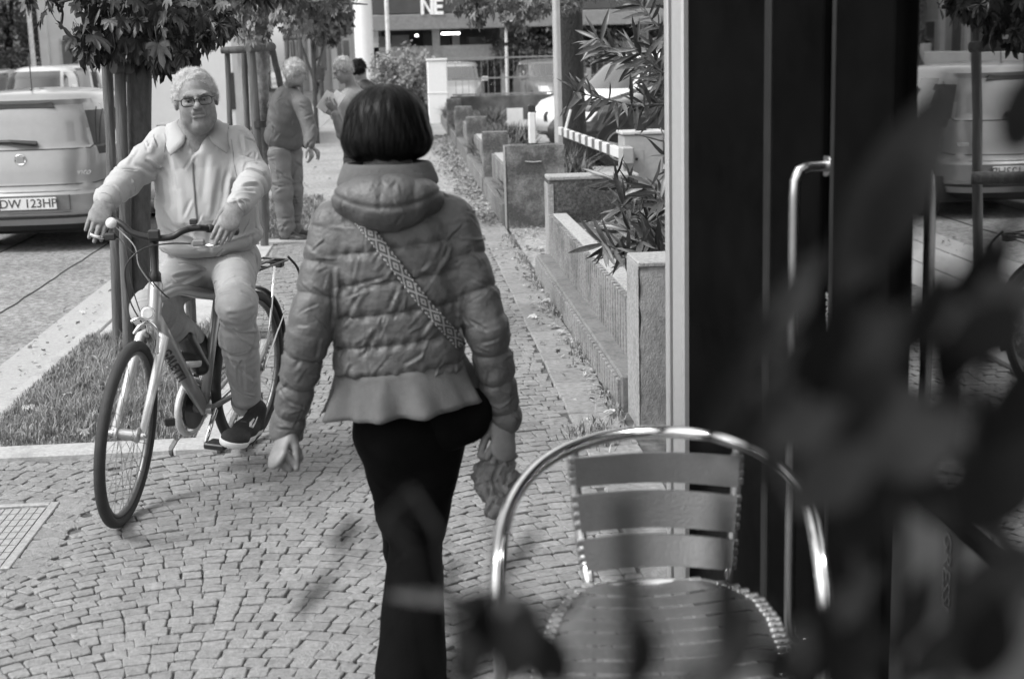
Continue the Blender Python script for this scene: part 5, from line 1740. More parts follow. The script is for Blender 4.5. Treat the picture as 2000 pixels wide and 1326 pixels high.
def hand(sd, W, d, n, lat, s=1.0, curl=(.25, .5, .5), k=.004, spread=.12, thumb=(.55, .65, -.35), fist=False):
    """Palm and five unequal bent fingers; d = wrist to knuckles, n = out of the back, lat = towards the thumb."""
    W = np.array(W, float); d = np.array(d, float); d /= np.linalg.norm(d)
    n = np.array(n, float); n -= d * (n @ d); n /= np.linalg.norm(n)
    l0 = np.array(lat, float); l0 -= d * (l0 @ d); l0 -= n * (l0 @ n); l = l0 / np.linalg.norm(l0)
    sd.cone(W, W + d * .03 * s, .028 * s, .032 * s, .01, flat=(n, .62))
    sd.cone(W + d * .03 * s, W + d * .082 * s, .034 * s, .041 * s, .01, flat=(n, .40))
    for (o, st, ls, r) in ((.030, .080, (.040, .026, .021), .0105), (.010, .086, (.044, .029, .022), .0108), (-.010, .083, (.040, .027, .022), .0104), (-.029, .075, (.033, .020, .019), .0092)):
        p = W + d * st * s + l * o * s
        a = 0
        dd = d + l * (o / .03) * spread
        dd /= np.linalg.norm(dd)
        for j in range(3):
            a += curl[j]
            v = dd * math.cos(a) - n * math.sin(a)
            q = p + v * ls[j] * s
            sd.cone(p, q, r * s * (1 - .10 * j) * 1.03, r * s * (.93 - .12 * j), k if j == 0 else .003)
            p = q
    t0 = W + d * .022 * s + l * .026 * s - n * .004
    tv = d * thumb[0] + l * thumb[1] + n * thumb[2]; tv /= np.linalg.norm(tv)
    t1 = t0 + tv * .040 * s
    tv2 = d * (thumb[0] + .5) + l * (thumb[1] * .3) + n * thumb[2]; tv2 /= np.linalg.norm(tv2)
    t2 = t1 + tv2 * .032 * s; t3 = t2 + tv2 * .024 * s
    sd.cone(t0, t1, .017 * s, .0125 * s, .012); sd.cone(t1, t2, .012 * s, .0105 * s, .004); sd.cone(t2, t3, .0105 * s, .0085 * s, .003)

def face(sd, F, s=1.0):
    e = lambda c, r, k=.012, mode='u': sd.ell(F.w(c[0] * s, c[1] * s, c[2] * s), [q * s for q in r], F, k, mode)
    c = lambda a, b, ra, rb, k=.008, mode='u', **kw: sd.cone(F.w(*[q * s for q in a]), F.w(*[q * s for q in b]), ra * s, rb * s, k, mode, **kw)
    e((0, -.018, .026), (.075, .093, .083), .02)
    e((0, .012, -.030), (.069, .076, .078), .02)
    e((0, .018, -.074), (.060, .060, .044), .025)
    for x in (-1, 1):
        e((x * .042, .046, -.040), (.026, .024, .032), .02)
        e((x * .046, .030, -.078), (.022, .034, .026), .02)
        e((x * .080, -.008, -.008), (.010, .019, .031), .008)
        e((x * .087, -.004, -.006), (.006, .010, .019), .006, 's')
    e((0, .070, -.098), (.024, .018, .017), .018)
    c((-.040, .077, .020), (.040, .077, .020), .012, .012, .014)
    for x in (-1, 1):
        e((x * .031, .096, .000), (.020, .016, .014), .014, 's')
        c((x * .018, .081, -.012), (x * .044, .074, -.014), .005, .004, .008)
    c((0, .083, .012), (0, .106, -.022), .0085, .0135, .010)
    for x in (-1, 1):
        e((x * .0125, .095, -.028), (.009, .011, .008), .006)
        e((x * .007, .101, -.0365), (.0038, .005, .004), .003, 's')
        c((x * .022, .090, -.028), (x * .032, .082, -.050), .0022, .0018, .006, 's')
        c((x * .030, .080, -.066), (x * .031, .072, -.088), .0026, .0022, .006, 's')
    c((-.018, .086, -.046), (.018, .086, -.046), .007, .007, .010)
    c((-.020, .086, -.062), (.020, .086, -.062), .006, .006, .008)
    c((-.027, .089, -.0595), (0, .0935, -.0545), .0028, .0030, .004, 's'); c((0, .0935, -.0545), (.027, .089, -.0595), .0030, .0028, .004, 's')
    e((0, .093, -.077), (.018, .006, .005), .008, 's')
    for z in (.050, .062):
        c((-.03, .083 - (z - .05) * .5, z), (.03, .083 - (z - .05) * .5, z), .0016, .0016, .004, 's')

def bvh_of(o):
    b_ = V(list(o.parent['base'])) if o.parent else V((0, 0, 0))
    me = o.data
    return BVHTree.FromPolygons([v.co + b_ for v in me.vertices], [tuple(p.vertices) for p in me.polygons])
def ray_px(bv, px, py, off=.003):
    d = V(AX @ np.array([px - 1000, -(py - 663), F_PX])).normalized()
    h = bv.ray_cast(V(EYE), d)
    return (h[0] - d * off, h[1]) if h[0] else (None, None)

def shoe(parent, heel, toe, up, w=.046, name='shoe', mu=None, ms=None, swoosh=None, res=.0035, hgt=.085):
    heel = np.array(heel, float); toe = np.array(toe, float)
    f = toe - heel; L_ = np.linalg.norm(f)
    F = Frame(heel, f, up)
    lo = np.minimum(heel, toe) - .14; hi = np.maximum(heel, toe) + .14
    sd = SD(lo, hi, res)
    sd.cone(F.w(0, .03, .030), F.w(0, L_ * .45, .032), .036, .040, .02, flat=(F.u, .8))
    sd.cone(F.w(0, L_ * .45, .032), F.w(0, L_ - .055, .022), .042, w, .03, flat=(F.u, .62))
    sd.cone(F.w(0, L_ - .06, .020), F.w(0, L_ - .035, .018), w * .95, w * .72, .03, flat=(F.u, .58))
    sd.cone(F.w(0, .035, .04), F.w(0, .04, hgt), .036, .040, .03)
    sd.cone(F.w(0, .06, .055), F.w(0, L_ * .5, .040), .036, .034, .03)
    sd.put(lambda X, Y, Z: (-( (X - heel[0]) * F.u[0] + (Y - heel[1]) * F.u[1] + (Z - heel[2]) * F.u[2] - .010)).astype(np.float32), lo, hi, .004, 'i')
    up_ = sd.build(name, mu or m_shoe, parent)
    s2 = SD(lo, hi, res)
    s2.cone(F.w(0, .034, .012), F.w(0, L_ * .5, .010), .041, .043, .02, flat=(F.u, .8))
    s2.cone(F.w(0, L_ * .5, .010), F.w(0, L_ - .05, .010), .044, w * 1.06, .03, flat=(F.u, .75))
    s2.cone(F.w(0, L_ - .06, .012), F.w(0, L_ - .03, .014), w, w * .76, .03, flat=(F.u, .7))
    g = lambda X, Y, Z: (X - heel[0]) * F.u[0] + (Y - heel[1]) * F.u[1] + (Z - heel[2]) * F.u[2]
    s2.put(lambda X, Y, Z: (g(X, Y, Z) - .022 + .0 * X).astype(np.float32), lo, hi, .004, 'i')
    s2.put(lambda X, Y, Z: (-.006 - g(X, Y, Z)).astype(np.float32), lo, hi, .006, 'i')
    so = s2.build('sole', ms or m_sole, up_) if False else s2.build('sole', ms or m_sole, parent)
    return up_, so, F

# ---------------------------------------------------------------- the cyclist
fc, rc = gnd(240, 1022), gnd(486, 868)
e1 = fc - rc; WB = float(np.linalg.norm(e1)); e1 = e1 / WB
left0 = np.cross((0, 0, 1.0), e1)
LEAN = math.radians(4)
bup = np.array([0, 0, 1.0]) * math.cos(LEAN) + left0 * math.sin(LEAN)
blf = left0 * math.cos(LEAN) - np.array([0, 0, 1.0]) * math.sin(LEAN)
def BK(a, h, l=0.0): return rc + e1 * a + bup * h + blf * l

man = thing('person', 'white haired man in glasses and a pale zip jacket riding the bicycle towards us', 'person', (rc[0], rc[1], 0))
Hc = A3((382, 193, 5.82))
Fh = Frame(Hc, (EYE - Hc) * np.array([1, 1, 0]) + np.array([.2, 0, -.35]), (-.10, 0, 1))
sh_r, el_r, wr_r = A3((322, 284, 5.92)), A3((246, 352, 5.80)), A3((206, 392, 5.50))
sh_l, el_l, wr_l = A3((462, 282, 5.92)), A3((500, 352, 5.80)), A3((464, 402, 5.48))
hipc = A3((418, 512, 6.02)); neckb = A3((386, 268, 5.92))
hp_r, kn_r, an_r = A3((385, 512, 6.0)), A3((293, 606, 5.58)), A3((380, 668, 5.92))
hp_l, kn_l, an_l = A3((456, 508, 6.0)), A3((460, 594, 5.52)), A3((483, 786, 5.88))
lo = np.array([-1.35, 5.1, .0]); hi = np.array([-.35, 6.3, 1.75])
R_ = .0033
sd = SD([-1.32, 5.25, .0], [-.48, 6.2, 1.74], R_)
face(sd, Fh, 1.0)
sd.chain([Fh.w(0, -.02, -.06), neckb + (0, 0, .03), neckb - (0, 0, .08)], [.056, .062, .08], .03)
sd.ell(Fh.w(0, .035, -.112), (.040, .035, .026), Fh, .03)
sd.cone(neckb, hipc, .085, .11, .05)
for s_, e_, w_ in ((sh_r, el_r, wr_r), (sh_l, el_l, wr_l)):
    sd.chain([neckb - (0, 0, .06), s_, e_, w_], [.06, .045, .036, .026], .02)
for h_, k_, a_ in ((hp_r, kn_r, an_r), (hp_l, kn_l, an_l)):
    sd.chain([hipc, h_, k_, a_], [.09, .075, .05, .035], .03)
# hands laid over the grips: backs to the camera, fingers hanging down
kx = A3((191, 432, 5.41)); hand(sd, wr_r, kx - wr_r, EYE - wr_r + (0, 0, .6), (1, 0, 0), 1.04, curl=(.30, .25, .2), spread=.03, thumb=(.35, .5, -.9))
kx = A3((444, 440, 5.41)); hand(sd, wr_l, kx - wr_l, EYE - wr_l + (0, 0, .5), (-1, 0, -.1), 1.02, curl=(.28, .25, .2), spread=.0, thumb=(.35, .4, -.9))
sd.build('body', m_skin, man)
# eyes
for x in (-1, 1):
    e_ = MB().lathe(Fh.w(x * .031, .0685, -.001), Fh.f, [(0, .0095), (.005, .0088), (.009, .0055), (.0102, .001)], 14).build('eye', mat('eye_white', .30, .25), man, world=True, smooth=True)
    MB().lathe(Fh.w(x * .031, .0805, -.001), Fh.f, [(0, .0048), (.0012, .004)], 12).build('pupil', mat('pupil', .01, .2), e_, world=False) if False else None
    MB().lathe(Fh.w(x * .031, .0775, -.0015), Fh.f, [(0, .0046), (.0018, .0034)], 12).build('pupil', mat('pupil', .02, .2), man, world=True)
    MB().tube([Fh.w(x * .018, .079, .003), Fh.w(x * .031, .0825, .0065), Fh.w(x * .044, .077, .002)], [.003, .0042, .003], 8).build('eyelid', m_skin_d, man, world=True, smooth=True)
    eb = [Fh.w(x * .013, .0925, .018), Fh.w(x * .030, .0905, .0225), Fh.w(x * .047, .0780, .016)]
    MB().tube(eb, [.003, .0042, .002], 6).build('eyebrow', mat('brow_hair', .16, .8), man, world=True)
# hair: curly, thin in front
hr = SD(Fh.c - .16, Fh.c + .17, .003)
hr.ell(Fh.w(0, -.026, .034), (.080, .094, .084), Fh, .01, disp=lambda X, Y, Z: .004 * wob(X, Y, Z, 170, 3) + .003 * wob(X, Y, Z, 420, 4))
for x in (-1, 1): hr.ell(Fh.w(x * .070, -.02, .004), (.018, .040, .046), Fh, .015, disp=lambda X, Y, Z: .004 * wob(X, Y, Z, 380, 5))
hr.ell(Fh.w(0, .100, .012), (.080, .078, .074), Fh, .02, 's')
hr.ell(Fh.w(0, .02, -.065), (.12, .1, .062), Fh, .01, 's')
hro = hr.build('hair', m_hair_w, man, adapt=0)
strips(hro, 9000, .020, .0006, lambda p, n, r: r.normal(size=3) + np.array([0, 0, .4]), .012, 301, m_strand_w)
# glasses
gl = MB()
lens = []
for x in (-1, 1):
    P = []
    for i in range(20):
        a = 2 * PI * i / 20
        P.append(Fh.w(x * .034 + .0255 * math.copysign(abs(math.cos(a)) ** .6, math.cos(a)), .1035 - .18 * abs(x * .034 + .0255 * math.cos(a)) ** 1.6, -.002 + .0165 * math.copysign(abs(math.sin(a)) ** .7, math.sin(a)) - .0))
    gl.tube(P, .0022, 6, closed=True)
    lens.append(P)
    gl.tube([Fh.w(x * .060, .1005, .006), Fh.w(x * .072, .085, .007), Fh.w(x * .082, .0, .004), Fh.w(x * .082, -.02, -.012)], .0024, 6)
gl.tube([Fh.w(-.0095, .1035, .004), Fh.w(0, .108, .007), Fh.w(.0095, .1035, .004)], .0026, 6)
go = gl.build('spectacles', m_frame_b, man, world=True)
for P in lens:
    MB().add([tuple(p) for p in P], [tuple(range(len(P)))]).build('lens', m_lens, man, world=True)

# jacket
def fold(seed, a=.007, f=34): return lambda X, Y, Z, t: a * wob(X, Y, Z * 1.6, f, seed) + a * .5 * wob(X, Y, Z, f * 2.4, seed + 50)
jk = SD([-1.36, 5.35, .82], [-.44, 6.3, 1.55], .0038)
up_t = neckb - hipc
hem = A3((415, 470, 5.98)); top_t = neckb + (0, 0, .0)
def jd(X, Y, Z, t, p, q):
    return .006 * wob(X, Y, Z * .5, 22, 11) + .004 * wob(X * 1.5, Y, Z, 48, 12) + .006 * np.exp(-((t - .05) / .03) ** 2) - .008 * np.exp(-((t - .015) / .012) ** 2)
side_v = sh_l - sh_r
jk.torso(hem - (0, 0, .03), top_t, side_v, [(0, .190, .150, .0, -.03), (.12, .205, .165, 0, -.035), (.35, .200, .165, 0, -.04), (.6, .188, .140, 0, -.02), (.78, .178, .120, 0, 0), (.9, .150, .105, 0, 0), (1.0, .10, .090, 0, 0)], .03, jd, 2.4, .03)
for s_, e_, w_, sg_ in ((sh_r, el_r, wr_r, 21), (sh_l, el_l, wr_l, 22)):
    w2 = w_ + (e_ - w_) * .06
    jk.cone(s_, e_, .070, .060, .035, disp=fold(sg_, .009, 40))
    jk.cone(e_, w2, .060, .046, .02, disp=lambda X, Y, Z, t: .008 * wob(X, Y, Z, 46, 9) + .006 * np.sin(t * 95 + 3 * wob(X, Y, Z, 20, 8)) * np.exp(-((t - .05) / .10) ** 2))
jk.cone(sh_r, neckb + (0, 0, .005), .058, .066, .05); jk.cone(sh_l, neckb + (0, 0, .005), .058, .066, .05)
# neck opening
jk.cone(Fh.w(0, .03, -.10), neckb + (0.0, -.11, -.03), .052, .030, .012, 's')
jko = jk.build('jacket', m_jkt, man, adapt=0)
jb = bvh_of(jko)
def S2(bv, *L):                                  # folds drawn over the photograph's own: (x0, y0, x1, y1, width, depth)
    out = []
    for x0, y0, x1, y1, w, a in L:
        p, _ = ray_px(bv, x0, y0, 0); q, _ = ray_px(bv, x1, y1, 0)
        if p and q and (p - q).length < .3: out.append((p, q, w, a))
    return out
crease(jko, S2(jb, (300, 262, 290, 300, .012, .006), (285, 310, 320, 335, .010, .008), (262, 325, 305, 345, .010, -.009), (240, 345, 285, 372, .011, .009), (225, 362, 262, 392, .009, .007), (205, 372, 236, 402, .008, -.006),
      (330, 300, 345, 370, .014, .006), (320, 335, 332, 410, .016, -.006), (345, 330, 356, 440, .018, .005), (410, 300, 400, 400, .018, .005), (430, 320, 412, 430, .016, -.005), (455, 300, 440, 380, .012, .007), (452, 330, 425, 460, .014, .006),
      (470, 262, 478, 300, .010, .007), (466, 300, 505, 318, .010, -.008), (478, 330, 516, 345, .012, .010), (470, 365, 505, 358, .010, .009), (450, 388, 500, 375, .009, -.007), (445, 400, 480, 392, .008, .006), (495, 270, 508, 300, .01, .006),
      (320, 440, 400, 478, .012, .008), (330, 462, 410, 490, .009, -.007), (420, 480, 500, 455, .010, .008), (395, 430, 470, 470, .014, -.005), (315, 400, 350, 450, .014, .006), (480, 400, 500, 450, .014, -.006), (350, 275, 340, 300, .01, -.005)))
armz = lambda P: (P[:, 0] < sh_r[0] + .02) | (P[:, 0] > sh_l[0] - .0)
folds(jko, 120, 5, lambda p, r: (r.normal() * .5 + (.7 if p[0] < -.85 else -.5), .2 * r.normal(), -.6 + .5 * r.normal()), L=(.03, .09), w=(.004, .009), amp=(.002, .006), zone=armz)
folds(jko, 40, 6, lambda p, r: (r.normal() * .35, 0, 1), L=(.05, .16), w=(.005, .012), amp=(.0015, .0045))
jb = bvh_of(jko)
# cuffs of the shirt, zip, collar, pocket seam, hem band
for e_, w_ in ((el_r, wr_r), (el_l, wr_l)):
    MB().tube([w_ + (e_ - w_) * .10, w_ + (e_ - w_) * .0, w_ - (e_ - w_) * .05], [.040, .038, .036], 18, cap=False).build('cuff', m_jkt2, man, world=True, smooth=True)
zp = [ray_px(jb, px, py, .002)[0] for px, py in ((376, 318), (377, 335), (378, 355), (380, 375), (381, 395), (383, 415), (385, 432))]
MB().tube([p for p in zp if p], .0035, 6).build('zip', mat('zip_metal', .12, .4, metal=.5), man, world=True)
for k, P in enumerate((((446, 250), (452, 275), (455, 300), (458, 325), (462, 345)), ((326, 262), (322, 285), (320, 310)))):
    q = [ray_px(jb, *p, .0005)[0] for p in P]
    MB().tube([p for p in q if p], .0028, 5).build('sleeve_seam', mat('seam_shadow', .22, .8), man, world=True)
cc = neckb + (0, 0, .050)
fdir = (EYE - neckb) * np.array([1, 1, 0]); fdir /= np.linalg.norm(fdir)
rdir = np.cross(fdir, (0, 0, 1.0))
vs, fs = [], []
n = 26
for i in range(n + 1):
    a = -2.62 + 5.24 * i / n                      # 0 at the nape
    q = abs(a) / 2.62
    d_ = -fdir * math.cos(a) + rdir * math.sin(a)
    tip = max(0, (q - .72) / .28)
    inner = cc + d_ * (.072 + .004 * q) + np.array([0, 0, .032 - .055 * q ** 2]) - np.array([0, 0, .02]) * tip
    mid = cc + d_ * (.094 + .014 * q) + np.array([0, 0, .026 - .075 * q ** 2]) - np.array([0, 0, .02]) * tip
    outer = cc + d_ * (.110 + .050 * q ** 3) + np.array([0, 0, -.012 - .070 * q ** 2]) + rdir * .030 * tip * math.copysign(1, a) - np.array([0, 0, .030]) * tip
    vs += [inner, mid, outer]
for i in range(n):
    for j in range(2): fs.append((i * 3 + j, i * 3 + j + 1, i * 3 + j + 4, i * 3 + j + 3))
def drape(bv, vs, off):
    out = []
    for p in vs:
        p = V(p); h = bv.find_nearest(p)
        if h[0] is not None and (p - h[0]).dot(h[1]) < off: p = h[0] + h[1] * off
        out.append(p)
    return out
vs = drape(jb, vs, .0055)
co = MB().add(vs, fs).build('collar', m_jkt, man, world=True, smooth=True)
md = co.modifiers.new('thick', 'SOLIDIFY'); md.thickness = .005; md.offset = 0
# shirt showing in the open neck
sh = SD(neckb - .16, neckb + .16, .004)
sh.cone(neckb + (0, 0, .05), neckb + (0, -.02, -.09), .060, .072, .02)
sh.cone(neckb + (0, 0, .06) , neckb + fdir * .09 + (0, 0, .055), .045, .03, .012, 's')
sh.put(lambda X, Y, Z: (Z - (neckb[2] + .035) + .35 * ((X - neckb[0]) * fdir[0] + (Y - neckb[1]) * fdir[1])).astype(np.float32), neckb - .16, neckb + .16, .004, 'i')
sh.build('shirt', m_shirt, man)

# trousers
tr = SD([-1.32, 5.3, .22], [-.44, 6.3, 1.02], .0038)
def tf(seed):
    return lambda X, Y, Z, t: .005 * wob(X, Y, Z * 1.3, 36, seed) + .0035 * np.sin(t * 120 + 4 * wob(X, Y, Z, 14, seed + 1)) * (np.exp(-((t - .02) / .09) ** 2) + np.exp(-((t - .46) / .10) ** 2))
tr.ell(hipc + (0, -.01, .01), (.19, .15, .115), Frame(hipc, fdir), .03, disp=lambda X, Y, Z: .004 * wob(X, Y, Z, 40, 77))
for h_, k_, a_, sg_ in ((hp_r, kn_r, an_r, 31), (hp_l, kn_l, an_l, 33)):
    tr.cone(h_, k_, .100, .069, .05, disp=tf(sg_))
    en = a_ + (k_ - a_) * .02
    md_ = k_ + (en - k_) * .3
    tr.cone(k_, md_, .067, .075, .05, disp=tf(sg_ + 5)); tr.cone(md_, en, .077, .060, .02, disp=tf(sg_ + 6))
tro = tr.build('trousers', m_trs, man, adapt=0)
tb_ = bvh_of(tro)
crease(tro, S2(tb_, (405, 525, 350, 515, .010, .008), (400, 528, 335, 540, .010, -.008), (402, 535, 345, 560, .012, .008), (330, 575, 390, 570, .008, .006), (300, 520, 285, 600, .016, .006),
      (418, 530, 480, 512, .010, .009), (420, 520, 500, 500, .008, -.007), (425, 540, 500, 545, .012, .006), (440, 610, 498, 596, .009, .008), (450, 625, 500, 615, .008, -.007), (455, 640, 503, 650, .008, .007), (428, 580, 440, 640, .012, .006),
      (432, 640, 450, 730, .014, -.006), (500, 640, 490, 700, .010, .007), (460, 650, 500, 680, .008, .006), (450, 700, 500, 745, .009, -.006), (445, 740, 512, 735, .008, .006), (470, 760, 515, 748, .007, .006), (475, 700, 480, 765, .010, .005), (498, 520, 506, 560, .008, .007), (495, 575, 505, 600, .007, .006)))
folds(tro, 110, 15, lambda p, r: (1, .2 * r.normal(), r.normal() * .8), L=(.03, .09), w=(.004, .008), amp=(.0015, .005))
folds(tro, 50, 16, lambda p, r: (r.normal() * .3, r.normal() * .3, 1), L=(.05, .14), w=(.005, .010), amp=(.0015, .004))
MB().tube([an_l + (kn_l - an_l) * .045, an_l + (kn_l - an_l) * -.015], [.0665, .0655], 24, cap=False).build('trouser_hem', m_trs, man, world=True, smooth=True)
# shoes
toe_l = A3((446, 872, 5.58)); heel_l = A3((500, 838, 5.88))
u1, s1_, F1 = shoe(man, heel_l, toe_l, (.12, -.45, .9), name='shoe', w=.050, hgt=.10)
toe_r = A3((362, 716, 5.66)); heel_r = A3((392, 705, 5.92))
shoe(man, heel_r, toe_r, (0, -.15, 1), name='shoe')
ub = bvh_of(u1)
q = [ray_px(ub, px, py, .0015)[0] for px, py in ((496, 818), (490, 826), (489, 833), (493, 834), (498, 826), (503, 814))]
q = [p for p in q if p]
if len(q) > 3: MB().tube(q, [.003, .006, .006, .005, .0035, .002][:len(q)], 6).build('side_swoosh', m_sole, man, world=True)
lc = MB()
for py, w_ in ((798, 9), (806, 10), (814, 11), (823, 11)):
    q = [ray_px(ub, px, py + (px - 470) * .1, .002)[0] for px in (470 - w_, 470, 470 + w_)]
    q = [p for p in q if p]
    if len(q) > 1: lc.tube(q, .0035, 5)
if lc.v: lc.build('laces', mat('lace', .05, .8), man, world=True)
q = ray_px(ub, 475, 803, .003)[0]
if q: MB().obox(q, (.004, .004, .009), ch=.002).build('lace_tip', m_sole, man, world=True)

# ---------------------------------------------------------------- the walking woman
wm = thing('person', 'woman with a dark bob in a quilted hooded jacket and black flared trousers walking away', 'person', (at(800, 1330, 3.7)[0], 3.7, 0))
YW = 3.72
W_ = lambda px, py, dy=0: at(px, py, YW + dy)
Hw = W_(755, 250, .02)
Fw = Frame(Hw, (-.05, 1, -.05), (0, 0, 1))
neck_w = W_(762, 375, .03); hip_w = W_(790, 850, .05)
shL, elL, wrL = W_(655, 448, .02), W_(606, 640, -.04), W_(560, 838, .02)
shR, elR, wrR = W_(882, 440, .02), W_(950, 640, -.03), W_(985, 812, .03)
hL, kL, aL = W_(757, 850, .05), W_(781, 1012, .14), at(812, 1225, 4.25)
hR, kR, aR = W_(842, 850, .05), W_(812, 1045, .08), at(795, 1330, 3.60)
sd = SD([-.58, 3.4, .0], [.42, 4.3, 1.62], .0036)
face(sd, Fw, .95)
sd.chain([Fw.w(0, -.02, -.06), neck_w, neck_w - (0, 0, .1)], [.05, .055, .07], .03)
sd.cone(neck_w - (0, 0, .05), hip_w, .08, .10, .05)
for s_, e_, w_ in ((shL, elL, wrL), (shR, elR, wrR)):
    sd.chain([neck_w - (0, 0, .08), s_, e_, w_], [.05, .035, .030, .022], .02)
for h_, k_, a_ in ((hL, kL, aL), (hR, kR, aR)):
    sd.chain([hip_w, h_, k_, a_, a_ - (0, 0, .04)], [.09, .07, .048, .036, .03], .03)
kd = W_(545, 884, -.03) - wrL
hand(sd, wrL, kd, (-.75, -.62, .1), (.45, -.35, .5), 1.0, curl=(1.15, 1.45, 1.0), k=.002, spread=.0, thumb=(.85, .15, -.55))
hand(sd, wrR - (0, 0, .005), W_(982, 885, -.02) - wrR, (.45, -.85, .1), (-.8, -.35, 0), 1.0, curl=(.75, .9, .8), k=.002, thumb=(.75, .35, -.5))
sd.build('body', m_skin_d, wm)
# bob
hb = SD(Hw - .2, Hw + .2, .0036)
hb.ell(Fw.w(0, -.005, .018), (.104, .112, .092), Fw, .02)
hb.ell(Fw.w(0, .0, -.032), (.117, .114, .064), Fw, .035)
hb.put(lambda X, Y, Z: ((Hw[2] - .083) - Z + .005 * np.sin(X * 60) + .003 * np.sin(X * 170) - 1.2 * (X - Hw[0]) ** 2).astype(np.float32), Hw - .2, Hw + .2, .026, 'i')
def strands(X, Y, Z):
    a = np.arctan2(Y - Hw[1] - .01, X - Hw[0])
    return (-.0012 * np.sin(a * 23 + 2.6 * np.sin(Z * 30 + a)) - .0008 * np.sin(a * 61 + 3 * np.sin(Z * 18 + 1)) - .0012 * np.sin(a * 9 + Z * 25)) + 0 * Z
hb.put(lambda X, Y, Z: strands(X, Y, Z).astype(np.float32), Hw - .19, Hw + .19, .0, 'add')
hbo = hb.build('hair', m_hair_b, wm, adapt=0)
strips(hbo, 7000, .060, .0008, lambda p, n, r: np.array([.25 * (p[0] - Hw[0]) / .1, 0, -1]) + r.normal(size=3) * .22, .0058, 302, m_strand_b, seg=4)
# jacket shell
pj = SD([-.60, 3.42, .62], [.42, 4.02, 1.42], .0036)
def quilt(c, period=.083, amp=.010, slope=0.0):
    """Rounded quilting: the shell pinches in at every seam."""
    f = (c / period) % 1.0
    return amp * (np.minimum(np.abs(np.sin(PI * f)) * 1.5, 1) ** .55 - .8)
ux = np.array([1, 0, 0])
def tq(X, Y, Z, t, p, q):
    c = Z - .105 * (X - W_(770, 600)[0]) + .0 * Y
    c = c - W_(770, 719)[2]
    wr_ = .0035 * wob(X * 1.0 + Z * .7, Y, Z * .45 - X * .3, 55, 41) + .0022 * wob(X + Z * .6, Y, Z * .4, 120, 42)
    return quilt(c, .083, .0085) + .003 * np.sin(X * 150 + 5 * wob(X, Y, Z, 20, 43)) * np.exp(-(np.minimum((c / .083) % 1, 1 - (c / .083) % 1) / .16) ** 2) + wr_
waist = W_(781, 716, .03); top_w = W_(765, 392, .03)
pj.torso(waist - (0, 0, .015), top_w, (1, -.06, .03), [(0, .178, .135, 0, 0), (.2, .172, .132, 0, 0), (.5, .176, .135, 0, 0), (.75, .178, .130, 0, 0), (.88, .165, .118, 0, 0), (1.0, .11, .09, 0, 0)], .02, tq, 2.5, .03)
def aq(L0, seed, sh_=0.0):
    def f(X, Y, Z, t):
        c = t + L0 + .012 * wob(X, Y, Z, 18, seed)
        return quilt(c, .088, .009) + .004 * wob(X, Y, Z * 1.2, 50, seed + 3) + .0025 * wob(X, Y, Z, 120, seed + 4)
    return f
for s_, e_, w_, sg_ in ((shL, elL, wrL, 51), (shR, elR, wrR, 61)):
    L1 = float(np.linalg.norm(e_ - s_))
    pj.cone(s_, e_, .068, .056, .025, disp=aq(0, sg_), flat=((0, 1, 0), .98))
    pj.cone(e_, w_ + (w_ - e_) * .02, .057, .045, .012, disp=aq(L1, sg_ + 1))
pj.cone(shL + (0.01, 0, .012), top_w, .060, .075, .03, disp=lambda X, Y, Z, t: .003 * wob(X, Y, Z, 60, 71)); pj.cone(shR + (0, 0, .012), top_w, .060, .075, .03, disp=lambda X, Y, Z, t: .003 * wob(X, Y, Z, 60, 72))
pjo = pj.build('jacket', m_puff, wm, adapt=0)
folds(pjo, 210, 44, lambda p, r: ((.5 + .4 * r.normal()), .3 * r.normal(), (.8 if p[0] > -.30 and p[0] < .12 else .25) + .3 * r.normal()), L=(.03, .085), w=(.003, .007), amp=(.001, .0034))
folds(pjo, 120, 45, lambda p, r: (1, .1 * r.normal(), .35 * r.normal() - .3), L=(.03, .07), w=(.003, .006), amp=(.0015, .0036), zone=lambda P: (P[:, 0] < -.20) | (P[:, 0] > .16))
_pb = bvh_of(pjo)
crease(pjo, S2(_pb, (715, 560, 672, 640, .008, .005), (735, 640, 700, 700, .008, -.005), (780, 560, 760, 610, .007, .005), (700, 500, 690, 545, .006, .004), (860, 600, 820, 660, .008, .005), (905, 560, 898, 660, .010, -.006), (880, 480, 845, 540, .007, .004), (760, 540, 690, 560, .006, .004), (655, 520, 650, 640, .008, .006), (830, 690, 790, 715, .006, .004)))
# hood and knitted collar
hc = W_(757, 392, -.07)
Fq = Frame(hc, (0, -1, .25), (0, .25, 1))
hd_ = SD(hc - .21, hc + .21, .0042)
def hq(X, Y, Z):
    x = X - hc[0]; z = Z - hc[2]
    v = np.abs(np.sin(PI * ((x + .02 - .15 * z) / .085))) ** .4
    zc = z + .010 - 1.6 * x * x
    h_ = np.exp(-(zc / .007) ** 2)
    return .006 * (v - .8) / (1 + np.exp(-zc / .004)) - .005 * h_ + .003 * wob(X, Y, Z, 60, 81) + .002 * wob(X, Y, Z, 110, 83)
hd_.ell(hc + (0, .03, .0), (.145, .115, .068), Fq, .02, disp=hq)
hd_.ell(hc + (0, .0, -.028), (.095, .09, .055), Fq, .03, disp=hq)
hdo = hd_.build('hood', m_puff, wm, adapt=0)
folds(hdo, 60, 46, lambda p, r: (r.normal() * .5, 0, 1), L=(.02, .05), w=(.003, .006), amp=(.001, .003))
ccw = W_(757, 338, .0)
cl = SD(ccw - .2, ccw + .2, .0042)
def cq(X, Y, Z): return .002 * wob(X, Y, Z * 2, 60, 91)
cl.torso(ccw - (0, 0, .034), ccw + (0, 0, .034), (1, 0, 0.02), [(0, .135, .110, 0, 0), (.4, .128, .105, 0, 0), (1, .112, .092, 0, 0)], .01, lambda X, Y, Z, t, p, q: .003 * wob(X, Y, Z * 2, 50, 92), 2.1, .016)
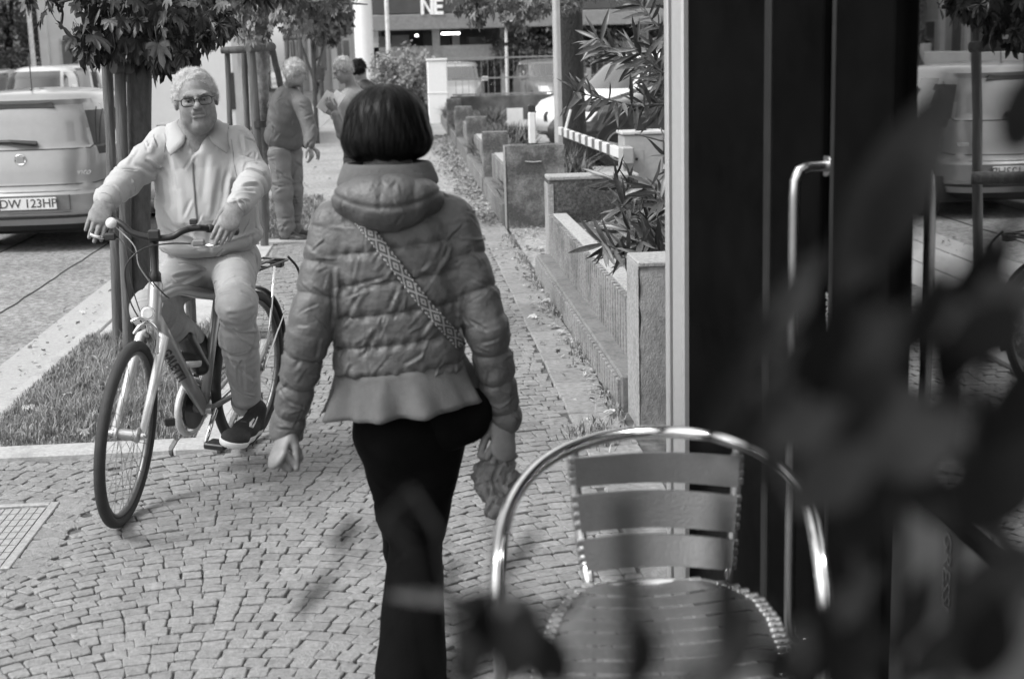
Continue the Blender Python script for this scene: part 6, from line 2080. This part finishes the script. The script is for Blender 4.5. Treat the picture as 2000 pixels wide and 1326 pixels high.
cl.torso(ccw + (0, 0, .0), ccw + (0, 0, .1), (1, 0, 0), [(0, .098, .082, 0, 0), (1, .10, .09, 0, 0)], .01, None, 2.1, .01, 's')
cl.build('collar', m_puffc, wm)
# peplum: a flared, wavy skirt of cloth
vs, fs = [], []
n, mrow = 96, 9
wc_ = W_(781, 717, .03)
for j in range(mrow + 1):
    q = j / mrow
    for i in range(n):
        a = 2 * PI * i / n
        wave = (.016 * math.sin(a * 9 + .6) + .012 * math.sin(a * 14 + 2 + .6 * math.sin(a * 3)) + .006 * math.sin(a * 4)) * q ** 1.1
        rx = .176 + (.214 - .176) * q ** 1.1 + wave; ry_ = .134 + (.185 - .134) * q ** 1.1 + wave
        x = wc_[0] + rx * math.cos(a) + .012 * q; y = wc_[1] + ry_ * math.sin(a)
        z = wc_[2] + .012 - q * (.112 - .018 * math.cos(a)) + .105 * (x - wc_[0]) * (1 - q) * 1.0
        vs.append((x, y, z))
for j in range(mrow):
    for i in range(n):
        i2 = (i + 1) % n
        fs.append((j * n + i, (j + 1) * n + i, (j + 1) * n + i2, j * n + i2))
po = MB().add(vs, fs).build('peplum', m_pep, wm, world=True, smooth=True)
folds(po, 40, 88, lambda p, r: (.1 * r.normal(), 0, 1), L=(.05, .10), w=(.006, .012), amp=(.002, .005))
md = po.modifiers.new('thick', 'SOLIDIFY'); md.thickness = .008; md.offset = -1
# trousers
tw = SD([-.32, 3.35, .0], [.35, 4.35, .98], .005)
tw.ell(hip_w + (.006, 0, .02), (.146, .13, .13), Frame(hip_w, (0, 1, 0)), .03)
def vf(X, Y, Z, t): return .003 * wob(X, Y, Z, 40, 95) + .0015 * wob(X, Y, Z, 90, 96)
tw.chain([hL, kL], [.084, .062], .03, disp=vf); tw.chain([kL, aL - (0, 0, .04)], [.058, .060], .012, disp=vf)
tw.chain([hR, kR], [.098, .078], .03, disp=vf)
tw.cone(kR, (aR[0], aR[1], -.10), .072, .108, .006, disp=vf, flat=((0, 1, 0), .95))
tw.put(lambda X, Y, Z: (.014 - Z + 0 * X).astype(np.float32), (-.35, 3.3, 0), (.4, 4.4, 1.0), .004, 'i')
two = tw.build('trousers', m_black, wm)
folds(two, 90, 91, lambda p, r: (1, 0, .6 * r.normal()), L=(.04, .12), w=(.005, .010), amp=(.001, .004))
for a_ in (aL, aR):
    shoe(wm, (a_[0], a_[1] + .01, max(.012, 0)), (a_[0], a_[1] + .25, .012), (0, 0, 1), name='shoe', ms=m_trim, res=.006)
# crossbody strap following the back of the jacket
pb = bvh_of(pjo)
m_strap = bpy.data.materials.new('woven_strap'); m_strap.use_nodes = True
N_, L_n = m_strap.node_tree.nodes, m_strap.node_tree.links
bs = N_['Principled BSDF']; bs.inputs['Roughness'].default_value = .85
uvn = N_.new('ShaderNodeUVMap'); sx = N_.new('ShaderNodeSeparateXYZ'); L_n.new(uvn.outputs[0], sx.inputs[0])
def mth(op, a, b=None, c=None):
    q = N_.new('ShaderNodeMath'); q.operation = op
    for i, v in enumerate((a, b, c)):
        if v is None: continue
        if isinstance(v, (int, float)): q.inputs[i].default_value = v
        else: L_n.new(v, q.inputs[i])
    return q.outputs[0]
u_ = mth('MULTIPLY', mth('ABSOLUTE', mth('SUBTRACT', sx.outputs[0], .5)), 2.0)
v_ = mth('MULTIPLY', mth('ABSOLUTE', mth('SUBTRACT', mth('FRACT', sx.outputs[1]), .5)), 2.0)
s_ = mth('ADD', u_, v_)
c1 = mth('PINGPONG', mth('MULTIPLY', s_, 1.45), .5)
pat = mth('GREATER_THAN', c1, .26)
edge = mth('GREATER_THAN', u_, .86)
spk = mth('GREATER_THAN', mth('FRACT', mth('MULTIPLY', sx.outputs[1], 4.0)), .6)
val = mth('ADD', mth('MULTIPLY', mth('MULTIPLY', pat, mth('SUBTRACT', 1.0, edge)), .17), mth('ADD', mth('MULTIPLY', mth('MULTIPLY', edge, spk), .4), .03))
L_n.new(val, bs.inputs['Base Color'])
path = [(700, 428), (716, 446), (740, 475), (770, 515), (800, 555), (830, 593), (860, 628), (885, 655), (908, 688)]
P = []
for i in range(len(path) - 1):
    for j in range(8):
        q = j / 8
        P.append((path[i][0] * (1 - q) + path[i + 1][0] * q, path[i][1] * (1 - q) + path[i + 1][1] * q))
rows = []
for (px, py) in P:
    dpx, dpy = .69, .72
    nx, ny = dpy, -dpx
    pts = []
    for k in range(5):
        o_ = (k - 2) / 2 * 11.5
        h, _ = ray_px(pb, px + nx * o_, py + ny * o_, .006)
        pts.append(h)
    if all(p is not None for p in pts):
        m_ = pts[2]
        cy_ = sum((p.y for p in pts)) / 5
        rows.append([V((p.x, .5 * p.y + .5 * cy_ - .002, p.z)) for p in pts])
# smooth along the length so the strap spans the quilting
for _ in range(6):
    r2 = [rows[0]] + [[V((rows[i][k].x, (rows[i - 1][k].y + rows[i][k].y + rows[i + 1][k].y) / 3 , rows[i][k].z)) for k in range(5)] for i in range(1, len(rows) - 1)] + [rows[-1]]
    rows = r2
vs = [tuple(V(p) - V((0, .004, 0))) for r_ in rows for p in r_]
fs = [(i * 5 + k, i * 5 + k + 1, (i + 1) * 5 + k + 1, (i + 1) * 5 + k) for i in range(len(rows) - 1) for k in range(4)]
so = MB().add(vs, fs).build('bag_strap', m_strap, wm, world=True, smooth=True)
uvl = so.data.uv_layers.new(name='UVMap')
tot = 8.6
for p in so.data.polygons:
    for li in p.loop_indices:
        vi = so.data.loops[li].vertex_index
        uvl.data[li].uv = ((vi % 5) / 4, (vi // 5) / (len(rows) - 1) * tot)
md = so.modifiers.new('thick', 'SOLIDIFY'); md.thickness = .004; md.offset = -1
bag = thing('shoulder_bag', 'plain black soft bag hanging at the right hip of the walking woman', 'bag', W_(915, 830, 0))
bgc = W_(908, 812, .0)
bsd = SD(bgc - .18, bgc + .18, .006)
bsd.cone(bgc + (-.05, .0, .03), bgc + (.030, 0, .03), .05, .045, .02); bsd.cone(bgc + (-.05, 0, -.035), bgc + (.016, 0, -.03), .05, .042, .06)
bsd.cone(bgc + (-.06, 0, .03), bgc + (-.06, 0, -.03), .05, .05, .06); bsd.build('pouch', m_black, bag)
# crumpled paper bag in her hand
pbg = thing('paper_bag', 'crumpled paper bag dangling from the right hand of the walking woman', 'paper bag', W_(975, 940, 0))
pc = W_(975, 935, .03)
cs = SD(pc - .17, pc + .17, .004)
def crum(X, Y, Z, t=0): return .026 * np.abs(wob(X, Y, Z, 55, 101, 5)) + .016 * np.abs(wob(X, Y, Z, 120, 102, 5)) - .006
cs.chain([W_(984, 868, .03), W_(980, 900, .03), W_(970, 940, .03)], [.026, .028, .038], .01, disp=crum, flat=((0, 1, 0), .7))
cs.chain([W_(958, 938, .03), W_(974, 975, .03)], [.048, .038], .01, disp=crum, flat=((0, 1, 0), .6))
cs.chain([W_(950, 935, .03), W_(930, 945, .03)], [.024, .010], .01, disp=crum)
cs.chain([W_(985, 930, .03), W_(1000, 965, .03)], [.020, .012], .01, disp=crum)
cs.build('sack', mat('brown_paper', .14, .75, .3, 20, .6, 90, .006), pbg, adapt=0)
folds([c for c in C.objects if c.parent == pbg][0], 90, 111, lambda p, r: (.4 * r.normal(), .3 * r.normal(), 1), L=(.03, .08), w=(.003, .007), amp=(.003, .009))

# ---------------------------------------------------------------- people further down the path
def figure(label, base, head, fdir_, hs, neck, tor, arms, legs, mats, tor_tab, res=.009, ar=(.062, .052, .042), lr=(.10, .078, .066), hand_dirs=None, group=None, hair='short', shoes=None, puff=0):
    t = thing('person', label, 'person', base, group=group)
    m_j, m_t, m_h, m_s = mats
    Hc_ = A3(head); F = Frame(Hc_, fdir_, (0, 0, 1))
    nk = A3(neck); pts = [A3(p) for p in tor]
    J = [Hc_, nk] + pts + [A3(p) for a in arms for p in a] + [A3(p) for l in legs for p in l]
    lo_, hi_ = np.min(J, 0) - .22, np.max(J, 0) + .22
    lo_[2] = max(lo_[2], -.03)
    sd_ = SD(lo_, hi_, res * .66)
    face(sd_, F, hs)
    sd_.chain([F.w(0, -.02, -.06), nk, nk - (0, 0, .08)], [.052, .055, .07], .03)
    sd_.cone(nk - (0, 0, .06), pts[0], .08, .09, .04)
    for k_, a in enumerate(arms):
        q = [A3(p) for p in a]
        sd_.chain([nk - (0, 0, .06)] + q, [.05, .04, .034, .024], .02)
        hd2 = (hand_dirs or [None] * 9)[k_]
        if hd2: hand(sd_, q[-1], hd2[0], hd2[1], hd2[2], .95, curl=(.4, .5, .4), k=.006)
    for l in legs: sd_.chain([pts[0]] + [A3(p) for p in l], [.09, .07, .05, .036], .03)
    sd_.build('body', m_skin, t)
    h_ = SD(Hc_ - .17, Hc_ + .17, .006)
    nzf = lambda X, Y, Z: .009 * wob(X, Y, Z, 130, 5)
    h_.ell(F.w(0, -.026 * hs, .034 * hs), (.084 * hs, .097 * hs, .088 * hs), F, .01, disp=nzf)
    h_.ell(F.w(0, -.05 * hs, -.01 * hs), (.074 * hs, .06 * hs, .07 * hs), F, .02, disp=nzf)
    h_.ell(F.w(0, .095, .0), (.085, .070, .075), F, .012, 's')
    h_.ell(F.w(0, .06, -.075), (.12, .09, .062), F, .01, 's')
    ho_ = h_.build('hair', m_h, t)
    strips(ho_, 2400, .026, .0018, lambda p, n, r: r.normal(size=3) + np.array([0, 0, -.6]), .016, 303, m_strand_w if m_h is m_hair_w else m_strand_b)
    j_ = SD(lo_, hi_, res)
    sdv = np.cross(F.f * np.array([1, 1, 0]), (0, 0, 1.0))
    def jdp(X, Y, Z, t_, p, q):
        o_ = .008 * wob(X, Y, Z * .8, 24, 7) + .004 * wob(X, Y, Z, 60, 8)
        if puff: o_ = o_ + quilt(Z, puff, .007)
        return o_
    j_.torso(pts[0], nk - (0, 0, .01), sdv, tor_tab, .03, jdp, 2.3, .03)
    for a in arms:
        q = [A3(p) for p in a]
        j_.cone(q[0], q[1], ar[0], ar[1], .03, disp=lambda X, Y, Z, t_: .006 * wob(X, Y, Z, 40, 9) + (quilt(t_, puff, .006) if puff else 0))
        j_.cone(q[1], q[2] + (q[1] - q[2]) * .08, ar[1], ar[2], .02, disp=lambda X, Y, Z, t_: .006 * wob(X, Y, Z, 40, 10))
        j_.cone(q[0], nk - (0, 0, .03), ar[0] * .9, .065, .04)
    jo_ = j_.build('jacket', m_j, t, adapt=0)
    folds(jo_, 90, 7, lambda p, r: (r.normal(), r.normal(), r.normal() * 1.2), L=(.05, .16), w=(.009, .016), amp=(.003, .009))
    MB().tube([nk + (0, 0, -.02), nk + (0, 0, .025)], [.078, .070], 20, cap=False).build('collar', m_j, t, world=True, smooth=True)
    r_ = SD(lo_, hi_, res)
    for l in legs:
        q = [A3(p) for p in l]
        r_.chain(q, list(lr), .04, disp=lambda X, Y, Z, t_: .007 * wob(X, Y, Z * 1.4, 38, 12) + .004 * np.sin(t_ * 80) * (t_ > .25))
    ro_ = r_.build('trousers', m_t, t, adapt=0)
    folds(ro_, 80, 8, lambda p, r: (r.normal(), r.normal(), r.normal() * .7), L=(.06, .16), w=(.009, .016), amp=(.003, .010))
    for k_, l in enumerate(legs):
        q = A3(l[-1])
        if shoes:
            d_ = np.array(shoes[k_], float)
            hl_ = np.array([q[0], q[1], .012]) - d_ * .07
            shoe(t, hl_, hl_ + d_ * .28, (0, 0, 1), name='shoe', mu=m_s, ms=m_trim, res=.007)
    return t
m_pad = mat('padded_grey', .085, .7, .12, 30, .5, 160, .006)
m_gtr = mat('grey_trousers', .14, .8, .12, 20, .4, 100, .006)
m_leather = mat('dark_leather', .03, .5)
m_dtr = mat('dark_trousers', .02, .8)
m_lj = mat('light_grey_jacket', .25, .75, .08, 20, .3, 120, .005)
tt_ = [(0, .175, .155, 0, 0), (.12, .20, .175, 0, 0), (.5, .205, .165, 0, 0), (.8, .195, .145, 0, 0), (.93, .15, .12, 0, 0), (1, .10, .09, 0, 0)]
figure('white haired man in a grey padded jacket and baggy trousers, seen from behind', (at(566, 468, 13.5)[0], 13.5, 0),
       (578, 142, 13.35), (.85, .35, -.35), 1.02, (566, 172, 13.45), [(552, 285, 13.55)],
       [[(590, 205, 13.15), (606, 258, 13.05), (604, 285, 12.95)], [(540, 205, 13.8), (575, 262, 13.9), (606, 285, 13.7)]],
       [[(545, 300, 13.45), (552, 375, 13.42), (560, 452, 13.45)], [(570, 300, 13.6), (572, 375, 13.6), (572, 448, 13.7)]],
       (m_pad, m_gtr, m_hair_w, m_leather), tt_, hand_dirs=[((.2, 0, -.9), (.9, -.3, 0), (0, -1, 0)), ((.6, -.2, -.5), (0, 0, 1), (.5, -1, 0))], shoes=[(.93, -.36, 0), (.95, .2, 0)], ar=(.078, .066, .05), lr=(.105, .092, .080), puff=.0)
figure('stooped white haired man in a light jacket reading a sheet, behind the woman', (at(690, 430, 14.6)[0], 14.6, 0),
       (668, 137, 14.6), (-.85, -.15, -.5), 1.02, (688, 172, 14.65), [(702, 290, 14.7)],
       [[(672, 208, 14.35), (668, 262, 14.3), (655, 218, 14.15)], [(705, 210, 14.95), (690, 265, 14.9), (650, 222, 14.7)]],
       [[(690, 300, 14.6), (688, 380, 14.6), (690, 440, 14.6)], [(708, 300, 14.8), (706, 380, 14.8), (708, 440, 14.85)]],
       (m_lj, m_dtr, m_hair_w, m_leather), tt_, hand_dirs=[((-.5, -.1, .6), (-.4, -.9, 0), (0, 0, 1)), ((-.7, -.1, .4), (-.4, -.9, 0), (0, 0, 1))], shoes=[(-1, 0, 0), (-1, .1, 0)], ar=(.07, .06, .045))
pp = thing('paper_sheet', 'folded white sheet held by the stooped man', 'paper', A3((650, 198, 14.2)))
for sx_, a in ((-1, .35), (1, -.35)):
    MB().obox((sx_ * .045 - .02, -.01, 0), (.055, .0015, .10), Matrix.Rotation(.6, 3, 'Y') @ Matrix.Rotation(a, 3, 'Z')).build('leaf', mat('paper', .75, .8), pp)
figure('dark haired person in a dark jacket half hidden behind the stooped man', (at(708, 400, 17)[0], 17, 0),
       (702, 137, 17.0), (.3, 1, -.3), 1.0, (708, 160, 17), [(718, 262, 17.1)],
       [[(696, 180, 17), (694, 225, 16.9), (700, 262, 16.8)], [(728, 180, 17.1), (735, 225, 17.1), (728, 262, 17)]],
       [[(710, 270, 17), (708, 335, 17), (708, 390, 17)], [(724, 270, 17.1), (722, 335, 17.1), (722, 390, 17.1)]],
       (mat('dark_jacket', .03, .7), m_dtr, m_hair_b, m_leather), tt_, res=.012, shoes=[(0, 1, 0), (0, 1, 0)])
figure('small far figure in a dark waistcoat striding up the footpath', (at(620, 204, 51)[0], 51, 0),
       (622, 121, 51), (.3, -1, 0), 1.0, (622, 129, 51), [(623, 157, 51)],
       [[(614, 134, 51), (612, 146, 51), (615, 160, 50.8)], [(631, 134, 51), (632, 147, 51), (630, 160, 51.2)]],
       [[(619, 160, 51), (618, 180, 50.9), (613, 200, 51.2)], [(627, 160, 51), (629, 182, 50.7), (630, 202, 50.5)]],
       (mat('waistcoat', .05, .7), m_dtr, m_hair_b, m_leather), [(0, .14, .11, 0, 0), (.5, .15, .12, 0, 0), (.9, .15, .11, 0, 0), (1, .09, .08, 0, 0)], res=.014, shoes=[(.2, -1, 0), (.2, -1, 0)], ar=(.055, .045, .035), lr=(.085, .062, .045))
# ================================================================ THE BICYCLE
bk = thing('bicycle', 'silver city bicycle with a rear carrier, ridden by the white haired man', 'bicycle', (fc[0], fc[1], 0))
m_frm = mat('frame_silver', .27, .35, .06, 20, metal=.45, coat=.5)
m_blkp = mat('black_parts', .015, .4, .2, 40)
m_chr = MATS['chrome']
m_spoke = mat('spoke', .35, .3, metal=1.0)
def wb(mb, nm, m_, **kw): return mb.build(nm, m_, bk, world=True, **kw)
STEER, WL = math.radians(13), math.radians(7.5)
cs_, sn_ = math.cos(STEER), math.sin(STEER)
wf = e1 * cs_ + left0 * sn_                      # front wheel heading, turned to the rider's left
wl0 = left0 * cs_ - e1 * sn_
wup = np.array([0, 0, 1.0]) * math.cos(WL) + wl0 * math.sin(WL)
wlf = wl0 * math.cos(WL) - np.array([0, 0, 1.0]) * math.sin(WL)
RW = .348
fh = fc + wup * RW; rh = BK(0, RW)
def wheel(c, f, u, l, nm, tread=True):
    ring = lambda r, n=72: [c + f * (r * math.cos(2 * PI * i / n)) + u * (r * math.sin(2 * PI * i / n)) for i in range(n)]
    w = wb(MB().tube(ring(RW - .020), .0205, 14, closed=True, up=l), nm, m_tyre, smooth=True)
    wb(MB().tube(ring(RW - .045), .011, 8, closed=True, flat=(.8, 1.2), up=l), 'rim', mat('rim_alloy', .10, .4, metal=.7), smooth=True)
    sp = MB()
    for k in range(32):
        a = 2 * PI * k / 32
        sd_ = 1 if k % 2 else -1
        b_ = a + (.9 if (k // 2) % 2 else -.9)
        p0 = c + l * sd_ * .03 + (f * math.cos(b_) + u * math.sin(b_)) * .022
        p1 = c + (f * math.cos(a) + u * math.sin(a)) * (RW - .05)
        sp.tube([p0, p1], .0012, 4)
    wb(sp, 'spokes', m_spoke)
    return w
wheel(fh, wf, wup, wlf, 'front_wheel')
wheel(rh, e1, bup, blf, 'rear_wheel')
wb(MB().lathe(fh, wlf, [(-.05, .012), (-.042, .030), (-.036, .030), (-.030, .020), (.030, .020), (.036, .030), (.042, .030), (.05, .012)], 20), 'front_hub', m_rim, auto=40)
wb(MB().lathe(rh, blf, [(-.06, .010), (-.05, .034), (-.04, .034), (-.03, .02), (.03, .02), (.04, .034), (.05, .034), (.06, .010)], 20), 'rear_hub', m_rim, auto=40)
wb(MB().lathe(rh, -blf, [(.035, .05), (.05, .045), (.06, .03)], 24), 'sprockets', mat('steel_dark', .12, .35, metal=.9), auto=40)
# steering column
htb, htt = A3((300, 640, 5.36)), A3((304, 556, 5.44))
crown = A3((297, 652, 5.35))
fork_ax = {}
for s_ in (-1, 1):
    end = fh + wlf * (.052 * s_)
    sh0 = crown + wlf * (.045 * s_) - np.array([0, 0, .01])
    mid = sh0 + (end - sh0) * .45 + wf * .0
    wb(MB().tube([crown + wlf * .02 * s_, sh0, mid + wf * -.006, end + wf * -.012, end], [.018, .019, .0175, .014, .012], 12), 'fork_leg', mat('fork_pale', .50, .35, metal=.4, coat=.4), smooth=True)
    wb(MB().lathe(end, wlf * s_, [(0, .013), (.010, .013), (.014, .009), (.020, .009)], 12), 'axle_nut', m_chr, auto=40)
wb(MB().tube([htb + (htt - htb) * -.12, htb, htt, htt + (htt - htb) * .04], [.026, .027, .027, .026], 16), 'head_tube', m_frm, smooth=True)
bar_c = A3((300, 466, 5.44))
wb(MB().tube([htt, htt + (bar_c - htt) * .25, htt + (bar_c - htt) * .3, htt + (bar_c - htt) * .8, bar_c], [.024, .022, .015, .017, .020], 12), 'stem', m_blkp, smooth=True)
bar_px = [(196, 446, 5.50), (207, 437, 5.47), (222, 430, 5.44), (240, 440, 5.42), (260, 456, 5.41), (300, 465, 5.41), (335, 463, 5.41), (356, 452, 5.42), (378, 446, 5.44), (405, 446, 5.47), (440, 450, 5.52), (462, 452, 5.56)]
BP = [V(A3(p)) for p in bar_px]
wb(MB().tube(spline(BP), .0125, 12), 'handlebar', m_blkp, smooth=True)
wb(MB().tube(spline(BP[:3], 4), .0165, 12), 'grip', m_trim, smooth=True)
wb(MB().tube(spline(BP[9:], 4), .0165, 12), 'grip', m_trim, smooth=True)
wb(MB().lathe(A3((217, 436, 5.38)), (-.1, -1, .35), [(-.012, .014), (-.006, .020), (.004, .021), (.012, .014), (.016, .004)], 20), 'bell', mat('white_bell', .6, .2, coat=.8), auto=50)
wb(MB().obox(A3((378, 433, 5.43)), (.014, .014, .010), ch=.003).obox(A3((378, 444, 5.43)), (.026, .013, .006), ch=.003), 'phone_clamp', m_trim)
wb(MB().obox(A3((301, 458, 5.39)), (.022, .016, .018), ch=.005), 'bar_clamp', m_trim)
for (a, b_, c_) in (((207, 462, 5.42), (196, 464, 5.38), (176, 458, 5.38)), ((398, 478, 5.42), (415, 480, 5.40), (438, 474, 5.42))):
    wb(MB().tube(spline([V(A3(a)), V(A3(b_)), V(A3(c_))]), [.007] * 12 + [.005], 8), 'brake_lever', m_chr, smooth=True)
wb(MB().obox(A3((216, 462, 5.40)), (.022, .016, .014), ch=.006), 'lever_bracket', m_trim)
wb(MB().obox(A3((388, 474, 5.42)), (.024, .016, .012), ch=.006), 'lever_bracket', mat('lever_grey', .16, .4))
# cables
def cable(P, r=.0028, m_=None): wb(MB().tube(spline([V(A3(p)) for p in P], 7), r, 6), 'cable', m_ or m_blkp, smooth=True)
cable([(372, 476, 5.40), (330, 476, 5.36), (285, 484, 5.33), (255, 505, 5.31), (244, 535, 5.31), (255, 590, 5.32), (278, 632, 5.33)])
cable([(228, 462, 5.40), (265, 500, 5.36), (290, 540, 5.36), (318, 572, 5.40), (330, 582, 5.45)])
cable([(226, 466, 5.38), (245, 480, 5.34), (258, 560, 5.30), (285, 640, 5.3)], .0022)
cable([(222, 440, 5.40), (262, 480, 5.36), (272, 520, 5.36), (300, 560, 5.38)], .0025, mat('cable_grey', .3, .4))
# frame: deep down tube, curved top tube, seat tube, stays
bb = BK(.44, .28)
dt0 = htb + np.array([0, 0, .03])
wb(MB().tube([dt0, dt0 + (bb - dt0) * .25, dt0 + (bb - dt0) * .6, bb], [.050, .047, .040, .034], 18, flat=(.55, 1.0), up=(0, 0, 1)), 'down_tube', m_frm, smooth=True)
st_top = BK(.29, .76)
wb(MB().tube(spline([V(htt - (htt - htb) * .35), V(A3((345, 566, 5.58))), V(A3((385, 572, 5.78))), V(st_top - bup * .03)]), .0205, 12, flat=(.8, 1.15)), 'top_tube', m_frm, smooth=True)
wb(MB().tube([bb, st_top], [.020, .019], 14), 'seat_tube', m_frm, smooth=True)
wb(MB().tube([st_top, BK(.25, .90)], .014, 12), 'seat_post', m_blkp, smooth=True)
for s_ in (-1, 1):
    wb(MB().tube([bb + blf * .03 * s_, BK(.16, .30, .055 * s_), BK(0, RW, .06 * s_)], [.012, .011, .009], 10), 'chain_stay', m_frm, smooth=True)
    wb(MB().tube([st_top - bup * .02 + blf * .02 * s_, BK(.12, .55, .055 * s_), BK(0, RW, .06 * s_)], [.010, .009, .008], 10), 'seat_stay', m_frm, smooth=True)
    wb(MB().tube([BK(0, RW, .07 * s_), BK(-.06, .56, .075 * s_), BK(-.10, .80, .075 * s_)], .005, 8), 'carrier_stay', m_chr, smooth=True)
# saddle
sdl = SD(BK(.22, .94) - .22, BK(.22, .94) + .22, .006)
sdl.cone(BK(.12, .93), BK(.20, .93), .085, .06, .03, flat=(bup, .4)); sdl.cone(BK(.20, .93), BK(.38, .925), .05, .022, .03, flat=(bup, .6))
sdl.build('saddle', m_blkp, bk)
# lettering on the down tube
dd = V(bb - dt0).normalized()
tm = text_mesh('GALETTI', .050, depth=.0015, spacing=1.15, bold=.0012)
tn = V(-np.cross(dd, np.cross(dd, EYE - dt0))).normalized()
tn = (V(-blf) - dd * V(-blf).dot(dd)).normalized()
tn2 = (V(EYE - dt0).normalized()); tn2 = (tn2 - dd * tn2.dot(dd)).normalized()
ty = tn2.cross(dd).normalized()
dbv = bvh_of([c for c in C.objects if c.parent == bk and c.name.startswith('down_tube')][0])
c0 = V(A3((348, 662, 5.45)))
hh = dbv.find_nearest(V(dt0 + (bb - dt0) * .40) + tn2 * .2)
M_ = Matrix((dd, ty, tn2)).transposed().to_4x4()
b0 = V(list(bk['base']))
tm.transform(Matrix.Translation(hh[0] + tn2 * .001 - b0) @ M_)
tm.materials.clear(); tm.materials.append(m_ink)
link('frame_lettering', tm, bk)
# crank set
wb(MB().lathe(bb - blf * .05, -blf, [(-.012, .02), (-.012, .092), (.0, .092), (.002, .080), (.002, .02)], 36), 'chainring', mat('steel_dark', .12, .35, metal=.9), auto=40)
cg = [bb - blf * .058 + e1 * (.112 * math.cos(a)) + bup * (.112 * math.sin(a)) for a in np.linspace(0, 2 * PI, 41)[:-1]]
wb(MB().tube(cg, .013, 8, closed=True, flat=(1.0, 1.3), up=blf), 'chain_guard', mat('guard_silver', .45, .35, metal=.4), smooth=True)
wb(MB().lathe(bb, blf, [(-.055, .022), (.045, .022)], 20), 'bottom_bracket', m_frm, auto=40)
crd = e1 * .78 - bup * .62
pl_l = bb + crd * .17 + blf * .075
pl_r = bb - crd * .17 - blf * .075
wb(MB().tube([bb + blf * .055, pl_l], [.015, .011], 10, flat=(.7, 1)), 'crank', m_chr, smooth=True)
wb(MB().tube([bb - blf * .065, pl_r], [.015, .011], 10, flat=(.7, 1)), 'crank', m_chr, smooth=True)
RB = Matrix((V(e1), V(blf), V(bup))).transposed()
for p, s_ in ((pl_l, 1), (pl_r, -1)):
    wb(MB().obox(V(p) + V(blf) * .055 * s_, (.042, .045, .012), RB, ch=.005), 'pedal', m_blkp)
ch_ = MB()
ch_.tube([BK(.44, .28 + .088, -.055), BK(0, RW + .04, -.045)], .0045, 6); ch_.tube([BK(.44, .28 - .088, -.055), BK(.05, RW - .075, -.045), BK(0, RW - .04, -.045)], .0045, 6)
wb(ch_, 'chain', mat('steel_dark', .12, .35, metal=.9))
# front brake, lamp and mudguard stub
fr_c = fc + wup * (2 * RW + .005)
wb(MB().tube(spline([V(A3((262, 652, 5.22))), V(A3((272, 638, 5.22))), V(A3((290, 630, 5.24))), V(A3((306, 648, 5.26))), V(A3((306, 690, 5.28)))]), .008, 8), 'brake_arm', m_chr, smooth=True)
wb(MB().tube(spline([V(A3((256, 628, 5.22))), V(A3((270, 622, 5.22))), V(A3((285, 626, 5.24))), V(A3((292, 650, 5.26)))]), .006, 8), 'brake_arm', m_chr, smooth=True)
wb(MB().lathe(A3((288, 612, 5.24)), EYE - A3((288, 612, 5.24)), [(-.05, .012), (-.03, .024), (.0, .027), (.006, .025)], 18), 'headlight', m_chr, auto=40)
wb(MB().lathe(A3((288, 612, 5.235)), EYE - A3((288, 612, 5.24)), [(.004, .023), (.009, .018)], 18), 'headlight_lens', m_lampw, auto=40)
rg = [rh + (e1 * math.cos(a) + bup * math.sin(a)) * (RW + .016) for a in np.linspace(.5, 3.5, 34)]
wb(MB().tube(rg, .026, 8, flat=(1, .28), up=bup), 'rear_mudguard', m_blkp, smooth=True)
# carrier
rk = MB()
zc = .80
for l in (-.06, 0, .06): rk.tube([BK(.10, zc, l), BK(-.28, zc, l)], .005, 8)
for a in (.06, -.06, -.18, -.28): rk.tube([BK(a, zc, -.06), BK(a, zc, .06)], .005, 8)
rk.tube([BK(.10, zc, -.06), BK(.22, .78, -.02)], .005, 8); rk.tube([BK(.10, zc, .06), BK(.22, .78, .02)], .005, 8)
wb(rk, 'carrier', m_blkp, smooth=True)
wb(MB().tube(spline([V(BK(-.26, zc + .02, .07)), V(BK(-.32, zc - .06, .10)), V(BK(-.33, zc - .22, .10)), V(BK(-.22, zc - .36, .07))]), .006, 8), 'carrier_strap', m_blkp, smooth=True)
wb(MB().obox(BK(-.30, zc - .02, 0), (.02, .03, .02), RB, ch=.006), 'tail_lamp', m_lampr)
wb(MB().tube([BK(-.0, RW, .07), BK(-.30, .56, .04)], .004, 6), 'guard_stay', m_chr)
# small black bag strapped to the seat tube side
fb = SD(A3((378, 690, 5.72)) - .14, A3((378, 690, 5.72)) + .14, .006)
fb.cone(A3((366, 664, 5.74)), A3((392, 716, 5.74)), .036, .036, .02); fb.build('tool_bag', m_blkp, bk)
wb(MB().obox(A3((332, 824, 5.55)), (.02, .01, .016), ch=.004), 'reflector', m_trim)
